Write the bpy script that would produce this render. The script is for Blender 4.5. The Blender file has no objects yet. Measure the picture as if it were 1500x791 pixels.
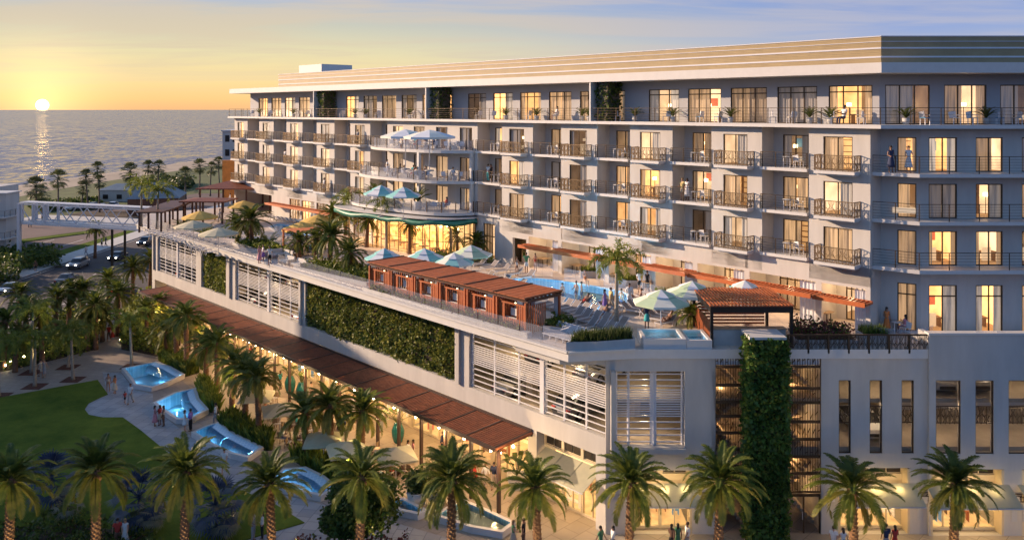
import bpy, bmesh, math, random
from math import sin, cos, pi, radians, sqrt, atan2
from mathutils import Vector, Matrix, noise
from mathutils.geometry import tessellate_polygon
random.seed(11)
S = bpy.context.scene
COL = S.collection

# ------------------------------------------------------------------ measuring aids
F, HZ, CX, CAMZ = 1200.0, 161.0, 750.0, 26.6
def G(x, y, z=0.0):                     # photo pixel on the horizontal plane z -> world
    Y = F * (CAMZ - z) / (y - HZ)
    return ((x - CX) / F * Y, Y, z)
def D(x, y): return G(x, y, 11.6)       # on the pool deck
def PY(x, y, Y): return ((x - CX) / F * Y, Y, CAMZ - (y - HZ) / F * Y)
ANG = atan2(0.7220, -0.6920)
D1 = Vector((cos(ANG), sin(ANG), 0)); N1 = Vector((-sin(ANG), cos(ANG), 0))
O = Vector((23.93, 54.7, 0))
def U(u, v, z=0.0): return O + D1 * u + N1 * v + Vector((0, 0, z))   # hotel frame -> world
def L(X, Y):                            # world -> hotel frame
    r = Vector((X, Y, 0)) - O
    return (r.dot(D1), r.dot(N1))
def u_at(x, v):                         # distance along the hotel where photo column x crosses offset v
    t = (x - CX) / F
    a = O + N1 * v
    return (t * a.y - a.x) / (D1.x - t * D1.y)

# ------------------------------------------------------------------ object helpers
def tag(o, label=None, cat=None, group=None, kind=None):
    if label: o['label'] = label
    if cat: o['category'] = cat
    if group: o['group'] = group
    if kind: o['kind'] = kind
    return o
def thing(name, label, cat, loc=(0, 0, 0), rz=0.0, group=None):
    o = bpy.data.objects.new(name, None); COL.objects.link(o)
    o.empty_display_size = 0.3
    o.location = loc; o.rotation_euler = (0, 0, rz)
    return tag(o, label, cat, group)
def copy_tree(o, parent=None):
    c = o.copy(); COL.objects.link(c)
    c.parent = parent
    for ch in o.children: copy_tree(ch, c)
    return c
def place(proto, loc, rz=0.0, label=None, group=None, scale=None):
    """first use moves the prototype, later uses copy it"""
    if proto.get('_used'):
        r = copy_tree(proto); 
    else:
        r = proto; r['_used'] = 1
    r.location = loc; r.rotation_euler = (0, 0, rz)
    if scale: r.scale = (scale, scale, scale) if not isinstance(scale, tuple) else scale
    if label: r['label'] = label
    if group: r['group'] = group
    return r
USED = []
ORD = ['first', 'second', 'third', 'fourth', 'fifth', 'sixth', 'seventh', 'eighth', 'ninth', 'tenth', 'eleventh', 'twelfth', 'thirteenth',
       'fourteenth', 'fifteenth', 'sixteenth', 'seventeenth', 'eighteenth', 'nineteenth', 'twentieth', 'twenty-first', 'twenty-second',
       'twenty-third', 'twenty-fourth', 'twenty-fifth', 'twenty-sixth', 'twenty-seventh', 'twenty-eighth', 'twenty-ninth', 'thirtieth']

class MB:
    def __init__(s, T=None):
        s.v = []; s.f = []; s.m = []; s.sm = []; s.T = T; s.mats = []; s.cm = 0
    def mat(s, m):
        if m not in s.mats: s.mats.append(m)
        s.cm = s.mats.index(m); return s
    def add(s, vs, fs, smooth=False):
        b = len(s.v)
        if s.T: vs = [s.T(*p) for p in vs]
        s.v.extend([tuple(p) for p in vs])
        for f in fs:
            s.f.append(tuple(b + i for i in f)); s.m.append(s.cm); s.sm.append(smooth)
    def box(s, x0, x1, y0, y1, z0, z1):
        if x0 > x1: x0, x1 = x1, x0
        if y0 > y1: y0, y1 = y1, y0
        if z0 > z1: z0, z1 = z1, z0
        s.add([(x0,y0,z0),(x1,y0,z0),(x1,y1,z0),(x0,y1,z0),(x0,y0,z1),(x1,y0,z1),(x1,y1,z1),(x0,y1,z1)],
              [(0,3,2,1),(4,5,6,7),(0,1,5,4),(1,2,6,5),(2,3,7,6),(3,0,4,7)])
    def bar(s, p, q, w, h=None, up=(0,0,1)):
        """rectangular bar from p to q"""
        h = h or w
        p = Vector(p); q = Vector(q); t = (q - p)
        if t.length < 1e-6: return
        t.normalize(); upv = Vector(up)
        if abs(t.dot(upv)) > .98: upv = Vector((1, 0, 0)) if abs(t.x) < .9 else Vector((0,1,0))
        a = t.cross(upv).normalized() * w * .5; b = a.cross(t).normalized() * h * .5
        vs = [p-a-b, p+a-b, p+a+b, p-a+b, q-a-b, q+a-b, q+a+b, q-a+b]
        s.add([tuple(k) for k in vs], [(0,1,2,3),(4,7,6,5),(0,4,5,1),(1,5,6,2),(2,6,7,3),(3,7,4,0)])
    def prism(s, poly, z0, z1, top=True, bottom=True, sides=True):
        n = len(poly)
        A = sum(poly[i][0]*poly[(i+1)%n][1]-poly[(i+1)%n][0]*poly[i][1] for i in range(n))
        if A < 0: poly = poly[::-1]
        vs = [(p[0], p[1], z0) for p in poly] + [(p[0], p[1], z1) for p in poly]
        fs = []
        if bottom: fs.append(tuple(range(n))[::-1])
        if top: fs.append(tuple(range(n, 2*n)))
        if sides:
            for i in range(n):
                j = (i+1) % n; fs.append((i, j, n+j, n+i))
        s.add(vs, fs)
    def sheet(s, poly, z, holes=()):
        """flat sheet with holes, z may be a function"""
        loops = [[Vector((p[0], p[1], 0)) for p in poly]] + [[Vector((p[0], p[1], 0)) for p in h] for h in holes]
        tris = tessellate_polygon(loops)
        pts = [p for l in loops for p in l]
        vs = [(p.x, p.y, z(p.x, p.y) if callable(z) else z) for p in pts]
        fs = []
        for t in tris:
            a, b, c = (pts[i] for i in t)
            if (b-a).cross(c-a).z < 0: t = (t[0], t[2], t[1])
            fs.append(tuple(t))
        s.add(vs, fs)
    def rim(s, poly, z0, z1, inward=False):
        n = len(poly)
        vs = [(p[0], p[1], z0) for p in poly] + [(p[0], p[1], z1) for p in poly]
        s.add(vs, [(i, (i+1) % n, n+(i+1) % n, n+i) for i in range(n)])
    def tube(s, pts, radii, n=8, caps=True, smooth=True, squash=1.0):
        pts = [Vector(p) for p in pts]
        if not hasattr(radii, '__len__'): radii = [radii]*len(pts)
        rings = []; pa = None
        for i, p in enumerate(pts):
            t = (pts[min(i+1, len(pts)-1)] - pts[max(i-1, 0)])
            if t.length < 1e-9: t = Vector((0,0,1))
            t.normalize()
            if pa is None:
                a = t.cross(Vector((0,0,1)))
                if a.length < .1: a = t.cross(Vector((0,1,0)))
            else:
                a = pa - t*pa.dot(t)
            a.normalize(); pa = a; b = t.cross(a)
            rings.append([p + a*cos(2*pi*k/n)*radii[i] + b*sin(2*pi*k/n)*radii[i]*squash for k in range(n)])
        vs = [tuple(q) for r in rings for q in r]; fs = []
        for i in range(len(pts)-1):
            for k in range(n):
                k2 = (k+1) % n
                fs.append((i*n+k, i*n+k2, (i+1)*n+k2, (i+1)*n+k))
        if caps:
            fs.append(tuple(range(n))[::-1]); fs.append(tuple((len(pts)-1)*n + k for k in range(n)))
        s.add(vs, fs, smooth)
    def lathe(s, prof, n=16, c=(0,0,0), smooth=True):
        vs = []; fs = []
        for r, z in prof:
            for k in range(n): vs.append((c[0]+r*cos(2*pi*k/n), c[1]+r*sin(2*pi*k/n), c[2]+z))
        for i in range(len(prof)-1):
            for k in range(n):
                k2 = (k+1) % n; fs.append((i*n+k, i*n+k2, (i+1)*n+k2, (i+1)*n+k))
        fs.append(tuple(range(n))[::-1]); fs.append(tuple((len(prof)-1)*n+k for k in range(n)))
        s.add(vs, fs, smooth)
    def ell(s, c, r, n=10, m=7):
        prof = []
        vs = []; fs = []
        for i in range(m+1):
            ph = pi*i/m
            for k in range(n):
                vs.append((c[0]+r[0]*sin(ph)*cos(2*pi*k/n), c[1]+r[1]*sin(ph)*sin(2*pi*k/n), c[2]-r[2]*cos(ph)))
        for i in range(m):
            for k in range(n):
                k2 = (k+1) % n; fs.append((i*n+k, i*n+k2, (i+1)*n+k2, (i+1)*n+k))
        s.add(vs, fs, True)
    def wall(s, p0, p1, z0, z1, th=.25, holes=()):
        """wall from p0 to p1 (outside on the right of travel), holes = (s0, s1, za, zb) measured from p0"""
        p0 = Vector((p0[0], p0[1])); p1 = Vector((p1[0], p1[1])); ln = (p1-p0).length; t = (p1-p0)/ln
        o = Vector((t.y, -t.x))
        ss = sorted(set([0, ln] + [min(max(h[k], 0), ln) for h in holes for k in (0, 1)]))
        zs = sorted(set([z0, z1] + [min(max(h[k], z0), z1) for h in holes for k in (2, 3)]))
        def solid(i, j):
            if i < 0 or j < 0 or i >= len(ss)-1 or j >= len(zs)-1: return False
            a = (ss[i]+ss[i+1])/2; b = (zs[j]+zs[j+1])/2
            return not any(h[0] < a < h[1] and h[2] < b < h[3] for h in holes)
        def P(a, d, z): q = p0 + t*a - o*d; return (q.x, q.y, z)
        for i in range(len(ss)-1):
            for j in range(len(zs)-1):
                if not solid(i, j): continue
                a, b, c, d = ss[i], ss[i+1], zs[j], zs[j+1]
                s.add([P(a,0,c),P(b,0,c),P(b,0,d),P(a,0,d)], [(0,1,2,3)])
                s.add([P(a,th,c),P(b,th,c),P(b,th,d),P(a,th,d)], [(3,2,1,0)])
                if not solid(i-1, j): s.add([P(a,0,c),P(a,0,d),P(a,th,d),P(a,th,c)], [(0,1,2,3)])
                if not solid(i+1, j): s.add([P(b,0,c),P(b,th,c),P(b,th,d),P(b,0,d)], [(0,1,2,3)])
                if not solid(i, j-1): s.add([P(a,0,c),P(a,th,c),P(b,th,c),P(b,0,c)], [(0,1,2,3)])
                if not solid(i, j+1): s.add([P(a,0,d),P(b,0,d),P(b,th,d),P(a,th,d)], [(0,1,2,3)])
    def mesh(s, name):
        me = bpy.data.meshes.new(name)
        me.from_pydata(s.v, [], s.f)
        for m in s.mats: me.materials.append(m)
        me.polygons.foreach_set('material_index', s.m)
        me.polygons.foreach_set('use_smooth', s.sm)
        me.update()
        return me
    def build(s, name, parent=None, loc=None, rz=0):
        o = bpy.data.objects.new(name, s.mesh(name)); COL.objects.link(o)
        if parent: o.parent = parent
        if loc is not None: o.location = loc
        if rz: o.rotation_euler = (0, 0, rz)
        return o
def inst(me, name, parent=None, loc=(0,0,0), rz=0.0):
    o = bpy.data.objects.new(name, me); COL.objects.link(o)
    if parent: o.parent = parent
    o.location = loc; o.rotation_euler = (0, 0, rz)
    return o

# ------------------------------------------------------------------ materials
M = {}
def nodes_of(name):
    m = bpy.data.materials.new(name); m.use_nodes = True
    nt = m.node_tree; nt.nodes.clear()
    out = nt.nodes.new('ShaderNodeOutputMaterial')
    return m, nt, out
def N(nt, typ, **kw):
    n = nt.nodes.new(typ)
    for k, v in kw.items():
        if k.startswith('i_'):
            key = k[2:].replace('_', ' ')
            n.inputs[key if key in n.inputs else int(key)].default_value = v
        else: setattr(n, k, v)
    return n
def ramp(nt, stops):
    r = nt.nodes.new('ShaderNodeValToRGB'); e = r.color_ramp.elements
    while len(e) < len(stops): e.new(0.5)
    for i, (p, c) in enumerate(stops):
        e[i].position = p; e[i].color = (*c, 1) if len(c) == 3 else c
    return r
def mat(name, col, rough=.6, metal=0.0, nscale=0, namt=.15, bump=0, bscale=None, spec=.5, obj_var=0, streak=False, emis=None, es=0, scale3=None, detail=4):
    m, nt, out = nodes_of(name); lk = nt.links
    b = N(nt, 'ShaderNodeBsdfPrincipled'); lk.new(b.outputs[0], out.inputs[0])
    b.inputs['Base Color'].default_value = (*col, 1); b.inputs['Roughness'].default_value = rough
    b.inputs['Metallic'].default_value = metal; b.inputs['Specular IOR Level'].default_value = spec
    src = None
    if nscale or bump:
        tc = N(nt, 'ShaderNodeTexCoord'); mp = N(nt, 'ShaderNodeMapping'); lk.new(tc.outputs['Object'], mp.inputs[0])
        if scale3: mp.inputs['Scale'].default_value = scale3
    if nscale:
        n = N(nt, 'ShaderNodeTexNoise'); n.inputs['Scale'].default_value = nscale; n.inputs['Detail'].default_value = detail
        n.inputs['Roughness'].default_value = .65
        lk.new(mp.outputs[0], n.inputs['Vector'])
        r = ramp(nt, [(.28, tuple(c*(1-namt) for c in col)), (.72, tuple(min(1, c*(1+namt)) for c in col))])
        lk.new(n.outputs['Fac'], r.inputs[0]); src = r.outputs[0]
    if obj_var:
        oi = N(nt, 'ShaderNodeObjectInfo'); hs = N(nt, 'ShaderNodeHueSaturation')
        mr = N(nt, 'ShaderNodeMapRange'); mr.inputs['To Min'].default_value = 1-obj_var; mr.inputs['To Max'].default_value = 1+obj_var
        lk.new(oi.outputs['Random'], mr.inputs[0]); lk.new(mr.outputs[0], hs.inputs['Value'])
        if src: lk.new(src, hs.inputs['Color'])
        else: hs.inputs['Color'].default_value = (*col, 1)
        src = hs.outputs[0]
    if src: lk.new(src, b.inputs['Base Color'])
    if bump:
        n2 = N(nt, 'ShaderNodeTexNoise'); n2.inputs['Scale'].default_value = bscale or nscale*3 or 20; n2.inputs['Detail'].default_value = 3
        lk.new(mp.outputs[0], n2.inputs['Vector'])
        bp = N(nt, 'ShaderNodeBump'); bp.inputs['Strength'].default_value = bump; bp.inputs['Distance'].default_value = .05
        lk.new(n2.outputs['Fac'], bp.inputs['Height']); lk.new(bp.outputs[0], b.inputs['Normal'])
    if emis:
        b.inputs['Emission Color'].default_value = (*emis, 1); b.inputs['Emission Strength'].default_value = es
    M[name] = m
    return m
def leaf_mat(name, c1, c2, trans=.35, rough=.5, scale=2.0):
    m, nt, out = nodes_of(name); lk = nt.links
    tc = N(nt, 'ShaderNodeTexCoord'); n = N(nt, 'ShaderNodeTexNoise'); n.inputs['Scale'].default_value = scale; n.inputs['Detail'].default_value = 3
    lk.new(tc.outputs['Object'], n.inputs['Vector'])
    r = ramp(nt, [(.35, c1), (.68, c2)]); lk.new(n.outputs['Fac'], r.inputs[0])
    oi = N(nt, 'ShaderNodeObjectInfo'); hs = N(nt, 'ShaderNodeHueSaturation')
    mr = N(nt, 'ShaderNodeMapRange'); mr.inputs['To Min'].default_value = .8; mr.inputs['To Max'].default_value = 1.2
    lk.new(oi.outputs['Random'], mr.inputs[0]); lk.new(mr.outputs[0], hs.inputs['Value']); lk.new(r.outputs[0], hs.inputs['Color'])
    b = N(nt, 'ShaderNodeBsdfPrincipled'); b.inputs['Roughness'].default_value = rough; b.inputs['Specular IOR Level'].default_value = .3
    lk.new(hs.outputs[0], b.inputs['Base Color'])
    t = N(nt, 'ShaderNodeBsdfTranslucent'); lk.new(hs.outputs[0], t.inputs[0])
    mx = N(nt, 'ShaderNodeMixShader'); mx.inputs[0].default_value = trans
    lk.new(b.outputs[0], mx.inputs[1]); lk.new(t.outputs[0], mx.inputs[2]); lk.new(mx.outputs[0], out.inputs[0])
    M[name] = m; return m
def glass_mat(name, tint=(.9,.95,.95), refl=1.0, base=0.0, basecol=(.7,.8,.85), rough=.02):
    m, nt, out = nodes_of(name); lk = nt.links
    t = N(nt, 'ShaderNodeBsdfTransparent'); t.inputs[0].default_value = (*tint, 1)
    g = N(nt, 'ShaderNodeBsdfGlossy'); g.inputs['Roughness'].default_value = rough
    fr = N(nt, 'ShaderNodeFresnel'); geo = N(nt, 'ShaderNodeNewGeometry'); io = N(nt, 'ShaderNodeMath', operation='MULTIPLY_ADD'); io.inputs[1].default_value = 1/1.5-1.5; io.inputs[2].default_value = 1.5
    lk.new(geo.outputs['Backfacing'], io.inputs[0]); lk.new(io.outputs[0], fr.inputs[0])
    mu = N(nt, 'ShaderNodeMath', operation='MULTIPLY'); mu.inputs[1].default_value = refl; mu.use_clamp = True
    lk.new(fr.outputs[0], mu.inputs[0])
    mx = N(nt, 'ShaderNodeMixShader'); lk.new(mu.outputs[0], mx.inputs[0]); lk.new(t.outputs[0], mx.inputs[1]); lk.new(g.outputs[0], mx.inputs[2])
    last = mx
    if base:
        d = N(nt, 'ShaderNodeBsdfDiffuse'); d.inputs[0].default_value = (*basecol, 1)
        m2 = N(nt, 'ShaderNodeMixShader'); m2.inputs[0].default_value = base
        lk.new(mx.outputs[0], m2.inputs[1]); lk.new(d.outputs[0], m2.inputs[2]); last = m2
    lk.new(last.outputs[0], out.inputs[0]); M[name] = m; return m
def emit_mat(name, col, st, obj_var=0, noise_s=0, namt=.4, diff=None, sampled=False, fold_glow=False):
    m, nt, out = nodes_of(name); lk = nt.links
    e = N(nt, 'ShaderNodeBsdfPrincipled'); e.inputs['Base Color'].default_value = (*(diff or col), 1); e.inputs['Roughness'].default_value = .8
    e.inputs['Emission Color'].default_value = (*col, 1); e.inputs['Emission Strength'].default_value = st
    if obj_var or noise_s:
        base = N(nt, 'ShaderNodeValue'); base.outputs[0].default_value = st; cur = base.outputs[0]
        if obj_var:
            oi = N(nt, 'ShaderNodeObjectInfo'); mr = N(nt, 'ShaderNodeMapRange')
            mr.inputs['To Min'].default_value = 1-obj_var; mr.inputs['To Max'].default_value = 1+obj_var
            lk.new(oi.outputs['Random'], mr.inputs[0]); mu = N(nt, 'ShaderNodeMath', operation='MULTIPLY')
            lk.new(cur, mu.inputs[0]); lk.new(mr.outputs[0], mu.inputs[1]); cur = mu.outputs[0]
        if noise_s:
            tc = N(nt, 'ShaderNodeTexCoord'); n = N(nt, 'ShaderNodeTexNoise'); n.inputs['Scale'].default_value = noise_s
            if fold_glow:
                mp = N(nt, 'ShaderNodeMapping'); mp.inputs['Scale'].default_value = (1, 1, .06); lk.new(tc.outputs['Object'], mp.inputs[0]); lk.new(mp.outputs[0], n.inputs['Vector'])  # shading of curtain folds put into the glow as vertical stripes
            else: lk.new(tc.outputs['Object'], n.inputs['Vector'])
            mr = N(nt, 'ShaderNodeMapRange')
            mr.inputs['From Min'].default_value = .36; mr.inputs['From Max'].default_value = .64
            mr.inputs['To Min'].default_value = 1-namt; mr.inputs['To Max'].default_value = 1+namt
            lk.new(n.outputs['Fac'], mr.inputs[0]); mu = N(nt, 'ShaderNodeMath', operation='MULTIPLY')
            lk.new(cur, mu.inputs[0]); lk.new(mr.outputs[0], mu.inputs[1]); cur = mu.outputs[0]
        lk.new(cur, e.inputs['Emission Strength'])
    lk.new(e.outputs[0], out.inputs[0])
    m.cycles.emission_sampling = 'AUTO' if sampled else 'NONE'
    M[name] = m; return m
def tile_mat(name, c1, c2, mortar, w, h, rz=0.0, rough=.6, ms=.02, offset=.5, stain=.15):
    m, nt, out = nodes_of(name); lk = nt.links
    tc = N(nt, 'ShaderNodeTexCoord'); mp = N(nt, 'ShaderNodeMapping'); mp.inputs['Rotation'].default_value = (0, 0, rz)
    lk.new(tc.outputs['Object'], mp.inputs[0])
    br = N(nt, 'ShaderNodeTexBrick'); br.inputs['Scale'].default_value = 1; br.offset = offset
    br.inputs['Brick Width'].default_value = w; br.inputs['Row Height'].default_value = h; br.inputs['Mortar Size'].default_value = ms
    br.inputs['Color1'].default_value = (*c1, 1); br.inputs['Color2'].default_value = (*c2, 1); br.inputs['Mortar'].default_value = (*mortar, 1)
    lk.new(mp.outputs[0], br.inputs['Vector'])
    n = N(nt, 'ShaderNodeTexNoise'); n.inputs['Scale'].default_value = .35; n.inputs['Detail'].default_value = 6
    lk.new(tc.outputs['Object'], n.inputs['Vector'])
    mr = N(nt, 'ShaderNodeMapRange'); mr.inputs['From Min'].default_value = .3; mr.inputs['From Max'].default_value = .7
    mr.inputs['To Min'].default_value = 1-stain; mr.inputs['To Max'].default_value = 1+stain
    lk.new(n.outputs['Fac'], mr.inputs[0])
    hs = N(nt, 'ShaderNodeHueSaturation'); lk.new(mr.outputs[0], hs.inputs['Value']); lk.new(br.outputs[0], hs.inputs['Color'])
    b = N(nt, 'ShaderNodeBsdfPrincipled'); b.inputs['Roughness'].default_value = rough; lk.new(hs.outputs[0], b.inputs['Base Color'])
    lk.new(b.outputs[0], out.inputs[0]); M[name] = m; return m

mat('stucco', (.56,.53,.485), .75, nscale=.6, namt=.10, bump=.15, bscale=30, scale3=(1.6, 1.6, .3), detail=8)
mat('stucco_podium', (.50,.475,.44), .75, nscale=.5, namt=.12, bump=.15, bscale=30, scale3=(1.3, 1.3, .3), detail=8)
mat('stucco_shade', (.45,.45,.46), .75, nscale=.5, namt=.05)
mat('white_paint', (.63,.61,.58), .45, nscale=2, namt=.04)
mat('white_metal', (.68,.67,.68), .35, nscale=3, namt=.03)
mat('roof_gravel', (.42,.41,.39), .9, nscale=5, namt=.2)
mat('louver_beige', (.38,.285,.145), .5, nscale=1, namt=.1)
mat('bronze', (.085,.058,.035), .4, metal=.5, nscale=6, namt=.25)
mat('bronze_dark', (.03,.023,.018), .45, metal=.4, nscale=6, namt=.25)
mat('bronze_light', (.20,.13,.065), .42, metal=.4, nscale=6, namt=.25)
mat('slat_wood', (.42,.115,.035), .55, nscale=3, namt=.25, obj_var=.1)
mat('slat_wood_dark', (.10,.04,.022), .55, nscale=3, namt=.3)
mat('canopy_orange', (.50,.13,.035), .5, nscale=3, namt=.15)
mat('pergola_wood', (.21,.065,.028), .6, nscale=2, namt=.35)
mat('pergola_steel', (.05,.027,.02), .5, nscale=4, namt=.2)
mat('asphalt', (.085,.075,.075), .9, nscale=.25, namt=.3, bump=.2, bscale=15, detail=8)
mat('asphalt_worn', (.16,.115,.105), .9, nscale=.12, namt=.25, bump=.2, bscale=15, detail=8)
mat('road_paint', (.7,.68,.62), .7, nscale=6, namt=.15)
mat('concrete', (.42,.40,.37), .8, nscale=.8, namt=.15, bump=.1, bscale=20)
mat('concrete_light', (.58,.56,.52), .75, nscale=1, namt=.1)
mat('parking_concrete', (.36,.30,.23), .85, nscale=.5, namt=.2)
mat('sand', (.42,.34,.25), .95, nscale=.06, namt=.18, bump=.4, bscale=2, detail=8)
mat('soil', (.06,.042,.028), .95, nscale=1.5, namt=.4, bump=.3)
mat('mulch', (.10,.035,.022), .95, nscale=4, namt=.4, bump=.5)
mat('basin_stone', (.62,.60,.58), .6, nscale=1.5, namt=.1)
mat('planter_stone', (.48,.47,.45), .65, nscale=1.5, namt=.08)
mat('teal_glaze', (.015,.13,.12), .2, nscale=3, namt=.3)
mat('canopy_teal', (.045,.22,.15), .45, nscale=1.2, namt=.3)
mat('cream_panel', (.60,.50,.33), .5, nscale=1, namt=.06)
leaf_mat('awning_cloth', (.60,.58,.42), (.66,.63,.46), .35, .8)
mat('curtain_white', (.75,.76,.78), .8, nscale=3, namt=.06)
mat('green_paint', (.05,.30,.18), .5)
mat('orange_wall', (.60,.24,.05), .7, nscale=1, namt=.2)
tile_mat('plaza_tile', (.33,.29,.25), (.27,.24,.215), (.17,.15,.135), 1.3, 1.3, rz=ANG)
tile_mat('terrace_tile', (.42,.34,.25), (.34,.28,.21), (.22,.18,.14), 1.25, 1.25, rz=ANG)
tile_mat('deck_tile', (.72,.61,.51), (.66,.56,.47), (.52,.45,.39), 1.0, 1.0, rz=-ANG, stain=.08)
tile_mat('path_paver', (.40,.40,.41), (.28,.29,.31), (.17,.18,.19), 1.0, 1.0, rz=-ANG*.6)
tile_mat('kerb_paver', (.36,.30,.25), (.30,.26,.22), (.2,.18,.15), .8, .8, rz=.2)
tile_mat('pool_tile', (.24,.52,.68), (.30,.58,.74), (.45,.70,.82), .3, .3, rough=.2, ms=.02, offset=0, stain=.05)
tile_mat('pool_tile_pale', (.40,.60,.78), (.34,.56,.76), (.60,.74,.84), .3, .3, rough=.3, ms=.02, offset=0, stain=.05)
tile_mat('roof_metal', (.20,.24,.27), (.18,.22,.25), (.12,.14,.16), 50, .5, rough=.45, ms=.05, offset=0)
tile_mat('brick_paver', (.24,.12,.09), (.20,.11,.085), (.14,.09,.07), .6, .3, rz=.3)
glass_mat('window_glass', (.92,.93,.92), refl=1.6)
glass_mat('rail_glass', (.97,.98,.99), refl=.8, base=.07, basecol=(.88,.88,.98))
glass_mat('car_glass', (.05,.06,.07), refl=2.0)
leaf_mat('palm_leaf', (.065,.105,.02), (.20,.22,.035), .38)
leaf_mat('palm_leaf_old', (.13,.15,.03), (.27,.24,.05), .35)
leaf_mat('royal_leaf', (.14,.19,.03), (.32,.33,.05), .4)
leaf_mat('fan_leaf', (.06,.08,.03), (.16,.17,.06), .25)
leaf_mat('blue_leaf', (.03,.05,.10), (.07,.09,.15), .2)
leaf_mat('pale_leaf', (.22,.22,.16), (.36,.34,.24), .3)
leaf_mat('hedge_leaf', (.04,.08,.02), (.17,.21,.045), .25, scale=1.2)
leaf_mat('green_wall_leaf', (.085,.12,.025), (.34,.34,.07), .25, scale=1.6)
leaf_mat('column_leaf', (.035,.09,.02), (.14,.23,.04), .25, scale=1.3)
leaf_mat('shrub_leaf', (.045,.085,.018), (.18,.22,.035), .3, scale=1.5)
leaf_mat('lime_leaf', (.12,.17,.02), (.28,.29,.05), .35, scale=1.5)
leaf_mat('red_leaf', (.10,.03,.03), (.22,.08,.06), .25, scale=1.5)
leaf_mat('banana_leaf', (.06,.10,.03), (.14,.17,.05), .3)
mat('bark', (.22,.115,.06), .9, nscale=8, namt=.55, bump=1.0, bscale=12, scale3=(1,1,2))
mat('bark_pale', (.34,.28,.21), .85, nscale=4, namt=.3, bump=.5, bscale=14, scale3=(1,1,4))
mat('bark_grey', (.16,.13,.10), .9, nscale=6, namt=.4, bump=.8)
mat('crownshaft', (.16,.22,.07), .5)
mat('teal_cloth', (.26,.58,.56), .8, nscale=2, namt=.05)
mat('cream_cloth', (.75,.76,.66), .8, nscale=2, namt=.05)
mat('mint_cloth', (.48,.62,.42), .8, nscale=2, namt=.05)
mat('white_cloth', (.82,.83,.84), .8, nscale=2, namt=.04)
mat('yellow_cloth', (.72,.46,.11), .8, nscale=2, namt=.08)
mat('sand_cloth', (.60,.54,.36), .8, nscale=2, namt=.06)
mat('sling_pale', (.50,.48,.48), .7, nscale=6, namt=.1)
mat('sling', (.24,.21,.20), .7, nscale=6, namt=.1)
mat('cushion', (.66,.62,.56), .85, nscale=4, namt=.06)
mat('cushion_blue', (.10,.30,.48), .85, nscale=4, namt=.1)
mat('cushion_orange', (.62,.20,.05), .85, nscale=4, namt=.1)
mat('rattan', (.25,.17,.10), .8, nscale=20, namt=.3, bump=.5)
mat('tabletop', (.40,.28,.17), .5, nscale=4, namt=.2)
mat('skin_light', (.52,.30,.21), .55); mat('skin_tan', (.33,.17,.105), .55); mat('skin_dark', (.13,.065,.04), .5)
mat('hair_dark', (.015,.01,.008), .6, nscale=30, namt=.5); mat('hair_brown', (.08,.04,.02), .6, nscale=30, namt=.5); mat('hair_blond', (.30,.19,.08), .6, nscale=30, namt=.4)
CL = {'white':(.75,.74,.72),'red':(.50,.05,.035),'pink':(.62,.25,.28),'navy':(.03,.04,.09),'black':(.015,.015,.017),'teal':(.05,.40,.42),'grey':(.30,.30,.31),
      'purple':(.20,.13,.42),'yellow':(.65,.50,.20),'green':(.08,.22,.10),'beige':(.50,.42,.32),'orange':(.65,.20,.05),'brown':(.15,.08,.05),'blue':(.10,.20,.42)}
for k, c in CL.items(): mat('cloth_'+k, c, .85, nscale=8, namt=.12)
# interiors: lamp light put into walls, floors and curtains as their own glow
emit_mat('room_wall', (1.0,.53,.20), .62, obj_var=.8, noise_s=.9, namt=.35, diff=(.6,.45,.3))
emit_mat('room_wall_pale', (1.0,.68,.40), .5, obj_var=.8, noise_s=.8, namt=.3, diff=(.6,.5,.4))
emit_mat('room_floor', (.7,.36,.14), .22, obj_var=.3, diff=(.3,.2,.12))
emit_mat('curtain_warm', (1.0,.56,.25), .24, obj_var=.75, noise_s=5.5, namt=.55, diff=(.42,.33,.25), fold_glow=True)
emit_mat('curtain_cool', (1.0,.74,.52), .2, obj_var=.7, noise_s=5.5, namt=.5, diff=(.55,.5,.46), fold_glow=True)
emit_mat('room_dark', (.9,.5,.25), .07, obj_var=.6, noise_s=.9, namt=.4, diff=(.25,.2,.16))
emit_mat('curtain_dim', (1.0,.7,.5), .05, obj_var=.5, noise_s=5.5, namt=.5, diff=(.42,.38,.36), fold_glow=True)
mat('beach_grass', (.10,.12,.035), .95, nscale=.2, namt=.35, detail=8)
emit_mat('lamp_glow', (1.0,.72,.36), 5.0)
emit_mat('bulb_glow', (1.0,.78,.45), 30.0)
emit_mat('shop_light', (1.0,.60,.22), .85, noise_s=.7, namt=.4, diff=(.7,.5,.3))  # shop lighting put into back wall, ceiling and floor as glow
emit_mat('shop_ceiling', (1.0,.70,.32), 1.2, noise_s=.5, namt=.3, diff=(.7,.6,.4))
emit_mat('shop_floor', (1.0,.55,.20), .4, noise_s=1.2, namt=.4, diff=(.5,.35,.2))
emit_mat('headlight', (1.0,.9,.75), 14.0)
emit_mat('taillight', (1.0,.05,.02), 1.5)
emit_mat('garage_tube', (1.0,.82,.55), 4.0)
emit_mat('bar_glow', (1.0,.45,.12), 1.6, obj_var=.05, noise_s=1.5, namt=.6, diff=(.5,.25,.1))
mat('furn_dark', (.10,.05,.025), .6, emis=(.5,.2,.08), es=.10)  # furniture and pictures glow faintly, room light put into their material
mat('furn_white', (.6,.52,.42), .7, emis=(1,.7,.42), es=.35)
mat('picture_red', (.4,.08,.05), .7, emis=(.8,.25,.12), es=.30)
mat('picture_blue', (.08,.2,.3), .7, emis=(.25,.4,.5), es=.25)

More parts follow.
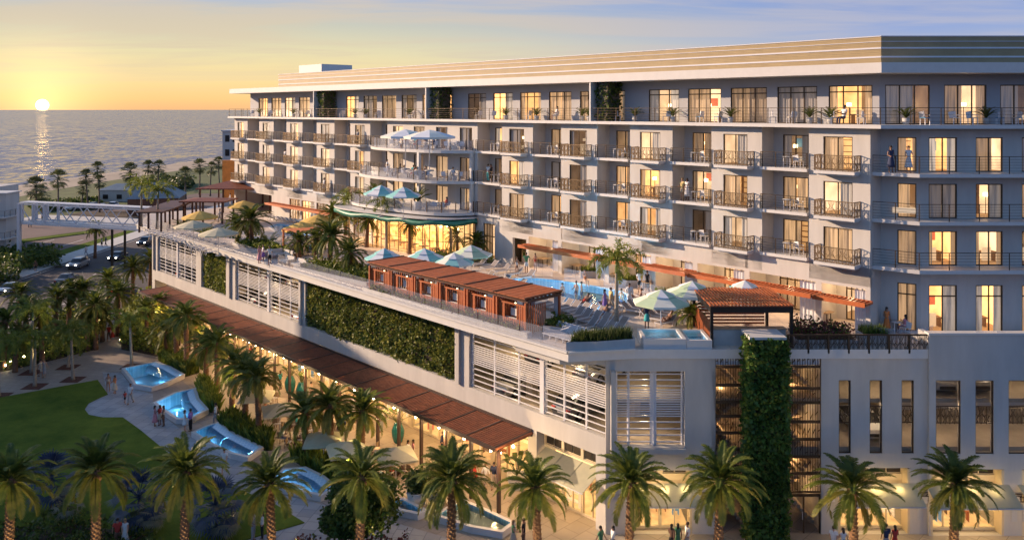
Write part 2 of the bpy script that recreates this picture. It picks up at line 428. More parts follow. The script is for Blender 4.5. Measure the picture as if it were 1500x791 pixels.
# water: pools (transparent surface with ripples over a tiled basin) and the sea
def water_mat(name, tint, bs, strength, refl=1.0):
    m, nt, out = nodes_of(name); lk = nt.links
    tc = N(nt, 'ShaderNodeTexCoord'); n = N(nt, 'ShaderNodeTexNoise'); n.inputs['Scale'].default_value = bs; n.inputs['Detail'].default_value = 3
    lk.new(tc.outputs['Object'], n.inputs['Vector'])
    bp = N(nt, 'ShaderNodeBump'); bp.inputs['Strength'].default_value = strength; bp.inputs['Distance'].default_value = .05; lk.new(n.outputs['Fac'], bp.inputs['Height'])
    g = N(nt, 'ShaderNodeBsdfGlossy'); g.inputs['Roughness'].default_value = .04; lk.new(bp.outputs[0], g.inputs['Normal'])
    t = N(nt, 'ShaderNodeBsdfTransparent'); t.inputs[0].default_value = (*tint, 1)
    fr = N(nt, 'ShaderNodeFresnel'); fr.inputs[0].default_value = 1.33; lk.new(bp.outputs[0], fr.inputs['Normal'])
    mu = N(nt, 'ShaderNodeMath', operation='MULTIPLY'); mu.inputs[1].default_value = refl; lk.new(fr.outputs[0], mu.inputs[0]); mu.use_clamp = True
    mx = N(nt, 'ShaderNodeMixShader'); lk.new(mu.outputs[0], mx.inputs[0]); lk.new(t.outputs[0], mx.inputs[1]); lk.new(g.outputs[0], mx.inputs[2])
    lk.new(mx.outputs[0], out.inputs[0]); M[name] = m; return m
water_mat('pool_water', (.70,.90,.98), 3.0, .5)
def sea_mat():
    m, nt, out = nodes_of('sea_water'); lk = nt.links
    tc = N(nt, 'ShaderNodeTexCoord')
    b = N(nt, 'ShaderNodeBsdfPrincipled'); b.inputs['Base Color'].default_value = (.14,.075,.05,1); b.inputs['Roughness'].default_value = .17; b.inputs['Specular IOR Level'].default_value = .28
    b.inputs['IOR'].default_value = 1.34
    last = None                      # wave slopes of several sizes, added to the upward normal
    for sx, sy, k in ((.50, .20, .30), (.18, .06, .24), (.07, .018, .10)):
        mp = N(nt, 'ShaderNodeMapping'); mp.inputs['Scale'].default_value = (sx, sy, 1); lk.new(tc.outputs['Object'], mp.inputs[0])
        n = N(nt, 'ShaderNodeTexNoise'); n.inputs['Scale'].default_value = 1.0; n.inputs['Detail'].default_value = 2; n.inputs['Roughness'].default_value = .6
        lk.new(mp.outputs[0], n.inputs['Vector'])
        su_ = N(nt, 'ShaderNodeVectorMath', operation='SUBTRACT'); su_.inputs[1].default_value = (.5, .5, .5); lk.new(n.outputs['Color'], su_.inputs[0])
        sc = N(nt, 'ShaderNodeVectorMath', operation='MULTIPLY'); sc.inputs[1].default_value = (k, k*1.3, 0); lk.new(su_.outputs[0], sc.inputs[0])
        if last is None: last = sc
        else:
            a = N(nt, 'ShaderNodeVectorMath', operation='ADD'); lk.new(last.outputs[0], a.inputs[0]); lk.new(sc.outputs[0], a.inputs[1]); last = a
    a = N(nt, 'ShaderNodeVectorMath', operation='ADD'); a.inputs[1].default_value = (0, -.05, 1); lk.new(last.outputs[0], a.inputs[0])
    nn = N(nt, 'ShaderNodeVectorMath', operation='NORMALIZE'); lk.new(a.outputs[0], nn.inputs[0]); lk.new(nn.outputs[0], b.inputs['Normal'])
    lk.new(b.outputs[0], out.inputs[0]); M['sea_water'] = m
sea_mat()
def grass_mat():
    m, nt, out = nodes_of('lawn_grass'); lk = nt.links
    tc = N(nt, 'ShaderNodeTexCoord'); n = N(nt, 'ShaderNodeTexNoise'); n.inputs['Scale'].default_value = .25; n.inputs['Detail'].default_value = 9; n.inputs['Roughness'].default_value = .7
    lk.new(tc.outputs['Object'], n.inputs['Vector'])
    r = ramp(nt, [(.3, (.05,.095,.012)), (.7, (.16,.21,.028))]); lk.new(n.outputs['Fac'], r.inputs[0])
    n2 = N(nt, 'ShaderNodeTexNoise'); n2.inputs['Scale'].default_value = 14; lk.new(tc.outputs['Object'], n2.inputs['Vector'])
    bp = N(nt, 'ShaderNodeBump'); bp.inputs['Strength'].default_value = .9; bp.inputs['Distance'].default_value = .08; lk.new(n2.outputs['Fac'], bp.inputs['Height'])
    b = N(nt, 'ShaderNodeBsdfPrincipled'); b.inputs['Roughness'].default_value = .95; b.inputs['Specular IOR Level'].default_value = .1
    lk.new(r.outputs[0], b.inputs['Base Color']); lk.new(bp.outputs[0], b.inputs['Normal']); lk.new(b.outputs[0], out.inputs[0]); M['lawn_grass'] = m
grass_mat()

# ------------------------------------------------------------------ camera, sky, sun
cam = bpy.data.cameras.new('camera'); camo = bpy.data.objects.new('camera', cam); COL.objects.link(camo)
camo.location = (0, 0, CAMZ); camo.rotation_euler = (pi/2, 0, 0)
cam.sensor_fit = 'HORIZONTAL'; cam.sensor_width = 36; cam.lens = F/1500*36; cam.shift_y = -(395.5-HZ)/1500
cam.clip_start = .5; cam.clip_end = 120000
S.camera = camo

SUN_AZ, SUN_EL = radians(-73), radians(16)      # azimuth measured from +Y towards +X
sun = bpy.data.lights.new('sun', 'SUN'); sun.energy = 4.6; sun.angle = radians(.6); sun.color = (1.0, .71, .48)
suno = bpy.data.objects.new('sun', sun); COL.objects.link(suno)
sd = Vector((sin(SUN_AZ)*cos(SUN_EL), cos(SUN_AZ)*cos(SUN_EL), sin(SUN_EL)))
suno.rotation_euler = (-sd).to_track_quat('-Z', 'Y').to_euler(); suno.location = sd*200

def world():
    w = bpy.data.worlds.new('World'); S.world = w; w.use_nodes = True
    nt = w.node_tree; nt.nodes.clear(); lk = nt.links
    out = N(nt, 'ShaderNodeOutputWorld')
    sky = N(nt, 'ShaderNodeTexSky'); sky.sky_type = 'NISHITA'; sky.sun_disc = False
    sky.sun_elevation = SUN_EL; sky.sun_rotation = SUN_AZ; sky.altitude = 10; sky.air_density = 1.0; sky.dust_density = 1.5; sky.ozone_density = 4.0
    bg1 = N(nt, 'ShaderNodeBackground'); bg1.inputs[1].default_value = .12; lk.new(sky.outputs[0], bg1.inputs[0])
    tc = N(nt, 'ShaderNodeTexCoord'); nrm = N(nt, 'ShaderNodeVectorMath', operation='NORMALIZE'); lk.new(tc.outputs['Generated'], nrm.inputs[0])
    sp = N(nt, 'ShaderNodeSeparateXYZ'); lk.new(nrm.outputs[0], sp.inputs[0])
    # evening bands: low elevations towards the setting sun, and away from it
    el = N(nt, 'ShaderNodeMath', operation='MULTIPLY'); el.inputs[1].default_value = 5.0; el.use_clamp = True; lk.new(sp.outputs['Z'], el.inputs[0])
    west = ramp(nt, [(0.0, (.60,.33,.15)), (.06, (.64,.40,.16)), (.18, (.62,.47,.22)), (.33, (.52,.46,.27)), (.50, (.38,.38,.31)), (.66, (.25,.31,.42)), (1.0, (.17,.25,.46))])
    east = ramp(nt, [(0.0, (.40,.34,.26)), (.20, (.33,.33,.33)), (.45, (.19,.25,.42)), (.75, (.12,.19,.40)), (1.0, (.10,.17,.40))])
    lk.new(el.outputs[0], west.inputs[0]); lk.new(el.outputs[0], east.inputs[0])
    azs = radians(-29.8)
    dt = N(nt, 'ShaderNodeVectorMath', operation='DOT_PRODUCT'); dt.inputs[1].default_value = (sin(azs-.15), cos(azs-.15), 0); lk.new(nrm.outputs[0], dt.inputs[0])
    mr = N(nt, 'ShaderNodeMapRange'); mr.inputs['From Min'].default_value = .96; mr.inputs['From Max'].default_value = .42; mr.interpolation_type = 'SMOOTHSTEP'
    lk.new(dt.outputs['Value'], mr.inputs[0])
    m1 = N(nt, 'ShaderNodeMix', data_type='RGBA'); lk.new(mr.outputs[0], m1.inputs[0]); lk.new(west.outputs[0], m1.inputs[6]); lk.new(east.outputs[0], m1.inputs[7])
    cool = ramp(nt, [(0.0, (.11,.24,.50)), (.5, (.09,.23,.54)), (1.0, (.08,.22,.58))]); lk.new(el.outputs[0], cool.inputs[0])
    mr2 = N(nt, 'ShaderNodeMapRange'); mr2.inputs['From Min'].default_value = .40; mr2.inputs['From Max'].default_value = -.15; mr2.interpolation_type = 'SMOOTHSTEP'; lk.new(dt.outputs['Value'], mr2.inputs[0])
    m1b = N(nt, 'ShaderNodeMix', data_type='RGBA'); lk.new(mr2.outputs[0], m1b.inputs[0]); lk.new(m1.outputs[2], m1b.inputs[6]); lk.new(cool.outputs[0], m1b.inputs[7]); m1 = m1b
    # stretched clouds on a flat layer
    dv = N(nt, 'ShaderNodeVectorMath', operation='SCALE'); 
    zi = N(nt, 'ShaderNodeMath', operation='ADD'); zi.inputs[1].default_value = .05; lk.new(sp.outputs['Z'], zi.inputs[0])
    iv = N(nt, 'ShaderNodeMath', operation='DIVIDE'); iv.inputs[0].default_value = 1.0; lk.new(zi.outputs[0], iv.inputs[1])
    lk.new(nrm.outputs[0], dv.inputs[0]); lk.new(iv.outputs[0], dv.inputs['Scale'])
    mp = N(nt, 'ShaderNodeMapping'); mp.inputs['Scale'].default_value = (.30, .62, 0); mp.inputs['Rotation'].default_value = (0,0,.25); lk.new(dv.outputs[0], mp.inputs[0])
    cn = N(nt, 'ShaderNodeTexNoise'); cn.inputs['Scale'].default_value = 1.0; cn.inputs['Detail'].default_value = 7; cn.inputs['Roughness'].default_value = .58; cn.inputs['Distortion'].default_value = .5
    lk.new(mp.outputs[0], cn.inputs['Vector'])
    cm = N(nt, 'ShaderNodeMapRange'); cm.inputs['From Min'].default_value = .40; cm.inputs['From Max'].default_value = .60; cm.inputs['To Max'].default_value = .65; cm.interpolation_type = 'SMOOTHSTEP'
    lk.new(cn.outputs['Fac'], cm.inputs[0])
    cf = N(nt, 'ShaderNodeMapRange'); cf.inputs['From Min'].default_value = .015; cf.inputs['From Max'].default_value = .07; lk.new(sp.outputs['Z'], cf.inputs[0])
    cmu = N(nt, 'ShaderNodeMath', operation='MULTIPLY'); lk.new(cm.outputs[0], cmu.inputs[0]); lk.new(cf.outputs[0], cmu.inputs[1])
    cc = N(nt, 'ShaderNodeMix', data_type='RGBA'); cc.inputs[6].default_value = (.45,.37,.27,1); cc.inputs[7].default_value = (.31,.31,.37,1); lk.new(mr.outputs[0], cc.inputs[0])
    m2 = N(nt, 'ShaderNodeMix', data_type='RGBA'); lk.new(cmu.outputs[0], m2.inputs[0]); lk.new(m1.outputs[2], m2.inputs[6]); lk.new(cc.outputs[2], m2.inputs[7])
    # the setting sun itself: disc and glow in the air round it
    sdir = Vector((62-750, 1200, 161-154.5)).normalized()
    ds = N(nt, 'ShaderNodeVectorMath', operation='DISTANCE'); ds.inputs[1].default_value = sdir
    stv = N(nt, 'ShaderNodeMapping'); lk.new(nrm.outputs[0], ds.inputs[0])
    g1 = N(nt, 'ShaderNodeMapRange'); g1.inputs['From Min'].default_value = .0066; g1.inputs['From Max'].default_value = .0048; g1.inputs['To Max'].default_value = 26.0; g1.interpolation_type = 'SMOOTHSTEP'; lk.new(ds.outputs['Value'], g1.inputs[0])
    g2 = N(nt, 'ShaderNodeMapRange'); g2.inputs['From Min'].default_value = .16; g2.inputs['From Max'].default_value = 0; g2.inputs['To Max'].default_value = 1.0; lk.new(ds.outputs['Value'], g2.inputs[0])
    g2p = N(nt, 'ShaderNodeMath', operation='POWER'); g2p.inputs[1].default_value = 4.0; lk.new(g2.outputs[0], g2p.inputs[0])
    gl = N(nt, 'ShaderNodeMath', operation='MULTIPLY_ADD'); gl.inputs[1].default_value = .5; lk.new(g2p.outputs[0], gl.inputs[0]); lk.new(g1.outputs[0], gl.inputs[2])
    gc = N(nt, 'ShaderNodeVectorMath', operation='SCALE'); gc.inputs[0].default_value = (1.0,.60,.22); lk.new(gl.outputs[0], gc.inputs['Scale'])
    add = N(nt, 'ShaderNodeVectorMath', operation='ADD'); lk.new(m2.outputs[2], add.inputs[0]); lk.new(gc.outputs[0], add.inputs[1])
    bg2 = N(nt, 'ShaderNodeBackground'); bg2.inputs[1].default_value = 1.0; lk.new(add.outputs[0], bg2.inputs[0])
    fz = N(nt, 'ShaderNodeMapRange'); fz.inputs['From Min'].default_value = .16; fz.inputs['From Max'].default_value = .45; fz.interpolation_type = 'SMOOTHSTEP'; lk.new(sp.outputs['Z'], fz.inputs[0])
    mx = N(nt, 'ShaderNodeMixShader'); lk.new(fz.outputs[0], mx.inputs[0]); lk.new(bg2.outputs[0], mx.inputs[1]); lk.new(bg1.outputs[0], mx.inputs[2])
    lk.new(mx.outputs[0], out.inputs[0])
world()
S.view_settings.view_transform = 'Standard'; S.view_settings.look = 'None'; S.view_settings.exposure = .72; S.view_settings.gamma = 1
S.render.engine = 'CYCLES'
cy = S.cycles
cy.use_denoising = True
try: cy.denoiser = 'OPENIMAGEDENOISE'
except Exception: pass
cy.max_bounces = 5; cy.diffuse_bounces = 2; cy.glossy_bounces = 2; cy.transmission_bounces = 3; cy.transparent_max_bounces = 12
cy.sample_clamp_indirect = 4; cy.sample_clamp_direct = 0; cy.caustics_reflective = False; cy.caustics_refractive = False
cy.use_adaptive_sampling = True; cy.adaptive_threshold = .015
# ================================================================== HOTEL
def W2(X, Y): return L(X, Y)
hotel = thing('hotel_building', 'long white six storey beachfront hotel with rows of balconies above the pool deck', 'hotel', O, ANG)
FL = [16.2, 19.35, 22.45]      # balcony floors
ZT = 25.6                      # penthouse terrace floor
def xy(Vv): return (Vv.x, Vv.y) if hasattr(Vv, 'x') else Vv
# lower tower outline in the hotel frame (far -> near -> round the corner along the front)
P_B = (0.0, -1.7); P_C = W2(27.3, 54.7); P_D = W2(48, 54.7)
near_start = [7.93*i for i in range(5)]           # projecting bays, near group (u0, u0+4.3)
far_start = [58.9 + 7.93*i for i in range(5)]
path = [(far_start[4]+4.3, -18.0), (far_start[4]+4.3, 0)]
segs = []
def bayseg(a, b, v, kind): segs.append((a, b, v, kind))
for i in range(4, -1, -1):
    s0 = far_start[i]
    bayseg(s0+4.3, s0, 0, 'proj')
    bayseg(s0, (far_start[i-1]+4.3) if i > 0 else 55.4, -1.7, 'rec')
bayseg(55.4, 39.65, 0, 'mid')
for i in range(4, -1, -1):
    s0 = near_start[i]
    bayseg((near_start[i+1] if i < 4 else 39.65), s0+4.3, -1.7, 'rec')
    bayseg(s0+4.3, s0, 0, 'proj')
# ---------------- window kit
WCACHE = {}
def room_mesh(w, d, h, var):
    k = ('room', w, d, h, var)
    if k in WCACHE: return WCACHE[k]
    m = MB(); rr = random.Random(var*7+3)
    wallm = M['room_dark'] if var > 5 else M['room_wall'] if var % 2 else M['room_wall_pale']
    x = w/2
    m.mat(wallm)
    m.add([(-x,-d,0),(x,-d,0),(x,-d,h),(-x,-d,h)], [(0,1,2,3)])
    m.add([(-x,-.3,0),(-x,-d,0),(-x,-d,h),(-x,-.3,h)], [(0,1,2,3)])
    m.add([(x,-.3,0),(x,-d,0),(x,-d,h),(x,-.3,h)], [(0,3,2,1)])
    m.add([(-x,-.3,h),(-x,-d,h),(x,-d,h),(x,-.3,h)], [(0,1,2,3)])
    m.mat(M['room_floor' if var < 6 else 'room_dark']).add([(-x,-.3,.01),(-x,-d,.01),(x,-d,.01),(x,-.3,.01)], [(0,3,2,1)])
    # bed / table / picture / lamp
    bx = rr.uniform(-.4, .4)*x
    if var % 3 == 0:
        m.mat(M['furn_white']).box(bx-.7, bx+.7, -d+.1, -d+1.7, .3, .65); m.mat(M['furn_dark']).box(bx-.85, bx+.85, -d+.02, -d+.1, 0, 1.3)
    elif var % 3 == 1:
        m.mat(M['furn_dark']).box(bx-.8, bx+.8, -d+.5, -d+1.2, .6, .68)
        for q in (-.7, .7): m.box(bx+q-.05, bx+q+.05, -d+.6, -d+1.1, 0, .6)
        m.mat(M['furn_white']).box(bx-.3, bx+.3, -d+1.2, -d+1.3, .1, 1.0)
    else:
        for q in range(5): m.mat(M['furn_dark']).box(bx-.6, bx+.6, -d+.02, -d+.35, .3+q*.42, .34+q*.42)
        m.box(bx-.64, bx-.6, -d+.02, -d+.35, 0, 2.1); m.box(bx+.6, bx+.64, -d+.02, -d+.35, 0, 2.1)
    px = -bx*1.0 + (.9 if bx < 0 else -.9)*.4
    m.mat(M['picture_red' if var in (1, 4) else 'picture_blue']).box(px-.35, px+.35, -d+.01, -d+.05, 1.3, 1.95)
    lx = x*.7*(1 if rr.random() < .5 else -1)
    m.mat(M['lamp_glow' if var != 7 else 'furn_white']).box(lx-.12, lx+.12, -d+.3, -d+.55, 1.25, 1.5); m.mat(M['furn_dark']).box(lx-.02, lx+.02, -d+.4, -d+.44, 0, 1.25)
    WCACHE[k] = m.mesh('room'); return WCACHE[k]
def curtain_mesh(w, h, var):
    k = ('cur', w, h, var)
    if k in WCACHE: return WCACHE[k]
    out = []
    spans = [[(0, .3), (.7, 1)], [(0, .22), (.55, 1)], [(0, .5), (.5, 1.0)], [(0, .45)], [(0, .18), (.82, 1)], [(.35, 1)]][var % 6]
    for a, b in spans:
        m = MB(); m.mat(M['curtain_dim'] if var > 5 else M['curtain_warm'] if var % 3 else M['curtain_cool'])
        n = max(4, int((b-a)*w/.07)); pts = []
        for i in range(n+1):
            x = -w/2 + (a + (b-a)*i/n)*w
            pts.append((x, -.22 + .045*sin(i*2.1) + .02*sin(i*.9)))
        vs = [(p[0], p[1], .02) for p in pts] + [(p[0], p[1], h-.03) for p in pts]
        m.add(vs, [(i, i+1, n+2+i, n+1+i) for i in range(n)], True); out.append(m.mesh('curtain'))
    WCACHE[k] = out; return out
def frame_mesh(w, h, mull, trans=None, matn='bronze', fw=.07, midrail=False):
    k = ('fr', w, h, mull, trans, matn, midrail)
    if k in WCACHE: return WCACHE[k]
    m = MB(); m.mat(M[matn]); y0, y1 = -.14, -.05
    m.box(-w/2, -w/2+fw, y0, y1, 0, h); m.box(w/2-fw, w/2, y0, y1, 0, h)
    m.box(-w/2+fw, w/2-fw, y0, y1, h-fw, h); m.box(-w/2+fw, w/2-fw, y0, y1, 0, fw)
    for i in range(1, mull):
        x = -w/2 + w*i/mull; m.box(x-.035, x+.035, y0+.01, y1-.005, fw, h-fw)
    if trans: m.box(-w/2+fw, w/2-fw, y0+.012, y1-.008, trans-.04, trans+.04)
    WCACHE[k] = m.mesh('window_frame'); return WCACHE[k]
def pane_mesh(w, h):
    k = ('pn', w, h)
    if k in WCACHE: return WCACHE[k]
    m = MB(); m.mat(M['window_glass']); m.add([(-w/2+.03,-.1,.03),(w/2-.03,-.1,.03),(w/2-.03,-.1,h-.03),(-w/2+.03,-.1,h-.03)], [(0,3,2,1)])
    WCACHE[k] = m.mesh('pane'); return WCACHE[k]
wcount = [0]
rw = random.Random(5)
def window(parent, p0, p1, s0, s1, z, h, name='window', mull=2, trans=None, roomw=3.2, roomd=2.6, roomh=None, matn='bronze', room=True):
    """p0->p1 wall line (outside on its right), opening between s0 and s1 metres from p0"""
    p0 = Vector(p0); p1 = Vector(p1); t = (p1-p0).normalized(); c = p0 + t*(s0+s1)/2
    rz = atan2(-t.y, -t.x); w = round(s1-s0, 3)
    fr = inst(frame_mesh(w, h, mull, trans, matn), name, parent, (c.x, c.y, z), rz)
    wcount[0] += 1
    inst(pane_mesh(w, h), 'pane', fr)
    dk = 6 if rw.random() < (.28 if name in ('balcony_door', 'penthouse_window') else .05) else 0; var = rw.randrange(6)+dk
    for cm_ in curtain_mesh(w, h, var): inst(cm_, 'curtain', fr)
    if room: inst(room_mesh(roomw, roomd, roomh or (h+.25), rw.randrange(6)+dk), 'room', fr)
    return fr
# ---------------- lower tower walls
wm = MB(); wm.mat(M['stucco'])
ZW0, ZW1 = 14.75, 25.35
winlist = []
prev = None
wm.wall((far_start[4]+4.3, -18), (far_start[4]+4.3, 0), 11.6, ZW1)
lastv = 0
for (a, b, v, kind) in segs:
    if v != lastv:
        if v < lastv: wm.wall((a, lastv-.25), (a, v), ZW0, ZW1)        # return at the end of a projecting bay
        else: wm.wall((a, lastv), (a, v-.25), ZW0, ZW1)
    lastv = v
    ln = a-b
    if kind == 'proj': hs = [(ln-3.25, ln-1.2)]
    elif kind == 'rec': hs = [(.75, 2.75)] if ln > 3.4 else [(.7, 2.4)]
    else: hs = [(1.1+3.95*i, 3.05+3.95*i) for i in range(4)]
    holes = []
    for fz in FL:
        for (h0, h1) in hs:
            holes.append((h0, h1, fz, fz+2.3)); winlist.append(((a, v), (b, v), h0, h1, fz, kind))
    wm.wall((a, v), (b, v), ZW0, ZW1, .25, holes)
# near end: return wall, angled facet, street front
wm.wall((0, -.25), P_B, 11.6, ZW1)
fl1 = (Vector(P_C)-Vector(P_B)).length
FW_OFF = (1348-1275)/1200*54.7
def fs(px): return (px-750)/1200*54.7 - 27.3          # distance along the front wall for a photo column
fdoors = [(fs(1360.5), fs(1402)), (fs(1429.5), fs(1469)), (fs(1497), fs(1538)), (fs(1566), fs(1606))]
facet_h = (fl1*.42, fl1*.42+1.15)
holes = [(facet_h[0], facet_h[1], fz, fz+2.3) for fz in FL] + [(facet_h[0], facet_h[1], 11.75, 14.95)]
wm.wall(P_B, P_C, 11.6, ZW1, .25, holes)
holes = [(a, b, fz, fz+2.3) for a, b in fdoors for fz in FL] + [(a, b, 11.7, 14.9) for a, b in fdoors]
wm.wall(P_C, P_D, 11.6, ZW1, .25, holes)
wm.wall(P_D, W2(48, 72), 11.6, ZW1)
bk = W2(48, 72); wm.wall(bk, W2(32.3, 72), 0, ZW1); wm.wall(W2(32.3, 72), (95, -18), 0, ZW1)
wm.build('wall', hotel)
for (p0, p1, h0, h1, fz, kind) in winlist: window(hotel, p0, p1, h0, h1, fz, 2.3, 'balcony_door', 2)
for fz in FL: window(hotel, P_B, P_C, facet_h[0], facet_h[1], fz, 2.3, 'balcony_door', 1, roomw=2, roomd=1.6)
window(hotel, P_B, P_C, facet_h[0], facet_h[1], 11.75, 3.2, 'terrace_door', 2, trans=2.45, roomw=2, roomd=1.6)
for a, b in fdoors:
    for fz in FL: window(hotel, P_C, P_D, a, b, fz, 2.3, 'balcony_door', 2, roomw=2.9)
    window(hotel, P_C, P_D, a, b, 11.7, 3.2, 'terrace_door', 2, trans=2.45, roomw=2.9)
# ---------------- floor plates / ceilings behind the walls (stop light leaking through)
fp = MB(); fp.mat(M['stucco'])
inner = [(.2, -17.8), (94.8, -17.8), (94.8, -2.0), (.3, -2.0), (P_C[0]-.1, P_C[1]-.5), (P_D[0]+.3, P_D[1]-.4), (W2(47.7, 71)[0], W2(47.7, 71)[1])]
roofpoly_in = [(95.2, -1.75), (95.2, -18), W2(32.3, 72), W2(48, 72), W2(48, 54.75), (P_C[0], P_C[1]-.05), (P_B[0], P_B[1]-.05)]
for z in (15.95,): fp.prism(roofpoly_in, z, z+.15)
fp.build('floor_plate', hotel)
# ---------------- balconies
def rail_mesh_bars(pts, h=1.1, post=.05, n_h=4, spacing=1.6, matn='bronze', thin=.018):
    m = MB(); m.mat(M[matn])
    for i in range(len(pts)-1):
        p = Vector(pts[i]); q = Vector(pts[i+1]); ln = (q-p).length; n = max(1, round(ln/spacing))
        for k in range(n+1 if i == len(pts)-2 else n):
            r = p + (q-p)*k/n; m.box(r.x-post/2, r.x+post/2, r.y-post/2, r.y+post/2, r.z, r.z+h)
        m.bar(p+Vector((0,0,h)), q+Vector((0,0,h)), .06, .04)
        for k in range(1, n_h+1): m.bar(p+Vector((0,0,h*k/(n_h+1))), q+Vector((0,0,h*k/(n_h+1))), thin)
    return m
def ornate(m, p, q, z, h=1.05, cell=.42):
    """panels of scrolled bars between two rails"""
    p = Vector((p[0], p[1], z)); q = Vector((q[0], q[1], z)); ln = (q-p).length; t = (q-p)/ln; n = max(1, round(ln/cell))
    up = Vector((0,0,1)); c = ln/n
    m.bar(p+up*h, q+up*h, .07, .05); m.bar(p+up*.08, q+up*.08, .05, .05)
    for i in range(n+1):
        r = p + t*c*i; m.bar(r, r+up*h, .035)
    for i in range(n):
        r = p + t*c*i
        a = [r+t*c*x+up*(.08+(h-.08)*y) for x, y in ((.5,0),(.18,.2),(.5,.42),(.82,.62),(.5,.85),(.5,1))] if i % 2 else [r+t*c*x+up*(.08+(h-.08)*y) for x, y in ((.5,0),(.82,.2),(.5,.42),(.18,.62),(.5,.85),(.5,1))]
        for j in range(len(a)-1): m.bar(a[j], a[j+1], .028)
        m.bar(r+t*c*.0+up*(h*.5), r+t*c*.5+up*(h*.42), .025); m.bar(r+t*c*.5+up*(h*.42), r+t*c+up*(h*.58), .025)
        m.bar(r+t*c*.25+up*.08, r+t*c*.25+up*h, .018); m.bar(r+t*c*.75+up*.08, r+t*c*.75+up*h, .018)
# projecting (french) balcony mesh, local: x along u from 0.6 to 3.4 centred 0
sm = MB(); sm.mat(M['white_paint']); sm.prism([(-1.42, 0.003), (1.42, 0.003), (1.42, 1.02), (-1.42, 1.02)], -.22, -.02); sm.prism([(-1.3, .004), (1.3, .004), (1.25, .8), (-1.25, .8)], -.34, -.22)
dslab = sm.mesh('balcony_slab')
rm = MB(); rm.mat(M['bronze_light']); ornate(rm, (-1.38, .97), (1.38, .97), 0); ornate(rm, (-1.38, .03), (-1.38, .93), 0); ornate(rm, (1.38, .93), (1.38, .03), 0)
drail = rm.mesh('balcony_railing')
def rec_meshes(ln):
    s_ = MB(); s_.mat(M['white_paint']); s_.prism([(.003, -1.698), (ln-.003, -1.698), (ln-.003, .32), (.003, .32)], -.24, -.02)
    r_ = rail_mesh_bars([(.05, .05, -.02), (.05, .27, -.02), (ln-.05, .27, -.02), (ln-.05, .05, -.02)], 1.1, n_h=5, spacing=1.2)
    g_ = MB(); g_.mat(M['rail_glass'])
    return s_.mesh('balcony_slab'), r_.mesh('balcony_railing')
rec_cache = {}
seatmesh = None
for (a, b, v, kind) in segs:
    for fz in FL:
        if kind == 'proj':
            s_ = inst(dslab, 'balcony', hotel, (b+2.05, 0, fz)); inst(drail, 'railing', s_)
        elif kind == 'rec':
            k = round(a-b, 2)
            if k not in rec_cache: rec_cache[k] = rec_meshes(k)
            s_ = inst(rec_cache[k][0], 'recessed_balcony', hotel, (b, 0, fz)); inst(rec_cache[k][1], 'railing', s_)
# street front balconies (angled then straight)
def fpt(px, Y): return W2((px-750)/1200*Y, Y)
for fz in FL:
    e = [(.0, -.25), fpt(1347, 53.1), W2(48, 53.1), W2(48, 54.68), (P_C[0], P_C[1]+.01), (P_B[0]+.02, P_B[1]+.02)]
    m = MB(); m.mat(M['white_paint']); m.prism(e, -.26, -.02)
    s_ = m.build('front_balcony', hotel, (0, 0, fz))
    pts = [(.02, -.4, -.02), (*fpt(1346.5, 53.17), -.02), (*W2(47.9, 53.17), -.02)]
    rail_mesh_bars(pts, 1.12, n_h=5, spacing=1.9).build('railing', s_)
# glass walled terraces of the middle block
terr = {22.45: [(40.0, .3), (43.0, 2.7), (47.5, 3.3), (53.4, 3.1), (56.3, 1.7)],
        19.35: [(39.9, .3), (41.6, 2.0), (43.5, 3.2), (47.0, 3.9), (54.6, 3.8), (57.6, 2.4)],
        16.2: [(39.8, .4), (41.2, 3.0), (44.5, 4.2), (50.0, 4.6), (57.2, 4.4), (59.5, 1.2)]}
def smooth_pts(p, it=2):
    for _ in range(it):
        q = [p[0]]
        for i in range(len(p)-1):
            a = Vector(p[i]); b = Vector(p[i+1]); q += [tuple(a*.75+b*.25), tuple(a*.25+b*.75)]
        q.append(p[-1]); p = q
    return p
for fz, ed in terr.items():
    e = smooth_pts(ed)
    m = MB(); m.mat(M['white_paint']); m.prism([(ed[0][0], .004)] + e + [(ed[-1][0], .004 if fz < 20 else .004)], -.32, -.02)
    s_ = m.build('terrace_slab', hotel, (0, 0, fz))
    g = MB(); g.mat(M['rail_glass']); p = MB(); p.mat(M['bronze'])
    for i in range(len(e)-1):
        a = Vector(e[i]); b = Vector(e[i+1]); c = Vector((48, -4)); a = a + (c-a).normalized()*.12; b = b + (c-b).normalized()*.12
        g.bar((a.x, a.y, .5), (b.x, b.y, .5), .02, 1.0)
        if i % 2 == 0: p.box(a.x-.035, a.x+.035, a.y-.035, a.y+.035, -.3, 1.08)
    g.build('glass_balustrade', s_); p.build('railing_post', s_)
    for (cu, cv) in ((45.6, 2.9), (40.3, .25)):
        col = MB(); col.mat(M['white_paint']); col.box(cu-.16, cu+.16, cv-.16, cv+.16, -.02, 2.82)
        if fz < 22: col.build('column', s_)
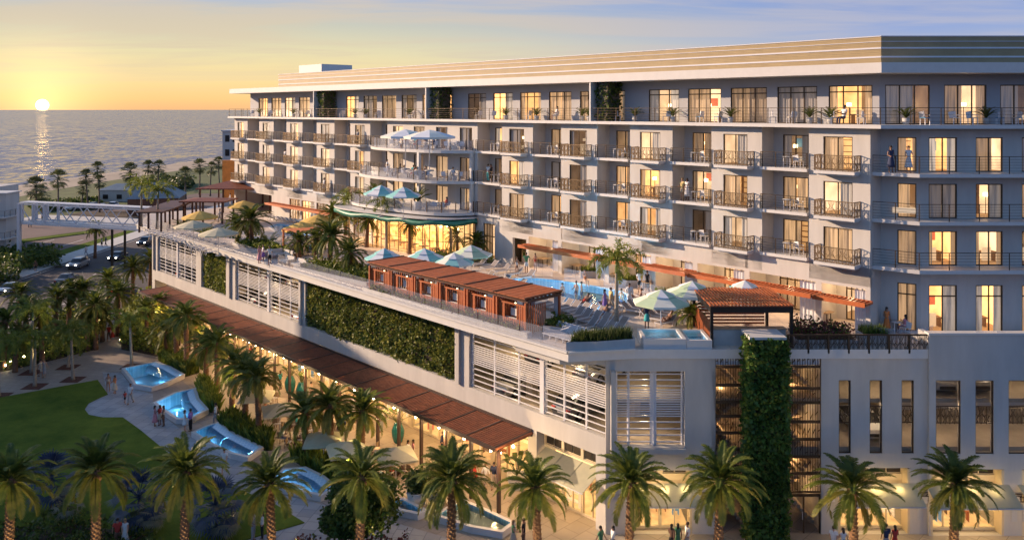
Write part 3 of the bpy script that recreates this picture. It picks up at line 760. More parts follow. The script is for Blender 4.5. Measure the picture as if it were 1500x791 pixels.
# ---------------- penthouse level
pslab = [(95.6, -18.2), (95.6, .75)] + [(-1.09+.1, .75)] + [W2(48, 53.35), W2(48, 72.2), W2(32.3, 72.2)]
m = MB(); m.mat(M['white_paint']); m.prism(pslab, 25.35, 25.6); m.build('terrace_slab', hotel)
cornP = (.1, -1.7)
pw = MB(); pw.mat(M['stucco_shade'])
u0 = 93.2; holesP = []; PWH = 2.55
def su(u): return u0-u
for j in range(24):
    uc = 2.12 + 3.955*j
    w = 3.1 if j < 6 else 2.9
    if uc + w/2 > 92.8: break
    if abs(uc-23.5) < 2.2 or abs(uc-46.8) < 1.9 or abs(uc-70.2) < 1.9:
        w = 1.5; uc += .9
    holesP.append((su(uc+w/2), su(uc-w/2), 25.6, 25.6+PWH+.15))
pw.wall((u0, -18), (u0, -1.95), 25.6, 29.0)
pw.wall((u0, -1.7), cornP, 25.6, 29.0, .25, holesP)
fc = W2(48, 55.95); cw = Vector(cornP); 
def fsp(px): return (px-750)/1200*55.95 - (1289-750)/1200*55.95
fp_w = [(fsp(1297.5), fsp(1363)), (fsp(1384), fsp(1446)), (fsp(1466), fsp(1530)), (fsp(1550), fsp(1612))]
pw.wall(cornP, fc, 25.6, 29.0, .25, [(a, b, 25.6, 25.6+PWH+.15) for a, b in fp_w])
pw.build('penthouse_wall', hotel)
for h in holesP: window(hotel, (u0, -1.7), cornP, h[0], h[1], 25.6, PWH+.15, 'penthouse_window', 3 if h[1]-h[0] > 2 else 2, trans=2.25, roomw=3.7, roomd=3.2, roomh=3.0)
for a, b in fp_w: window(hotel, cornP, fc, a, b, 25.6, PWH+.15, 'penthouse_window', 3, roomw=3.7, roomd=3.0, roomh=3.0)
rp = [(95.4, -1.6, 25.6), (95.4, .6, 25.6), (-.9, .6, 25.6), (*W2(47.9, 53.5), 25.6)]
rail_mesh_bars(rp, 1.12, n_h=4, spacing=2.0).build('penthouse_railing', hotel)
# roof with fascia, screens
rpoly = [(94.9, -18.4), (94.9, .8), (-1.15+.1, .8), W2(48, 53.3), W2(48, 72.4), W2(32.2, 72.4)]
m = MB(); m.mat(M['white_paint']); m.prism(rpoly, 29.0, 29.68)
m.mat(M['roof_gravel']).sheet([(94.5, -18), (94.5, .4), (-.5, .4), W2(47.6, 53.8), W2(47.6, 72)], 29.69)
m.build('roof', hotel)
def screen(p, q, name):
    m = MB(); p = Vector(p); q = Vector(q); t = (q-p).normalized(); o = Vector((t.y, -t.x)); zz = 29.7
    bands = [(.0, .36, 'louver_beige'), (.36, .47, 'white_metal'), (.47, .95, 'louver_beige'), (.95, 1.06, 'white_metal'), (1.06, 1.42, 'louver_beige'), (1.42, 1.46, 'white_metal'), (1.46, 1.76, 'louver_beige'), (1.76, 1.82, 'white_metal')]
    for a, b, mn in bands:
        m.mat(M[mn]); off = .0 if mn == 'louver_beige' else .03
        if mn == 'louver_beige':
            n = max(2, int((b-a)/.11)); 
            for k in range(n):
                za = zz+a+(b-a)*k/n; c = -.01*(k % 2)
                m.bar((p.x+o.x*c, p.y+o.y*c, za+(b-a)/n/2), (q.x+o.x*c, q.y+o.y*c, za+(b-a)/n/2), .04, (b-a)/n-.008)
        else: m.bar((p.x+o.x*off, p.y+o.y*off, zz+(a+b)/2), (q.x+o.x*off, q.y+o.y*off, zz+(a+b)/2), .06, b-a)
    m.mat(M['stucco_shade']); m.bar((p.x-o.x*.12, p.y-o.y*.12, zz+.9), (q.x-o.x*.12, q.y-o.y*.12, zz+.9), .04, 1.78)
    m.build('roof_screen', hotel)
sc0 = (82, -.4); sc1 = (-.55, -.4); sc2 = W2(48, 54.35)
screen(sc0, sc1, 'a'); screen(sc1, sc2, 'b'); screen((82, -10), (82, -.5), 'c')
ua_, ub_ = u_at(471, -5), u_at(438, -5); q_ = 5.0
while F*(O+D1*ua_-N1*q_).x/(O+D1*ua_-N1*q_).y+CX < 515: q_ += .2
m = MB(); m.mat(M['white_paint']); m.box(ua_, ub_, -q_, -5, 29.7, 33.0); m.build('stair_head', hotel)
# green panels at the penthouse terrace with their white fins
rl = random.Random(3)
def leaves(m, n, pt, size=.18, mats=None, flat=None):
    """n small leaf faces at points given by pt()"""
    for _ in range(n):
        p = Vector(pt()); s_ = size*rl.uniform(.6, 1.4)
        a = Vector((rl.gauss(0,1), rl.gauss(0,1), rl.gauss(0,.8))).normalized()
        b = a.cross(Vector((rl.gauss(0,1), rl.gauss(0,1), rl.gauss(0,1)))).normalized()
        if mats: m.mat(mats[rl.randrange(len(mats))])
        q = p + a*s_
        m.add([tuple(p), tuple(p+a*s_*.5+b*s_*.38), tuple(q), tuple(p+a*s_*.5-b*s_*.38)], [(0,1,2,3)])
for uc in (23.5, 46.8, 70.2):
    m = MB()
    leaves(m, 1500, lambda: (uc-.5+rl.uniform(-.75,.75), rl.uniform(-1.65,.35), rl.uniform(25.65, 28.95)), .26, [M['hedge_leaf'], M['hedge_leaf'], M['shrub_leaf']])
    m.mat(M['bark_grey']).box(uc-.5-.5, uc-.5+.5, -1.5, .15, 25.62, 28.9)
    m.build('green_screen', hotel)
    m = MB(); m.mat(M['white_paint']); m.box(uc+.42, uc+.58, -1.68, .72, 25.6, 29.0); m.build('fin_wall', hotel)
# ---------------- deck level of the tower: beam, piers, patio walls, glass
m = MB(); m.mat(M['stucco'])
m.box(39.7, -.0, -1.7+.01, 0-.003, 14.75, 14.749+.0)   # soffit line
gl = MB(); gl.mat(M['stucco']); holes = []
LOWU0 = 95.0
# near part: openings between piers; px columns of white piers
piers = [u_at(x, 0) for x in (1273, 1199, 1094, 1018, 957, 889, 820, 772)]
gl.wall((LOWU0, 0), (0, 0), 11.6, 16.0, .3, [(LOWU0-piers[i+1]+.22, LOWU0-piers[i]-.22, 11.6, 14.55) for i in range(len(piers)-1)]
        + [(LOWU0-u_at(752, 0)-.1, LOWU0-u_at(758, 0)+1.2, 11.6, 14.2), (LOWU0-u_at(708, 0), LOWU0-u_at(725, 0), 11.6, 15.2)]
        + [(LOWU0-57.5, LOWU0-40.3, 11.6, 15.6)]
        + [(LOWU0-u_at(x0, 0), LOWU0-u_at(x1, 0), 11.6, 14.6) for x0, x1 in ((424, 440), (441.5, 461), (463.5, 481), (484, 500))]
        + [(LOWU0-94.5, LOWU0-u_at(398, 0), 11.6, 14.6)])
gl.build('ground_floor_wall', hotel)
m = MB(); m.mat(M['stucco'])
for i in range(len(piers)-1):
    a, b = piers[i], piers[i+1]
    m.wall((b, -2.6), (a, -2.6), 11.6, 14.75, .2, [((b-a)*.22, (b-a)*.66, 11.65, 14.4)])
    m.wall((b-.1, -.3), (b-.1, -2.6), 11.6, 14.75, .15)
    window(hotel, (b, -2.6), (a, -2.6), (b-a)*.22, (b-a)*.66, 11.65, 2.75, 'patio_door', 4, trans=2.2, roomw=min(6, b-a-.3), roomd=3, roomh=3.05)
m.mat(M['white_paint']).prism([(0.2, -2.9), (piers[-1], -2.9), (piers[-1], -.3), (.2, -.3)], 14.6, 14.74)
m.build('patio_wall', hotel)
# dark glazed doors of the far part
for x0, x1 in ((424, 440), (441.5, 461), (463.5, 481), (484, 500), (708, 725)):
    a, b = LOWU0-u_at(x0, 0), LOWU0-u_at(x1, 0)
    hh = 3.55 if x0 == 708 else 2.95
    window(hotel, (LOWU0, -.02), (0, -.02), a+.03, b-.03, 11.62, hh, 'tall_glass_door', 4, trans=2.3, roomw=b-a+.8, roomd=3, roomh=hh+.1, matn='bronze_light')
m = MB(); m.mat(M['bronze_dark']); uu = u_at(755, -1.5); m.box(uu-.8, uu+.9, -1.6, -1.4, 11.6, 14.3); m.build('service_door', hotel)
# timber sun shade running along the ground floor: one canopy piece per bay
def canopy(a, b, v0, v1, z, name='sun_shade'):
    m = MB(); m.mat(M['canopy_orange'])
    m.box(a, b, v1-.08, v1, z-.06, z+.24); m.box(a, b, v0, v0+.06, z, z+.2)
    n = int(abs(b-a)/.3)
    for k in range(n+1):
        u = a+(b-a)*k/n; m.box(u-.05, u+.05, v0+.061, v1-.081, z+.02, z+.18)
    return m.build(name, hotel)
for i in range(len(piers)-1): canopy(piers[i]-.35, piers[i+1]-.25, .25+.03*(i % 2), 1.5+.4*(i % 2), 13.72+.10*(i % 2))
canopy(u_at(500, .5), u_at(398, .5), .25, 1.6, 13.6)
# curtains at the patio openings
for i in range(len(piers)-1):
    m = MB(); m.mat(M['curtain_white']); u = piers[i]+.35; n = 14; w = min(1.3, (piers[i+1]-piers[i])*.22)
    pts = [(u + w*k/n, -.45+.06*sin(k*1.9)) for k in range(n+1)]
    m.add([(p[0], p[1], 11.62) for p in pts]+[(p[0], p[1], 14.4) for p in pts], [(k, k+1, n+2+k, n+1+k) for k in range(n)], True)
    m.build('patio_curtain', hotel)
# ---------------- glass restaurant under the middle block with its teal canopy
rest = thing('glass_restaurant', 'glass walled restaurant pavilion with a wavy teal roof edge beneath the middle terraces', 'restaurant', O, ANG)
foot = smooth_pts([(39.9, .06), (41.5, 2.6), (44.5, 3.6), (50, 4.0), (56.8, 3.9), (59.4, 1.5), (59.6, .06)])
can = smooth_pts([(39.4, .3), (40.9, 4.0), (44.5, 5.2), (48, 5.4), (53, 6.2), (58.3, 5.9), (61.0, 2.2), (61.2, .06)])
m = MB(); m.mat(M['canopy_teal'])
nn = len(can); vs = []; fs_ = []
for i, (u, v) in enumerate(can):
    w = .12*sin(i*1.3)
    vs += [(u, v, 15.0+w), (u, v, 15.42+w), (u*.97+49*.03, v*.78, 15.6)]
for i in range(nn-1): fs_ += [(3*i, 3*i+1, 3*i+4, 3*i+3), (3*i+1, 3*i+2, 3*i+5, 3*i+4), (3*i, 3*i+3, 3*i+5, 3*i+2)]
m.add(vs, fs_, True)
m.build('teal_canopy', rest)
m = MB(); m.mat(M['white_paint']); m.prism([(39.6, .06)]+can[1:-1]+[(61.0, .06)], 15.58, 15.72); m.build('roof_slab', rest)
g = MB(); g.mat(M['window_glass']); f = MB(); f.mat(M['bronze_light'])
tot = 0
for i in range(len(foot)-1):
    a = Vector(foot[i]); b = Vector(foot[i+1]); ln = (b-a).length; n = max(1, round(ln/1.0))
    g.bar((a.x, a.y, 13.5), (b.x, b.y, 13.5), .02, 3.3)
    for k in range(n):
        r = a+(b-a)*k/n; f.bar((r.x, r.y, 11.6), (r.x, r.y, 15.35), .07)
    for z in (11.75, 13.2, 15.2): f.bar((a.x, a.y, z), (b.x, b.y, z), .05)
g.build('glass_wall', rest); f.build('mullion', rest)
m = MB(); m.mat(M['room_wall']).box(40.2, 59.2, .1, .2, 11.6, 15.35); m.mat(M['shop_floor']).box(40.2, 59, .2, 3.2, 11.61, 11.63); m.mat(M['bar_glow']).box(44, 55, .25, .6, 11.7, 13.6)  # restaurant lighting put into back wall, floor and bar front as glow
m.mat(M['cream_panel'])
for k in range(8): m.tube([(42+k*2.2, 1.5, 11.6), (42+k*2.2, 1.5, 14.2), (42.5+k*2.2, 1.9, 15.2)], [.12, .12, .3], 6)
m.mat(M['furn_dark'])
for k in range(10): m.box(41.5+k*1.75, 42.3+k*1.75, 2.0, 2.8, 12.3, 12.36); m.box(41.88+k*1.75, 41.93+k*1.75, 2.38, 2.43, 11.6, 12.3)
m.mat(M['lamp_glow'])
for k in range(14): m.ell((41.3+k*1.3, 1.2+1.3*sin(k*2.0), 14.4+.3*sin(k)), (.13, .13, .13), 6, 4)
m.build('interior', rest)

# ================================================================== PARKING PODIUM
pod = thing('parking_podium', 'three storey white parking podium with louvred openings, planted walls and shops below', 'parking garage', O, ANG)
Z_O0, Z_O1 = 6.0, 10.45
FY = 51.4                                     # world Y of the street front
vS = 15.3
uc0 = L(5.9, FY)[0]                           # near corner along the side
def up(x): return u_at(x, vS)
UF = 86.1
def sw(x): return UF-up(x)
op_l = [(230.5, 287), (344.5, 437), (687, 887)]
op_g = [(294.5, 331), (447, 666)]
w = MB(); w.mat(M['stucco_podium'])
holes = [(sw(a), sw(b), Z_O0, Z_O1) for a, b in op_l + op_g]
w.wall((UF, vS), (uc0, vS), 4.75, 11.0, .45, holes)
w.wall((UF, -18), (UF, vS-.45), 0, 11.0, .4, [])
# recess walls behind green panels
w.build('side_wall', pod)
w = MB(); w.mat(M['stucco_podium'])
corner = (uc0, vS)
def Wd(X, Y=FY): return W2(X, Y)
def XF(px, Y=FY): return (px-750)/1200*Y
X0 = XF(887.7)
def fh(px): return XF(px)-X0
xs1 = XF(1048.3)
# front wall A (corner block), shop opening below, louvred box above
w.wall(corner, Wd(xs1), 0, 11.0, .4, [(fh(901), fh(1003), 5.5, 10.2), (fh(926), fh(1014), 0.02, 4.0)])
w.wall(Wd(xs1), Wd(xs1, FY+4.5), 0, 11.0, .3)
w.build('front_wall', pod); w = MB(); w.mat(M['stucco_podium'])
# front wall B right of the stair tower
xb0, xb1 = XF(1203), XF(1361)
def fb(px): return XF(px)-xb0
narrow = [(1228.8, 1246.5), (1274, 1292.5), (1320.8, 1339)]
w.wall(Wd(xb0), Wd(xb1), 0, 11.3, .4, [(fb(a), fb(b), 5.05, 9.65) for a, b in narrow] + [(fb(1228), fb(1333), .02, 4.15)])
w.wall(Wd(xb0, FY+4.5), Wd(xb0, FY+.4), 0, 11.3, .3)
w.build('front_wall', pod); w = MB(); w.mat(M['stucco_podium'])
YC = 51.2; xc0 = XF(1361, YC)
def fcx(px): return XF(px, YC)-xc0
wide = [(1371, 1407.6), (1429, 1456), (1477.5, 1512), (1535, 1570)]
w.wall(W2(xc0, YC), W2(46, YC), 0, 12.55, .4, [(fcx(a), fcx(b), 5.1, 9.7) for a, b in wide] + [(fcx(1363), fcx(1471), .02, 4.15), (fcx(1497), fcx(1600), .02, 4.15)])
w.wall(W2(xc0, YC+1.4), W2(xc0, YC+.4), 11.3, 12.55, .3)
w.mat(M['white_paint']).prism([W2(xc0-.06, YC-.08), W2(46, YC-.08), W2(46, YC+.5), W2(xc0-.06, YC+.5)], 12.55, 12.67)
w.build('front_wall', pod)
# deck slab with pool hole
poolpx = [(733, 411), (760, 406.5), (800, 407.5), (860, 416), (905, 424), (942, 436), (936, 444), (905, 452), (868, 457.5), (838, 449), (810, 438), (772, 427), (745, 419)]
poolW = smooth_pts([D(*p)[:2] for p in poolpx] + [D(*poolpx[0])[:2]], 1)[:-1]
pool2px = [(392, 332), (408, 327), (440, 333), (462, 343), (440, 351), (405, 342)]
pool2W = smooth_pts([D(*p)[:2] for p in pool2px] + [D(*pool2px[0])[:2]], 1)[:-1]
toL = lambda P: [L(p[0], p[1]) for p in P]
deck_edge = [(88.5, 16.4), (22, 17.6), (11.2, 17.6), L(7.7, FY-.1), L(46, FY-.1)]
deckpoly = deck_edge + [L(46, 60), (0, -6), (99, -6), (99, 11)]
m = MB(); m.mat(M['deck_tile'])
m.sheet(deckpoly, 11.6, [toL(poolW), toL(pool2W)])
m.mat(M['white_paint'])
m.rim(deckpoly, 11.02, 11.6)
m.mat(M['stucco_podium']); m.sheet(deckpoly, 11.02, [toL(poolW), toL(pool2W)])
m.build('pool_deck', pod)
# edge kerb
m = MB(); m.mat(M['white_paint'])
for i in range(len(deck_edge)-2):
    a, b = deck_edge[i], deck_edge[i+1]; m.bar((*a, 11.63), (*b, 11.63), .34, .12)
m.build('edge_kerb', pod)
# parking floors and interior
m = MB(); m.mat(M['parking_concrete'])
inn = [(85.6, 14.8), (uc0+.3, 14.8), L(6.6, FY+.45), L(45, FY+.45), L(45, 60), (0, -5), (85.6, -5)]
for z0, z1 in ((4.76, 5.3), (8.1, 8.35)): m.prism(inn, z0, z1)
m.mat(M['parking_concrete']).wall((uc0-10, 3.5), (uc0-10.01, 3.4), 5, 5.1, .1)
m.wall((85.5, 2.0), (14, 2.0), 5.3, 11.0, .3)
for u in [20+i*7.6 for i in range(9)]: m.box(u-.3, u+.3, 11.6, 12.2, 5.31, 11.0)
for X in (8.5, 20, 26, 32): 
    a = L(X, 57.2); m.box(a[0]-.3, a[0]+.3, a[1]-.3, a[1]+.3, 5.31, 11.0)
m.build('parking_level', pod)
m = MB(); m.mat(M['garage_tube'])
for z in (8.02, 10.92):
    for u in [13+i*3.8 for i in range(19)]: m.box(u-.9, u+.9, 10.0, 10.14, z, z+.06)
    for X in [9+i*4 for i in range(9)]:
        a = L(X, 55.0); m.box(a[0]-.5, a[0]+.5, a[1]-.07, a[1]+.07, z, z+.06)
m.build('garage_lamp', pod)
# louvres
def louvres(p, q, z0, z1, name, mullx, offs=.25):
    p = Vector(p); q = Vector(q); ln = (q-p).length; t = (q-p)/ln; o = Vector((t.y, -t.x))
    p = p-o*offs; q = q-o*offs
    m = MB(); m.mat(M['white_metal'])
    H = z1-z0
    zs = [.08, .37, .66] + [.40*H+z for z in []] 
    sparse_top = [H-.25, H-.62, H-1.0]; sparse_bot = [.18, .6, 1.0, 1.42]
    dense = []; z = 1.8
    while z < H-1.2: dense.append(z); z += .15
    for z in sparse_top + sparse_bot: m.bar((p.x, p.y, z0+z), (q.x, q.y, z0+z), .08, .06)
    for z in dense: m.bar((p.x+o.x*.03, p.y+o.y*.03, z0+z), (q.x+o.x*.03, q.y+o.y*.03, z0+z), .05, .065)
    k = m.build('louvre', pod)
    for s_, wd in mullx:
        m = MB(); m.mat(M['white_metal']); r = p+t*s_; m.bar((r.x-o.x*.06, r.y-o.y*.06, z0), (r.x-o.x*.06, r.y-o.y*.06, z1), wd); m.build('louvre_post', k)
for (a, b), mid in zip(op_l, (258, 391, 791.7)):
    ua, ub, um = up(a), up(b), up(mid)
    L1 = ua-ub
    mx = [(.1, .12), ((ua-um), .38), (L1-.1, .12)] + [((ua-um)*f_, .12) for f_ in (.34, .68)] + [((ua-um)+(um-ub)*f_, .12) for f_ in (.34, .68)]
    louvres((ua, vS), (ub, vS), Z_O0+.003, Z_O1-.003, 'l', mx)
# front louvre box with projecting frame
xa, xb = XF(901), XF(1003)
louvres(W2(xa, FY), W2(xb, FY), 5.503, 10.197, 'l', [(.1, .12), ((xb-xa)*.2, .12), ((xb-xa)*.56, .3), (xb-xa-.1, .12)], .3)
m = MB(T=lambda x, y, z: (*W2(x, y), z)); m.mat(M['stucco_podium'])
m.box(xa-.30, xa-.02, FY-.45, FY-.003, 5.5, 10.3); m.box(xa-.30, xb+.02, FY-.45, FY-.003, 5.18, 5.5); m.build('window_surround', pod)
# planted wall panels
for (a, b), n in zip(op_g, (3000, 12500)):
    ua, ub = up(a), up(b); m = MB(); m.mat(M['soil']); m.box(ub, ua, vS-.5, vS-.42, Z_O0, Z_O1)
    m.mat(M['green_wall_leaf'])
    leaves(m, n, lambda: ((lambda u_, z_: (u_, vS-.42+.5*max(0, .45+.9*noise.noise((u_*.7, z_*.9, 2)))*rl.random()**.7, z_))(rl.uniform(ub, ua), rl.uniform(Z_O0, Z_O1))), .24, [M['green_wall_leaf']]*3+[M['hedge_leaf']])
    m.build('planted_wall', pod)
# fin columns between the openings
m = MB(); m.mat(M['stucco_podium'])
for x in (226, 337.5, 441.5, 673): 
    u = up(x); m.box(u-.16, u+.16, vS+.003, vS+.22, 6.0, 11.0)
m.build('fin_column', pod)
# curved soffit under the near deck corner
m = MB(); m.mat(M['stucco_podium'])
cpts = [(16.2, 17.3), (12.2, 17.3), L(7.2, FY-.02), (uc0+.1, vS+.01), (16.2, vS+.01)]
m.prism(cpts, 10.6, 11.01); m.build('deck_soffit', pod)
# ---------------- street level shops
def shopfront(p0, p1, z1, n, name='shopfront', depth=4.5, panes=3, matn='cream_panel', z0=0.02, displays=True, seed=0):
    p0 = Vector(p0); p1 = Vector(p1); ln = (p1-p0).length; t = (p1-p0)/ln; rz = atan2(-t.y, -t.x); c = (p0+p1)/2
    f = MB(); f.mat(M[matn]); g = MB(); g.mat(M['window_glass']); it = MB(); r_ = random.Random(seed)
    w = ln/n
    for i in range(n+1):
        x = -ln/2+w*i; f.box(x-.09, x+.09, -.12, .06, z0, z1)
    for i in range(n):
        x0 = -ln/2+w*i
        f.box(x0+.09, x0+w-.09, -.11, .05, z1-.22, z1); f.box(x0+.09, x0+w-.09, -.11, .05, z0, z0+.16)
        for k in range(1, panes): xx = x0+w*k/panes; f.box(xx-.03, xx+.03, -.1, .03, z0+.16, z1-.22)
        f.box(x0+.09, x0+w-.09, -.1, .03, z1-1.02, z1-.96)
    g.add([(-ln/2, -.04, z0+.1), (ln/2, -.04, z0+.1), (ln/2, -.04, z1-.1), (-ln/2, -.04, z1-.1)], [(0,3,2,1)])
    it.mat(M['shop_light']).add([(-ln/2,-depth,z0),(ln/2,-depth,z0),(ln/2,-depth,z1),(-ln/2,-depth,z1)], [(0,3,2,1)])
    it.mat(M['shop_ceiling']).add([(-ln/2,-.2,z1-.03),(ln/2,-.2,z1-.03),(ln/2,-depth,z1-.03),(-ln/2,-depth,z1-.03)], [(0,1,2,3)])
    it.mat(M['shop_floor']).add([(-ln/2,-.2,z0),(ln/2,-.2,z0),(ln/2,-depth,z0),(-ln/2,-depth,z0)], [(0,3,2,1)])
    if displays:
        k = int(ln/.8)
        for i in range(k):
            x = -ln/2+.5+(ln-1)*i/max(1, k-1); y = -r_.uniform(.5, 3.2)
            mn = r_.choice(['furn_dark', 'furn_white', 'picture_red', 'furn_dark', 'picture_blue', 'slat_wood', 'furn_white'])
            it.mat(M[mn]); ww = r_.uniform(.2, .6); hh = r_.choice([.8, 1.1, 1.9, 2.4])
            if hh > 1.5:
                for q in range(4): it.box(x-ww, x+ww, y-.2, y+.1, .3+q*hh/4, .36+q*hh/4)
                it.box(x-ww, x-ww+.05, y-.2, y+.1, 0, hh+.2); it.box(x+ww-.05, x+ww, y-.2, y+.1, 0, hh+.2)
            else:
                it.box(x-ww, x+ww, y-.3, y+.3, hh-.06, hh); it.box(x-ww*.7, x-ww*.6, y-.2, y+.2, 0, hh); it.box(x+ww*.6, x+ww*.7, y-.2, y+.2, 0, hh)
            if i % 3 == 0: it.mat(M['lamp_glow']).ell((x+.3, -1.5, z1-.9), (.12, .12, .15), 6, 4)
    o = f.build(name, pod, (c.x, c.y, 0), rz); g.build('pane', o); it.build('display', o)
    return o
vA = 13.6; us = 84.0; nA = 13
ends = [84.0 - (84.0-17.2)*i/nA for i in range(nA+1)]
ar = MB(); ar.mat(M['cream_panel'])
for i in range(nA):
    shopfront((ends[i]-.25, vA), (ends[i+1]+.25, vA), 3.9, 2, 'arcade_shopfront', seed=i+1, panes=2)
for e in ends: ar.box(e-.25, e+.25, vA-.1, vA+.12, 0, 4.75)
for i in range(nA): ar.box(ends[i+1]+.25, ends[i]-.25, vA-.08, vA+.05, 3.9, 4.75)
ar.build('arcade_pier', pod)
m = MB(); m.mat(M['stucco_podium']); m.box(16.2, 17.0, vA-.2, vS-.01, 0, 4.74); m.box(85.2, 86.1, vA-.2, vS-.01, 0, 4.74)
m.box(uc0+.05, uc0+.85, vS-.9, vS-.01, 0, 4.74); m.build('corner_pier', pod)
# side shop at the near end
vN = vS-.75
shopfront((16.15, vN), (uc0+.9, vN), 2.75, 3, 'side_shopfront', seed=30, panes=2)
def clerestory(p0, p1, z0, z1, n):
    p0 = Vector(p0); p1 = Vector(p1); ln = (p1-p0).length; t = (p1-p0)/ln; rz = atan2(-t.y, -t.x); c = (p0+p1)/2
    m = MB(); m.mat(M['cream_panel']); w = ln/n
    m.box(-ln/2, ln/2, -.3, -.06, z0, z1)
    for i in range(n+1): m.box(-ln/2+w*i-.12 if i else -ln/2, -ln/2+w*i+.12 if i < n else ln/2, -.06, .04, z0, z1)
    m.box(-ln/2, ln/2, -.058, .03, z0, z0+.14); m.box(-ln/2, ln/2, -.058, .03, z1-.14, z1)
    m.mat(M['bronze_dark'])
    for i in range(n):
        x = -ln/2+w*i
        m.box(x+.2, x+w/2-.04, -.05, -.01, z0+.22, z1-.22); m.box(x+w/2+.04, x+w-.2, -.05, -.01, z0+.22, z1-.22)
    return m.build('clerestory', pod, (c.x, c.y, 0), rz)
clerestory((16.15, vN), (uc0+.9, vN), 3.6, 4.7, 3)
def awning(p0, p1, z, out=1.6, drop=.75, bays=1):
    p0 = Vector(p0); p1 = Vector(p1); ln = (p1-p0).length; t = (p1-p0)/ln; rz = atan2(-t.y, -t.x); c = (p0+p1)/2
    m = MB(); m.mat(M['awning_cloth']); a = ln/2
    vs = [(-a, .02, z), (a, .02, z), (a, out, z-drop), (-a, out, z-drop), (-a, out, z-drop-.12), (a, out, z-drop-.12), (-a, .02, z-drop-.12), (a, .02, z-drop-.12),
          (-a, .02, z-.03), (a, .02, z-.03), (a, out-.02, z-drop-.03), (-a, out-.02, z-drop-.03)]
    m.add(vs, [(0,3,2,1), (3,4,5,2), (8,9,10,11), (0,8,11,3), (1,2,10,9)])
    for i in range(1, bays): x = -a+ln*i/bays; m.bar((x, .02, z+.01), (x, out, z-drop+.01), .03)
    m.mat(M['white_metal']).bar((-a, out, z-drop-.06), (a, out, z-drop-.06), .05)
    return m.build('awning', pod, (c.x, c.y, 0), rz)
awning((16.0, vN+.05), (uc0+.9, vN+.05), 3.55, 1.9, .9, 3)
# front shops
for k, (x0, x1, Y, s0_) in enumerate(((926, 1014, FY, 40), (1228, 1333, FY, 41), (1363, 1471, YC, 42), (1497, 1600, YC, 43))):
    a, b = XF(x0, Y)+.05, XF(x1, Y)-.05; Yb = Y+.75
    shopfront(W2(a, Yb), W2(b, Yb), 2.75, 2, 'street_shopfront', seed=s0_, panes=2, depth=4)
    clerestory(W2(a, Yb), W2(b, Yb), 3.35, 4.05, 2)
    awning(W2(a-.35, Y-.0), W2(b+.35, Y-.0), 3.2, 1.5, .75)
    m = MB(T=lambda x, y, z: (*W2(x, y), z)); m.mat(M['cream_panel'])
    m.box(a-.045, a+.10, Y+.01, Yb+.1, 0, 4.1); m.box(b-.10, b+.045, Y+.01, Yb+.1, 0, 4.1); m.box(a+.1, b-.1, Yb-.02, Yb+.1, 2.76, 3.34)
    m.mat(M['white_metal']).box(a-.9, a-.35, Y-.26, Y-.2, 2.15, 2.6); m.mat(M['bronze']).box(a-.94, a-.31, Y-.3, Y-.27, 2.58, 2.62)
    m.build('shop_reveal', pod)
    # blank wall signs (small framed plaque with a leaf mark) and recessed wall panels
    m = MB(T=lambda x, y, z: (*W2(x, y), z)); m.mat(M['bronze'])
    cx = b+.95; 
    for (q0, q1, r0, r1) in ((cx-.32, cx+.32, 2.62, 2.66), (cx-.32, cx+.32, 2.14, 2.18), (cx-.32, cx-.28, 2.18, 2.62), (cx+.28, cx+.32, 2.18, 2.62)): m.box(q0, q1, Y-.09, Y-.05, r0, r1)
    m.bar((cx-.2, Y-.07, 2.25), (cx+.2, Y-.07, 2.55), .03); m.bar((cx-.2, Y-.07, 2.5), (cx+.15, Y-.07, 2.28), .03)
    m.box(cx-.32, cx+.32, Y-.05, Y-.003, 2.38, 2.42); m.build('wall_sign', pod)
    m = MB(T=lambda x, y, z: (*W2(x, y), z)); m.mat(M['stucco_shade'])
    for q in (-.25, .45): m.box(cx-.2+q, cx+.15+q, Y-.02, Y-.002, .9, 2.05)
    m.build('wall_panel', pod)
# narrow glazed slots in the street front
def slot(p0, p1, s0, s1, z0, z1):
    p0 = Vector(p0); p1 = Vector(p1); t = (p1-p0).normalized(); c = p0+t*(s0+s1)/2; rz = atan2(-t.y, -t.x); w = s1-s0; h = z1-z0
    m = MB(); m.mat(M['bronze']); a = w/2
    m.box(-a, -a+.06, -.2, -.08, 0, h); m.box(a-.06, a, -.2, -.08, 0, h); m.box(-a+.06, a-.06, -.2, -.08, h-.06, h); m.box(-a+.06, a-.06, -.2, -.08, 0, .06)
    o = m.build('slot_window', pod, (c.x, c.y, z0), rz)
    g = MB(); g.mat(M['window_glass']); g.add([(-a+.03,-.15,.03),(a-.03,-.15,.03),(a-.03,-.15,h-.03),(-a+.03,-.15,h-.03)], [(0,3,2,1)]); g.build('pane', o)
    r_ = MB(); r_.mat(M['bronze']); ornate(r_, (-a+.06, -.11), (a-.06, -.11), h*.40, h*.24, .3); r_.build('guard_rail', o)
for a, b in narrow: slot(Wd(xb0), Wd(xb1), fb(a), fb(b), 5.05, 9.65)
for a, b in wide: slot(W2(xc0, YC), W2(46, YC), fcx(a), fcx(b), 5.1, 9.7)
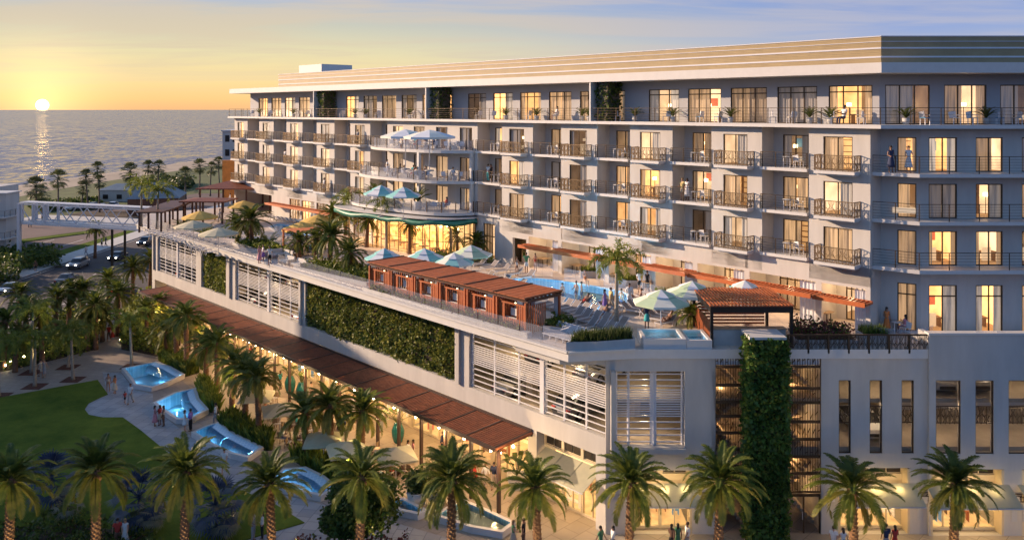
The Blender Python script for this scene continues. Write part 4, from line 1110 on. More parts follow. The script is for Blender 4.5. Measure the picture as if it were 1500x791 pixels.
# stair tower: ornate bronze screens either side of a planted column
st = MB(T=lambda x, y, z: (*W2(x, y), z)); st.mat(M['stucco_podium'])
xsA, xsB = XF(1048.3), XF(1203)
st.mat(M['parking_concrete']).box(xsA+.31, xsB-.31, FY+4.2, FY+4.5, 0, 11.0)
for k in range(5):                                            # flights and landings
    z = .2+k*2.1
    for q in range(8): 
        x = XF(1158)+q*.22 if k % 2 else XF(1198)-q*.22
        st.box(x-.12, x+.12, FY+1.0, FY+2.6, z+q*.24, z+q*.24+.2)
        x2 = x-XF(1158)+XF(1053); st.box(x2-.12, x2+.12, FY+1.0, FY+2.6, z+q*.24, z+q*.24+.2)
    st.box(xsA+.35, xsB-.35, FY+2.7, FY+4.15, z+1.9, z+2.05)
st.build('stair', pod)
for (x0, x1) in ((1048.6, 1093), (1154, 1202.6)):
    a, b = XF(x0), XF(x1); zt = [11.55, 10.45, 9.3, 8.25, 7.35, 6.3, 5.25, 4.2, 3.2, 2.2] if x0 < 1100 else [11.55, 10.45, 9.1, 8.2, 7.0, 5.9, 4.8, 3.75, 2.55]
    for i in range(len(zt)-1):
        m = MB(T=lambda x, y, z: (*W2(x, y), z)); m.mat(M['bronze'])
        hgt = zt[i]-zt[i+1]-.08
        n = int((b-a)/.15)
        m.bar((a, FY+.1, zt[i+1]+.06), (b, FY+.1, zt[i+1]+.06), .08); m.bar((a, FY+.1, zt[i]-.03), (b, FY+.1, zt[i]-.03), .08)
        for q in range(n+1):
            x = a+(b-a)*q/n; m.bar((x, FY+.1, zt[i+1]+.1), (x, FY+.1, zt[i]-.07), .04, .03)
            if q < n and q % 2 == i % 2:
                w_ = (b-a)/n; m.bar((x, FY+.1, zt[i+1]+.15+.5*rl.random()*hgt), (x+w_, FY+.1, zt[i+1]+.2+.6*rl.random()*hgt), .05, .03)
        if i == 0: m.mat(M['curtain_white']); m.box(a+.03, b-.03, FY+.16, FY+.18, zt[1]+.12, zt[0]-.1)
        m.build('metal_screen', pod)
m = MB(T=lambda x, y, z: (*W2(x, y), z)); m.mat(M['bronze']); a, b = XF(1154), XF(1202.6)
m.box(a, b, FY+.1, FY+.2, 2.3, 2.45); m.box(a, a+.08, FY+.1, FY+.2, 0, 2.3); m.box(b-.08, b, FY+.1, FY+.2, 0, 2.3); m.box((a+b)/2-.04, (a+b)/2+.04, FY+.1, FY+.2, 0, 2.3)
o = m.build('entrance_door', pod)
m = MB(T=lambda x, y, z: (*W2(x, y), z)); m.mat(M['window_glass']).box(a+.08, b-.08, FY+.14, FY+.16, .05, 2.3); m.mat(M['white_metal']).box((a+b)/2-.12, (a+b)/2-.09, FY+.02, FY+.05, .9, 1.4); m.build('pane', o)
# planted column
m = MB(T=lambda x, y, z: (*W2(x, y), z)); xa, xb = XF(1096, 50.3), XF(1150, 50.3)
m.mat(M['soil']).box(xa+.1, xb-.1, 50.05, FY+.4, .02, 12.5)
def colpt():
    f_ = rl.random(); z = rl.uniform(0, 12.55)
    if f_ < .62: return (rl.uniform(xa-.05, xb+.05), 50.0-rl.random()*.35*(.6+.6*noise.noise((z*.6, 0, 3))), z)
    if f_ < .82: return (xa-rl.random()*.25+.1, rl.uniform(49.8, 51.3), z)
    return (xb+rl.random()*.25-.1, rl.uniform(49.8, 51.3), z)
leaves(m, 9500, colpt, .26, [M['column_leaf']]*4+[M['hedge_leaf'], M['shrub_leaf']])
m.mat(M['concrete_light']).box(xa, xb, 50.0, FY+.5, 12.56, 12.72)
m.build('planted_column', pod)
# ornate guard rail along the front terrace and short one at the left of the column
m = MB(T=lambda x, y, z: (*W2(x, y), z)); m.mat(M['bronze'])
a, b = XF(1154, FY-.02), XF(1361, FY-.02)
ornate(m, (a, FY-.02), (b, FY-.02), 11.42, 1.05, .3)
for k in range(8):
    x = a+(b-a)*k/7; m.box(x-.06, x+.06, FY-.1, FY+.06, 11.35, 12.5)
m.box(a, b, FY-.08, FY+.03, 12.46, 12.54); m.box(a, b, FY-.08, FY+.03, 11.36, 11.42)
m.build('terrace_railing', pod)
# warm light inside stair tower, garage: fittings
# ================================================================== GROUND, ROADS, WATER
def sheet(name, poly, z, mn, kind='structure', holes=(), th=0):
    m = MB(); m.mat(M[mn])
    if th: m.prism([p[:2] for p in poly], z-th, z)
    else: m.sheet([p[:2] for p in poly], z, holes)
    return tag(m.build(name), kind=kind)
def gp(px): return [G(*p)[:2] for p in px]
ftn = {   # fountain basins on the plaza: outline in photo columns/rows at ground level, far side is the spilling wall
 'a': [(178, 545), (229, 535), (250, 542), (271, 554), (246, 566), (222, 574), (206, 571), (196, 570), (190, 560)],
 'b': [(224, 596), (240, 588), (255, 581), (287, 574), (292, 590), (306, 606), (278, 621), (258, 621), (240, 609)],
 'c': [(280, 640), (300, 631), (321, 624), (346, 642), (386, 662), (363, 678), (338, 672), (306, 657)],
 'd': [(398, 706), (415, 694), (448, 691), (476, 705), (496, 722), (470, 735), (440, 728), (410, 722)],
 'e': [(634, 763), (676, 738), (714, 754), (756, 774), (736, 789), (690, 781)],
 'f': [(560, 742), (592, 737), (628, 756), (612, 762), (584, 756)]}
ftW = {k: gp(v) for k, v in ftn.items()}
coast = [(-176, -400), (-174, 120), (-173, 200), (-172, 287), (-168, 340), (-165, 390), (-162, 456), (-150, 560), (-110, 680), (-20, 820), (300, 1000), (3000, 1200), (3000, -400)]
def land_z(x, y): return 0
sheet('ground', coast, 0.0, 'soil', holes=list(ftW.values()))
sb = MB(); sb.mat(M['sand']); cz = coast[1:11]
vs = [(x, y, 0) for x, y in cz] + [(x-14, y+6, -1.6) for x, y in cz]
n_ = len(cz); sb.add(vs, [(i, n_+i, n_+i+1, i+1) for i in range(n_-1)]); tag(sb.build('beach_slope'), kind='structure')
sheet('beach', [(-176, 120), (-173, 200), (-172, 287), (-168, 340), (-165, 390), (-162, 456), (-150, 560), (-110, 680), (-60, 700), (-110, 560), (-134, 440), (-143, 380), (-150, 320), (-152, 275), (-150, 230), (-150, 120)], .012, 'sand')
sheet('beach_lawn', [(-150, 120), (-150, 230), (-152, 275), (-150, 320), (-143, 380), (-134, 440), (-110, 560), (-60, 690), (-60, 330), (-78, 262), (-112, 215), (-120, 120)], .008, 'beach_grass')
se = MB(); se.mat(M['sea_water'])
se.add([(-60000, -3000, -.9), (60000, -3000, -.9), (60000, 90000, -.9), (-60000, 90000, -.9)], [(0,1,2,3)]); tag(se.build('sea'), kind='structure')
# roads
RX0, RX1 = -77.5, -57
sheet('road', [(RX0, 40), (RX1-1, 40), (RX1+2, 96), (-55, 118), (-50, 150), (-50, 175), (RX0, 175)], .004, 'asphalt')
sheet('far_road', [(RX0, 175.0), (-50, 175.0), (-48, 330), (-66, 330)], .004, 'asphalt_worn')
sheet('parking_lot', [(RX0-4.5, 150), (RX0-4.5, 192), (-120, 205), (-122, 150)], .004, 'asphalt_worn')
sheet('car_park', [(-60, 215), (-112, 214), (-100, 260), (-60, 262)], .01, 'asphalt_worn')
sheet('pavement', [(RX0-4.5, 40), (RX0-.15, 40), (RX0-.15, 260), (RX0-4.5, 260)], .12, 'concrete_light', th=.12)
sheet('kerb', [(RX0-.15, 40), (RX0, 40), (RX0, 260), (RX0-.15, 260)], .125, 'concrete', th=.12)
sheet('entrance_paving', [(RX0-4.52, 112), (RX0-4.52, 133), (-96, 136), (-96, 116)], .01, 'brick_paver')
sheet('cross_path', [(-120, 192), (RX0-4.5, 190), (RX0-4.5, 198), (-120, 208)], .02, 'concrete_light')
m = MB(); m.mat(M['lawn_grass']); m.prism([(-106, 158), (-103, 156.5), (-90, 178), (-92.5, 180)], 0, .16); tag(m.build('grass_strip'), kind='structure')
m = MB(); m.mat(M['lawn_grass']); m.prism([(RX0-8, 150), (RX0-4.52, 150), (RX0-4.52, 189), (RX0-7, 189)], 0, .06); tag(m.build('grass_verge'), kind='structure')
m = MB(); m.mat(M['road_paint'])
for Y in range(60, 170, 9): m.box(-67.6, -67.4, Y, Y+3.5, .006, .010)
for Y in range(88, 132, 6): m.box(-61.5, -56.8, Y, Y+.15, .006, .010)
m.box(-61.6, -61.45, 84, 132, .006, .010); m.box(RX0+.5, RX0+.65, 60, 174, .006, .010)
for i in range(6): m.box(-118+i*6, -117.8+i*6, 160, 168, .006, .010)
tag(m.build('road_marking'), kind='structure')
# plaza
sheet('plaza', [(-38, 30), (48, 30), (48, 60), (10, 60), U(10, 10)[:2], U(90, 10)[:2], U(92, 20)[:2], (-58, 112), (-60, 96), (-59, 60)], .004, 'plaza_tile', holes=[ftW[k] for k in ftW])
terr_poly = [U(88, vA+.1)[:2], U(16, vA+.1)[:2], U(10.5, vS-.9)[:2], U(9, 19)[:2], U(17, 22)[:2], U(34, 25.6)[:2], U(60, 22.5)[:2], U(86, 21)[:2]]
sheet('dining_terrace', terr_poly, .008, 'terrace_tile')
lawn_px = [(-70, 602), (0, 583), (143, 557), (158, 578), (146, 583), (130, 591), (124, 600), (130, 608), (150, 612), (180, 612), (205, 630), (250, 667), (320, 706), (400, 737), (420, 750), (446, 766), (380, 785), (330, 800), (300, 830), (-170, 830)]
m = MB(); m.mat(M['lawn_grass']); m.prism(gp(lawn_px), 0, .07); tag(m.build('lawn'), kind='structure')
sheet('garden_path', gp([(158, 578), (150, 545), (178, 547), (196, 571), (224, 577), (224, 598), (258, 624), (284, 641), (362, 678), (398, 700), (410, 724), (470, 738), (560, 760), (700, 800), (330, 800), (446, 766), (400, 737), (320, 706), (250, 667), (205, 630), (180, 612), (150, 612), (130, 608), (124, 600), (130, 591), (146, 583)]), .012, 'path_paver')
sheet('entry_path', gp([(150, 545), (142, 500), (152, 470), (168, 452), (180, 455), (172, 480), (174, 505), (178, 545)]), .012, 'kerb_paver')
sheet('cross_pavement', gp([(-60, 600), (-60, 562), (60, 538), (143, 519), (330, 492), (330, 508), (200, 531), (150, 545), (150, 555), (0, 581)]), .010, 'kerb_paver')
# fountain basins
def basin(poly, name, label, h=.42, depth=.75, tile='pool_tile', group='fountain basins stepping down the plaza', wl=-.12, mosaic=None):
    c = Vector((sum(p[0] for p in poly)/len(poly), sum(p[1] for p in poly)/len(poly)))
    P = [(p[0]-c.x, p[1]-c.y) for p in poly]
    def off(P, d):
        A = sum(P[i][0]*P[(i+1) % len(P)][1]-P[(i+1) % len(P)][0]*P[i][1] for i in range(len(P)))
        s_ = 1 if A > 0 else -1; R = []
        for i in range(len(P)):
            a = Vector(P[i-1]); b = Vector(P[i]); e = Vector(P[(i+1) % len(P)])
            n1 = Vector(((b-a).y, -(b-a).x)).normalized(); n2 = Vector(((e-b).y, -(e-b).x)).normalized(); n = (n1+n2).normalized()
            R.append(tuple(b + n*d*s_/max(.5, n.dot(n1))))
        return R
    t = thing(name, label, 'fountain', (c.x, c.y, 0), 0, group)
    I = off(P, -.02); Wd_ = off(P, -.27)
    m = MB(); m.mat(M['basin_stone']); n = len(P)
    vs = [(*p, 0) for p in P]+[(*p, h) for p in P]+[(*p, h) for p in Wd_]
    A = sum(P[i][0]*P[(i+1) % n][1]-P[(i+1) % n][0]*P[i][1] for i in range(n))
    f = []
    for i in range(n):
        j = (i+1) % n; f += [(i, j, n+j, n+i), (n+i, n+j, 2*n+j, 2*n+i)]
    m.add(vs, f); m.build('stone_rim', t)
    m = MB(); m.mat(M[tile]); vs = [(*p, h-.003) for p in Wd_]+[(*p, -depth) for p in Wd_]
    m.add(vs, [(i, (i+1) % n, n+(i+1) % n, n+i) for i in range(n)]); m.sheet(Wd_, -depth); m.build('tiled_basin', t)
    m = MB(); m.mat(M['pool_water']); m.sheet(off(Wd_, -.004), h+wl); m.build('water', t)
    if mosaic:   # sloping spill wall with shimmering mosaic
        m = MB(); m.mat(M['pool_tile_pale'])
        for (i, j) in mosaic:
            a = Vector(Wd_[i]); b = Vector(Wd_[j]); k = 8
            nrm_ = Vector((-(b-a).y, (b-a).x)).normalized()
            if nrm_.dot(a) > 0: nrm_ = -nrm_
            r0 = [a+(b-a)*q/k for q in range(k+1)]
            vs = [(p.x, p.y, h+.02) for p in r0] + [(p.x+nrm_.x*.95, p.y+nrm_.y*.95, h-.22) for q, p in enumerate(r0)] + [(p.x+nrm_.x*1.15, p.y+nrm_.y*1.15, -.3) for p in r0]
            m.add(vs, [(q, q+1, k+2+q, k+1+q) for q in range(k)]+[(k+1+q, k+2+q, 2*k+3+q, 2*k+2+q) for q in range(k)], True)
        m.build('spill_wall', t)
    return t, c
lights = []
def ptlight(x, y, z, e, col=(1, .62, .28), r=.12, name='lamp_light'):
    l = bpy.data.lights.new(name, 'POINT'); l.energy = e; l.color = col; l.shadow_soft_size = r
    o = bpy.data.objects.new(name, l); COL.objects.link(o); o.location = (x, y, z); return o
blab = {'a': 'pale stone fountain basin of blue water farthest up the path, beside the royal palms', 'b': 'fan shaped stone fountain basin where four people stand',
        'c': 'long narrow fountain basin third down the garden path', 'd': 'fountain basin half hidden behind the round leafy bush',
        'e': 'angular blue fountain basin at the bottom by the shop entrance', 'f': 'small dark triangular basin beside the large white planters'}
mos = {'a': [(1, 2), (2, 3)], 'b': [(3, 4), (4, 5)], 'c': [(2, 3), (3, 4)], 'd': [(2, 3), (3, 4)], 'e': [], 'f': []}
for k, P in ftW.items():
    t, c = basin(P, 'fountain_basin', blab[k], mosaic=mos[k])
    for q_ in range(0, len(P), 2):
        e_ = Vector(P[q_][:2]).lerp(c, .45); ptlight(e_.x, e_.y, -.45, 17, (.40, .74, 1.0), .05, 'underwater_light')
# pools on deck
def deckpool(P, name, label, lights_, e):
    t, c = basin([p[:2] for p in P], name, label, h=.035, depth=1.0, tile='pool_tile_pale', group=None, wl=-.09)
    t.location.z = 11.6; t['category'] = 'swimming pool'
    for (x, y) in lights_: ptlight(x, y, 10.9, e*1.3, (.45, .80, 1.0), .06, 'underwater_light')
deckpool(poolW, 'swimming_pool', 'long curved blue swimming pool on the upper deck behind the timber cabanas', [D(790, 420)[:2], D(860, 436)[:2], D(905, 440)[:2]], 130)
deckpool(pool2W, 'swimming_pool', 'smaller pale blue pool at the far end of the deck among yellow umbrellas', [D(420, 338)[:2]], 110)
# ================================================================== OTHER STRUCTURES
pg = thing('long_pergola', 'long brown slatted pergola sheltering the shop arcade along the podium', 'pergola', O, ANG)
pu0, pu1, pv0, pv1, pz = 16.6, 81.0, 15.33, 18.65, 4.45
def pv_in(u): return pv0
m = MB(); m.mat(M['pergola_wood']); n = int((pu1-pu0)/.24)
for k in range(n+1):
    u = pu0+(pu1-pu0)*k/n; m.bar((u, pv0-.0, pz+.06), (u, pv1+.1, pz-.08), .17, .13)
for k in range(12): v = pv0+.2+k*.29; m.bar((pu0, v, pz-.05-.14*(v-pv0)/3.3), (pu1, v, pz-.05-.14*(v-pv0)/3.3), .12, .05)
m.build('slat_roof', pg)
m = MB(); m.mat(M['pergola_steel']); m.bar((pu0, pv1+.12, pz-.12), (pu1, pv1+.12, pz-.12), .1, .26); m.bar((pu0, pv0+.02, pz+.05), (pu1, pv0+.02, pz+.05), .08, .5)  # wall-side beam deepened to stop lamp light leaking up the wall
m.build('edge_beam', pg)
npost = 24; sp = (pu1-pu0-.3)/(npost-1)
bm_ = MB(); bm_.mat(M['pergola_steel']); bm_.bar((0, pv0+.05, pz-.0), (0, pv1+.08, pz-.14), .12, .3); beam_me = bm_.mesh('cross_beam')
ps = MB(); ps.mat(M['pergola_steel']); ps.box(-.1, .1, -.1, .1, 0, pz-.3); post_me = ps.mesh('post')
for k in range(npost):
    u = pu0+.15+sp*k; inst(beam_me, 'cross_beam', pg, (u, 0, 0))
    inst(post_me, 'post', pg, (u, 18.3, 0))
# string lights beneath it
sl = thing('string_lights', 'strings of warm round bulbs hanging beneath the long brown pergola', 'string lights', U(16.6, 18), ANG)
cb = MB(); cb.mat(M['bronze_dark']); bb = MB(); bb.mat(M['bulb_glow']); bb.ell((0, 0, 0), (.085, .085, .1), 8, 6); bme = bb.mesh('bulb')
nb = 0
for row, v in ((0, -.25), (1, -1.7)):
    pts = []
    for k in range(npost-1):
        for j in range(6):
            u = sp*(k+j/6)+.15; pts.append((u, v, pz-.55-.28*4*(j/6)*(1-j/6)))
    for i in range(len(pts)-1): cb.bar(pts[i], pts[i+1], .015)
    for k in range(npost-1):
        for j in (1, 3, 5) if row == 0 and k < 10 else (1.5, 4.5) if k < 16 else (3,):
            if nb < 98:
                u = sp*(k+j/6)+.15; inst(bme, 'bulb', sl, (u, v, pz-.63-.28*4*(j/6)*(1-j/6))); nb += 1
cb.build('cable', sl)
for k in range(10):
    u = 19+k*6.5; p = U(u, 16.6, 3.1); ptlight(p.x, p.y, p.z, 150, (1, .60, .26), .12, 'pendant_light')
    p = U(u-3, 18.9, 3.55); ptlight(p.x, p.y, p.z, 250 if k < 7 else 120, (1, .64, .30), .15, 'pendant_light')
for x in (12.5,): p = U(x, 16.2, 2.4); ptlight(p.x, p.y, p.z, 90, (1, .62, .28))
for X, Y in ((XF(970), 50.4), (XF(1280), 50.4), (XF(1416), 50.2), (XF(1545), 50.2)): ptlight(X, Y, 2.1, 120, (1, .66, .30)); ptlight(X, Y+.45, 3.25, 16, (1, .70, .30), .05); ptlight(X-1.4, Y+.45, 3.25, 12, (1, .70, .30), .05); ptlight(X+1.4, Y+.45, 3.25, 12, (1, .70, .30), .05)
for X, z in [(XF(x), z) for x in (1070, 1180) for z in (1.9, 4.0, 6.2, 8.4, 10.6)]: ptlight(X, FY+2.4, z, 26, (1, .58, .25))
for X in (19.5, 23, 27, 31, 35):
    for z in (7.4, 10.3): ptlight(X, 53.2, z, 55, (1, .72, .46), .2)
for u in (15, 21, 52, 58): 
    for z in (7.6, 10.4): p = U(u, 12.6, z); ptlight(p.x, p.y, p.z, 90, (1, .74, .46), .3)
ptlight(XF(950), 53, 7.5, 70, (1, .74, .46)); ptlight(XF(950), 53, 9.8, 70, (1, .74, .46))
for i in range(len(piers)-1): p = U((piers[i]+piers[i+1])/2, -1.3, 14.25); ptlight(p.x, p.y, p.z, 95, (1, .64, .34))
for u in (42.5, 46, 49.5, 53, 56.5): p = U(u, 1.9, 14.7); ptlight(p.x, p.y, p.z, 150, (1, .56, .22))

def slab_house(): pass
# hip-roofed deck pavilions, far end
def pavilion(name, label, loc, rz, w, d, h, rise, post=.2, slats=False, mn='slat_wood_dark', n=(3, 2), roofm='pergola_wood'):
    t = thing(name, label, 'pavilion', loc, rz)
    m = MB(); m.mat(M[roofm]); a, b = w/2, d/2
    m.prism([(-a, -b), (a, -b), (a, b), (-a, b)], h, h+.16)
    if rise:
        r = max(0.0, (w-d)/2)
        vs = [(-a, -b, h+.162), (a, -b, h+.162), (a, b, h+.162), (-a, b, h+.162), (-r, 0, h+.16+rise), (r, 0, h+.16+rise)]
        m.add(vs, [(0, 1, 5, 4), (1, 2, 5), (2, 3, 4, 5), (3, 0, 4)])
    m.build('roof', t)
    ps = MB(); ps.mat(M[mn]); ps.box(-post/2, post/2, -post/2, post/2, 0, h); pm = ps.mesh('post')
    for i in range(n[0]):
        for j in range(n[1]): inst(pm, 'post', t, (-a+.5+(w-1)*i/(n[0]-1), -b+.4+(d-.8)*j/(n[1]-1), 0))
    return t
def hat(px0, px1, py, z):   # world centre of a roof edge given its front eave in the photo
    a = G(px0, py, z); b = G(px1, py, z); return a, b
a, b = hat(278, 392, 278, 15.0)
pavilion('bar_pavilion', 'larger reddish hipped roof pavilion on dark posts at the far end of the pool deck', ((a[0]+b[0])/2+1.0, a[1]+3.5, 11.6), -.05, b[0]-a[0], 7.5, 3.4, .9, n=(4, 2))
a, b = hat(257, 326, 297, 14.4)
pavilion('shade_pavilion', 'lower flat brown roofed pavilion just in front of the larger one', ((a[0]+b[0])/2+.5, a[1]+2.2, 11.6), -.05, b[0]-a[0], 4.6, 2.8, .25, n=(3, 2))
a = G(216, 314, 13.9); b = G(257, 300, 13.9)
pavilion('shade_pergola', 'reddish brown flat pergola at the left tip of the pool deck', ((a[0]+b[0])/2, (a[1]+b[1])/2+1.6, 11.6), atan2(b[1]-a[1], b[0]-a[0]), 13.0, 3.4, 2.4, 0, n=(5, 2), roofm='slat_wood_dark')
m = MB(); m.mat(M['orange_wall']); c = G(322, 262, 15); m.box(c[0], c[0]+9, 139, 140, 11.6, 18); tag(m.build('orange_timber_wall'), 'tall orange timber screen wall beside the far end of the hotel', 'wall')
# low bar lounge with glowing back wall under hotel's far corner
bar = thing('deck_bar', 'glowing orange bar counter with stools under the far end of the hotel', 'bar', D(372, 300))
m = MB(); m.mat(M['bar_glow']).box(-3.2, 4.8, 4.2, 4.3, .4, 2.5); m.build('back_wall', bar)
m = MB(); m.mat(M['slat_wood']).box(-3, 4.5, 1.4, 2.2, .0, 1.1); m.mat(M['tabletop']).box(-3.1, 4.6, 1.25, 2.3, 1.1, 1.17); m.build('counter', bar)
m = MB(); m.mat(M['bronze_dark'])
for k in range(8): m.tube([(-2.6+k*.95, .8, 0), (-2.6+k*.95, .8, .75)], .04, 6); m.lathe([(.0, .75), (.18, .76), (.18, .82), (.0, .83)], 8, (-2.6+k*.95, .8, 0))
m.build('stool', bar)
# cabanas
def make_cabana():
    t = thing('cabana', 'timber cabana', 'cabana')
    w, d, h = 3.08, 3.55, 2.4
    m = MB(); m.mat(M['slat_wood'])
    for k in range(5): x = -w/2+.31+k*.615; m.box(x-.275, x+.275, -.1, d+.1, h+.02, h+.07)
    m.build('slat_roof', t)
    m = MB(); m.mat(M['slat_wood_dark'])
    for k in range(10): y = .05+k*(d-.1)/9; m.bar((-w/2+.02, y, h-.03), (w/2-.02, y, h-.03), .08, .09)
    m.build('rafter', t)
    m = MB(); m.mat(M['slat_wood_dark']); m.box(-w/2+.005, w/2-.005, d-.28, d-.16, h-.26, h-.07); m.box(-w/2+.005, w/2-.005, .10, .22, h-.26, h-.07); m.box(-w/2+.005, -w/2+.10, .22, d-.28, h-.26, h-.07)
    m.build('beam', t)
    pm = MB(); pm.mat(M['slat_wood']); pm.box(-.07, .07, -.07, .07, 0, h-.27); pm = pm.mesh('post')
    for x in (-w/2+.14, w/2-.14):
        for y in (.16, d-.10): inst(pm, 'post', t, (x, y, 0))
    for sx in (-1, 1):
        m = MB(); m.mat(M['slat_wood'])
        for k in range(9): y = d-.35-k*.2; m.box(sx*(w/2-.13)-.02, sx*(w/2-.13)+.02, y-.05, y+.05, .05, h-.5)
        m.build('side_screen', t)
    m = MB(); m.mat(M['slat_wood_dark'])
    for sx in (-1, 1): m.box(sx*(w/2-.045)-.04, sx*(w/2-.045)+.04, -.1, d+.1, h+.075, h+.12)
    m.build('roof_batten', t)
    m = MB(); m.mat(M['cushion']); m.box(-.2, .5, d-.62, d-.56, .95, 1.45); m.mat(M['lamp_glow']).ell((.2, d-.7, 1.75), (.07,.07,.07), 6, 4); m.build('pillow_panel', t)  # pale panel and glowing ball added to brighten the cabana opening
    m = MB(); m.mat(M['slat_wood'])
    for k in range(14):
        x = -w/2+.22+k*.2
        if -.5 < x < .75: m.box(x-.07, x+.07, d-.25, d-.21, .05, .85)
        else: m.box(x-.07, x+.07, d-.25, d-.21, .05, h-.55)
    m.box(-w/2+.1, w/2-.1, d-.27, d-.19, h-.60, h-.50); m.box(-.52, -.44, d-.27, d-.19, .05, h-.6); m.box(.74, .82, d-.27, d-.19, .05, h-.6)
    m.build('back_screen', t)
    m = MB(); m.mat(M['cushion']); m.box(-1.1, 1.1, d-1.0, d-.4, .15, .45); m.box(-1.1, 1.1, d-.5, d-.32, .45, .85); m.build('sofa', t)
    for sx in (-1, 1):
        m = MB(); m.mat(M['curtain_white'])
        pts = [(sx*(w/2-.2)-sx*.05*k, .2+.05*sin(k*2.4)) for k in range(9)]
        m.add([(p[0], p[1], .05) for p in pts]+[(p[0], p[1], h-.3) for p in pts], [(k, k+1, 10+k, 9+k) for k in range(8)], True); m.build('curtain', t)
    return t
cab = make_cabana()
for k in range(6):
    u = 17.2+3.1*k; p = U(u, 13.3, 11.6)
    place(cab, p, ANG, f'{ORD[5-k]} timber slatted cabana from the left in the row along the deck edge', 'timber cabanas along the deck edge')
# near corner pavilion with slatted top
t = thing('corner_pavilion', 'dark framed pavilion with reddish slatted roof at the near deck corner', 'pavilion', (15.15, 51.75, 11.6))
m = MB(); m.mat(M['slat_wood'])
for k in range(24): x = -2.6+k*.226; m.bar((x, -.1, 2.66), (x, 5.2, 2.66), .10, .07)
for k in range(8): y = .0+k*.74; m.bar((-2.68, y, 2.60), (2.68, y, 2.60), .06, .045)
m.build('slat_roof', t)
m = MB(); m.mat(M['bronze_dark']); m.box(-2.62, 2.62, -.02, .16, 2.2, 2.57); m.box(-2.62, 2.62, 5.0, 5.15, 2.2, 2.57); m.box(-2.62, -2.46, .16, 5.0, 2.2, 2.57); m.box(2.46, 2.62, .16, 5.0, 2.2, 2.57); m.build('frame', t)
pm = MB(); pm.mat(M['bronze_dark']); pm.box(-.09, .09, -.09, .09, 0, 2.2); pm = pm.mesh('post')
for x in (-2.52, 2.52):
    for y in (.08, 5.05): inst(pm, 'post', t, (x, y, 0))
m = MB(); m.mat(M['planter_stone']); m.box(-2.3, 2.3, .5, .7, 0, 1.0); m.mat(M['tabletop']); m.box(-2.35, 2.35, .4, 1.1, 1.0, 1.06); m.build('counter', t)
m = MB(); m.mat(M['slat_wood'])
for k in range(18): m.box(-2.5, -2.46, .3+k*.26, .42+k*.26, .05, 1.5)
for k in range(9): m.box(-2.3, 2.3, 4.9, 4.94, .2+k*.22, .33+k*.22)
m.build('timber_screen', t)
# raised spa tub
t = thing('spa_tub', 'raised white spa tub with bright blue water at the deck corner', 'hot tub', (10.4, 52.6, 11.6))
m = MB(); m.mat(M['white_paint']); X0_, X1_, Y0_, Y1_ = -2.15, 2.15, -1.2, 1.35
def ringbox(m, x0, x1, y0, y1, z0, z1, th):
    m.box(x0, x1, y0, y0+th, z0, z1); m.box(x0, x1, y1-th, y1, z0, z1); m.box(x0, x0+th, y0+th, y1-th, z0, z1); m.box(x1-th, x1, y0+th, y1-th, z0, z1)
ringbox(m, -2.15, .55, -1.2, 1.35, 0, .62, .22); ringbox(m, .56, 2.15, -1.25, 1.35, 0, .56, .2); m.build('tub_wall', t)
m = MB(); m.mat(M['pool_tile']); m.box(-1.93, .33, -.98, 1.13, .1, .14); m.box(.76, 1.95, -1.05, 1.15, .1, .14); m.build('tiled_basin', t)
m = MB(); m.mat(M['pool_water']); m.add([(-1.92, -.97, .52), (.32, -.97, .52), (.32, 1.12, .52), (-1.92, 1.12, .52)], [(0,1,2,3)]); m.add([(.77, -1.04, .46), (1.94, -1.04, .46), (1.94, 1.14, .46), (.77, 1.14, .46)], [(0,1,2,3)]); m.build('water', t)
ptlight(9.6, 52.7, 11.95, 14, (.4, .75, 1), .15, 'underwater_light'); ptlight(11.8, 52.7, 11.95, 7, (.4, .75, 1), .15, 'underwater_light')
# glass balustrade round the deck edge
def balustrade(pts, label, h=1.05, z=11.66, panel=2.0):
    a0 = Vector(pts[0]); t = thing('glass_balustrade', label, 'balustrade', (a0.x, a0.y, z))
    gl_ = 0
    for i in range(len(pts)-1):
        a = Vector(pts[i])-a0; b = Vector(pts[i+1])-a0; n = max(1, round((b-a).length/panel))
        for k in range(n):
            p = a+(b-a)*(k+.02)/n; q = a+(b-a)*(k+.98)/n
            m = MB(); m.mat(M['rail_glass']); m.bar((p.x, p.y, h/2), (q.x, q.y, h/2), .02, h); m.build('glass_panel', t)
    return t
def Uv(u, v): return tuple(U(u, v)[:2])
balustrade([Uv(98.5, 11), Uv(88.3, 16.1), Uv(22, 17.35), Uv(11.6, 17.35)], 'frameless glass balustrade running along the long edge of the pool deck')
balustrade([(23.2, 52.3), (25.6, 51.75), (27.2, 52.9)], 'short frameless glass screen in front of the seated woman on the front terrace', panel=1.2)
# neighbouring garage at the left with the foot bridge
nb_ = thing('neighbour_building', 'pale building with railed walkways cut off by the left edge of the picture', 'building', (-92, 146, 0))
m = MB(); m.mat(M['stucco']); m.box(-20, 1.8, 0, 4, 0, 11.6); m.box(-24, -8, 4.01, 20, 0, 11.6); m.build('wall', nb_)
m = MB(); m.mat(M['white_paint'])
for z in (3.6, 7.4): m.box(-14, 2.6, -1.6, -.01, z, z+.25); m.box(1.81, 2.6, -.01, 3.4, z, z+.25)
m.box(-20.2, 2.1, -.3, 4.2, 11.62, 11.8); m.build('walkway', nb_)
m = MB(); m.mat(M['bronze'])
for z in (3.85, 7.65):
    rail = rail_mesh_bars([(-13.8, -1.5, z), (2.5, -1.5, z), (2.5, 3.3, z)], 1.05, n_h=4, spacing=1.5)
    rail.build('railing', nb_)
m = MB(); m.mat(M['cream_panel'])
for z in (.2, 4.0, 7.8): m.box(-3.2, -.6, -.05, -.003, z, z+2.4)
m.build('door', nb_)
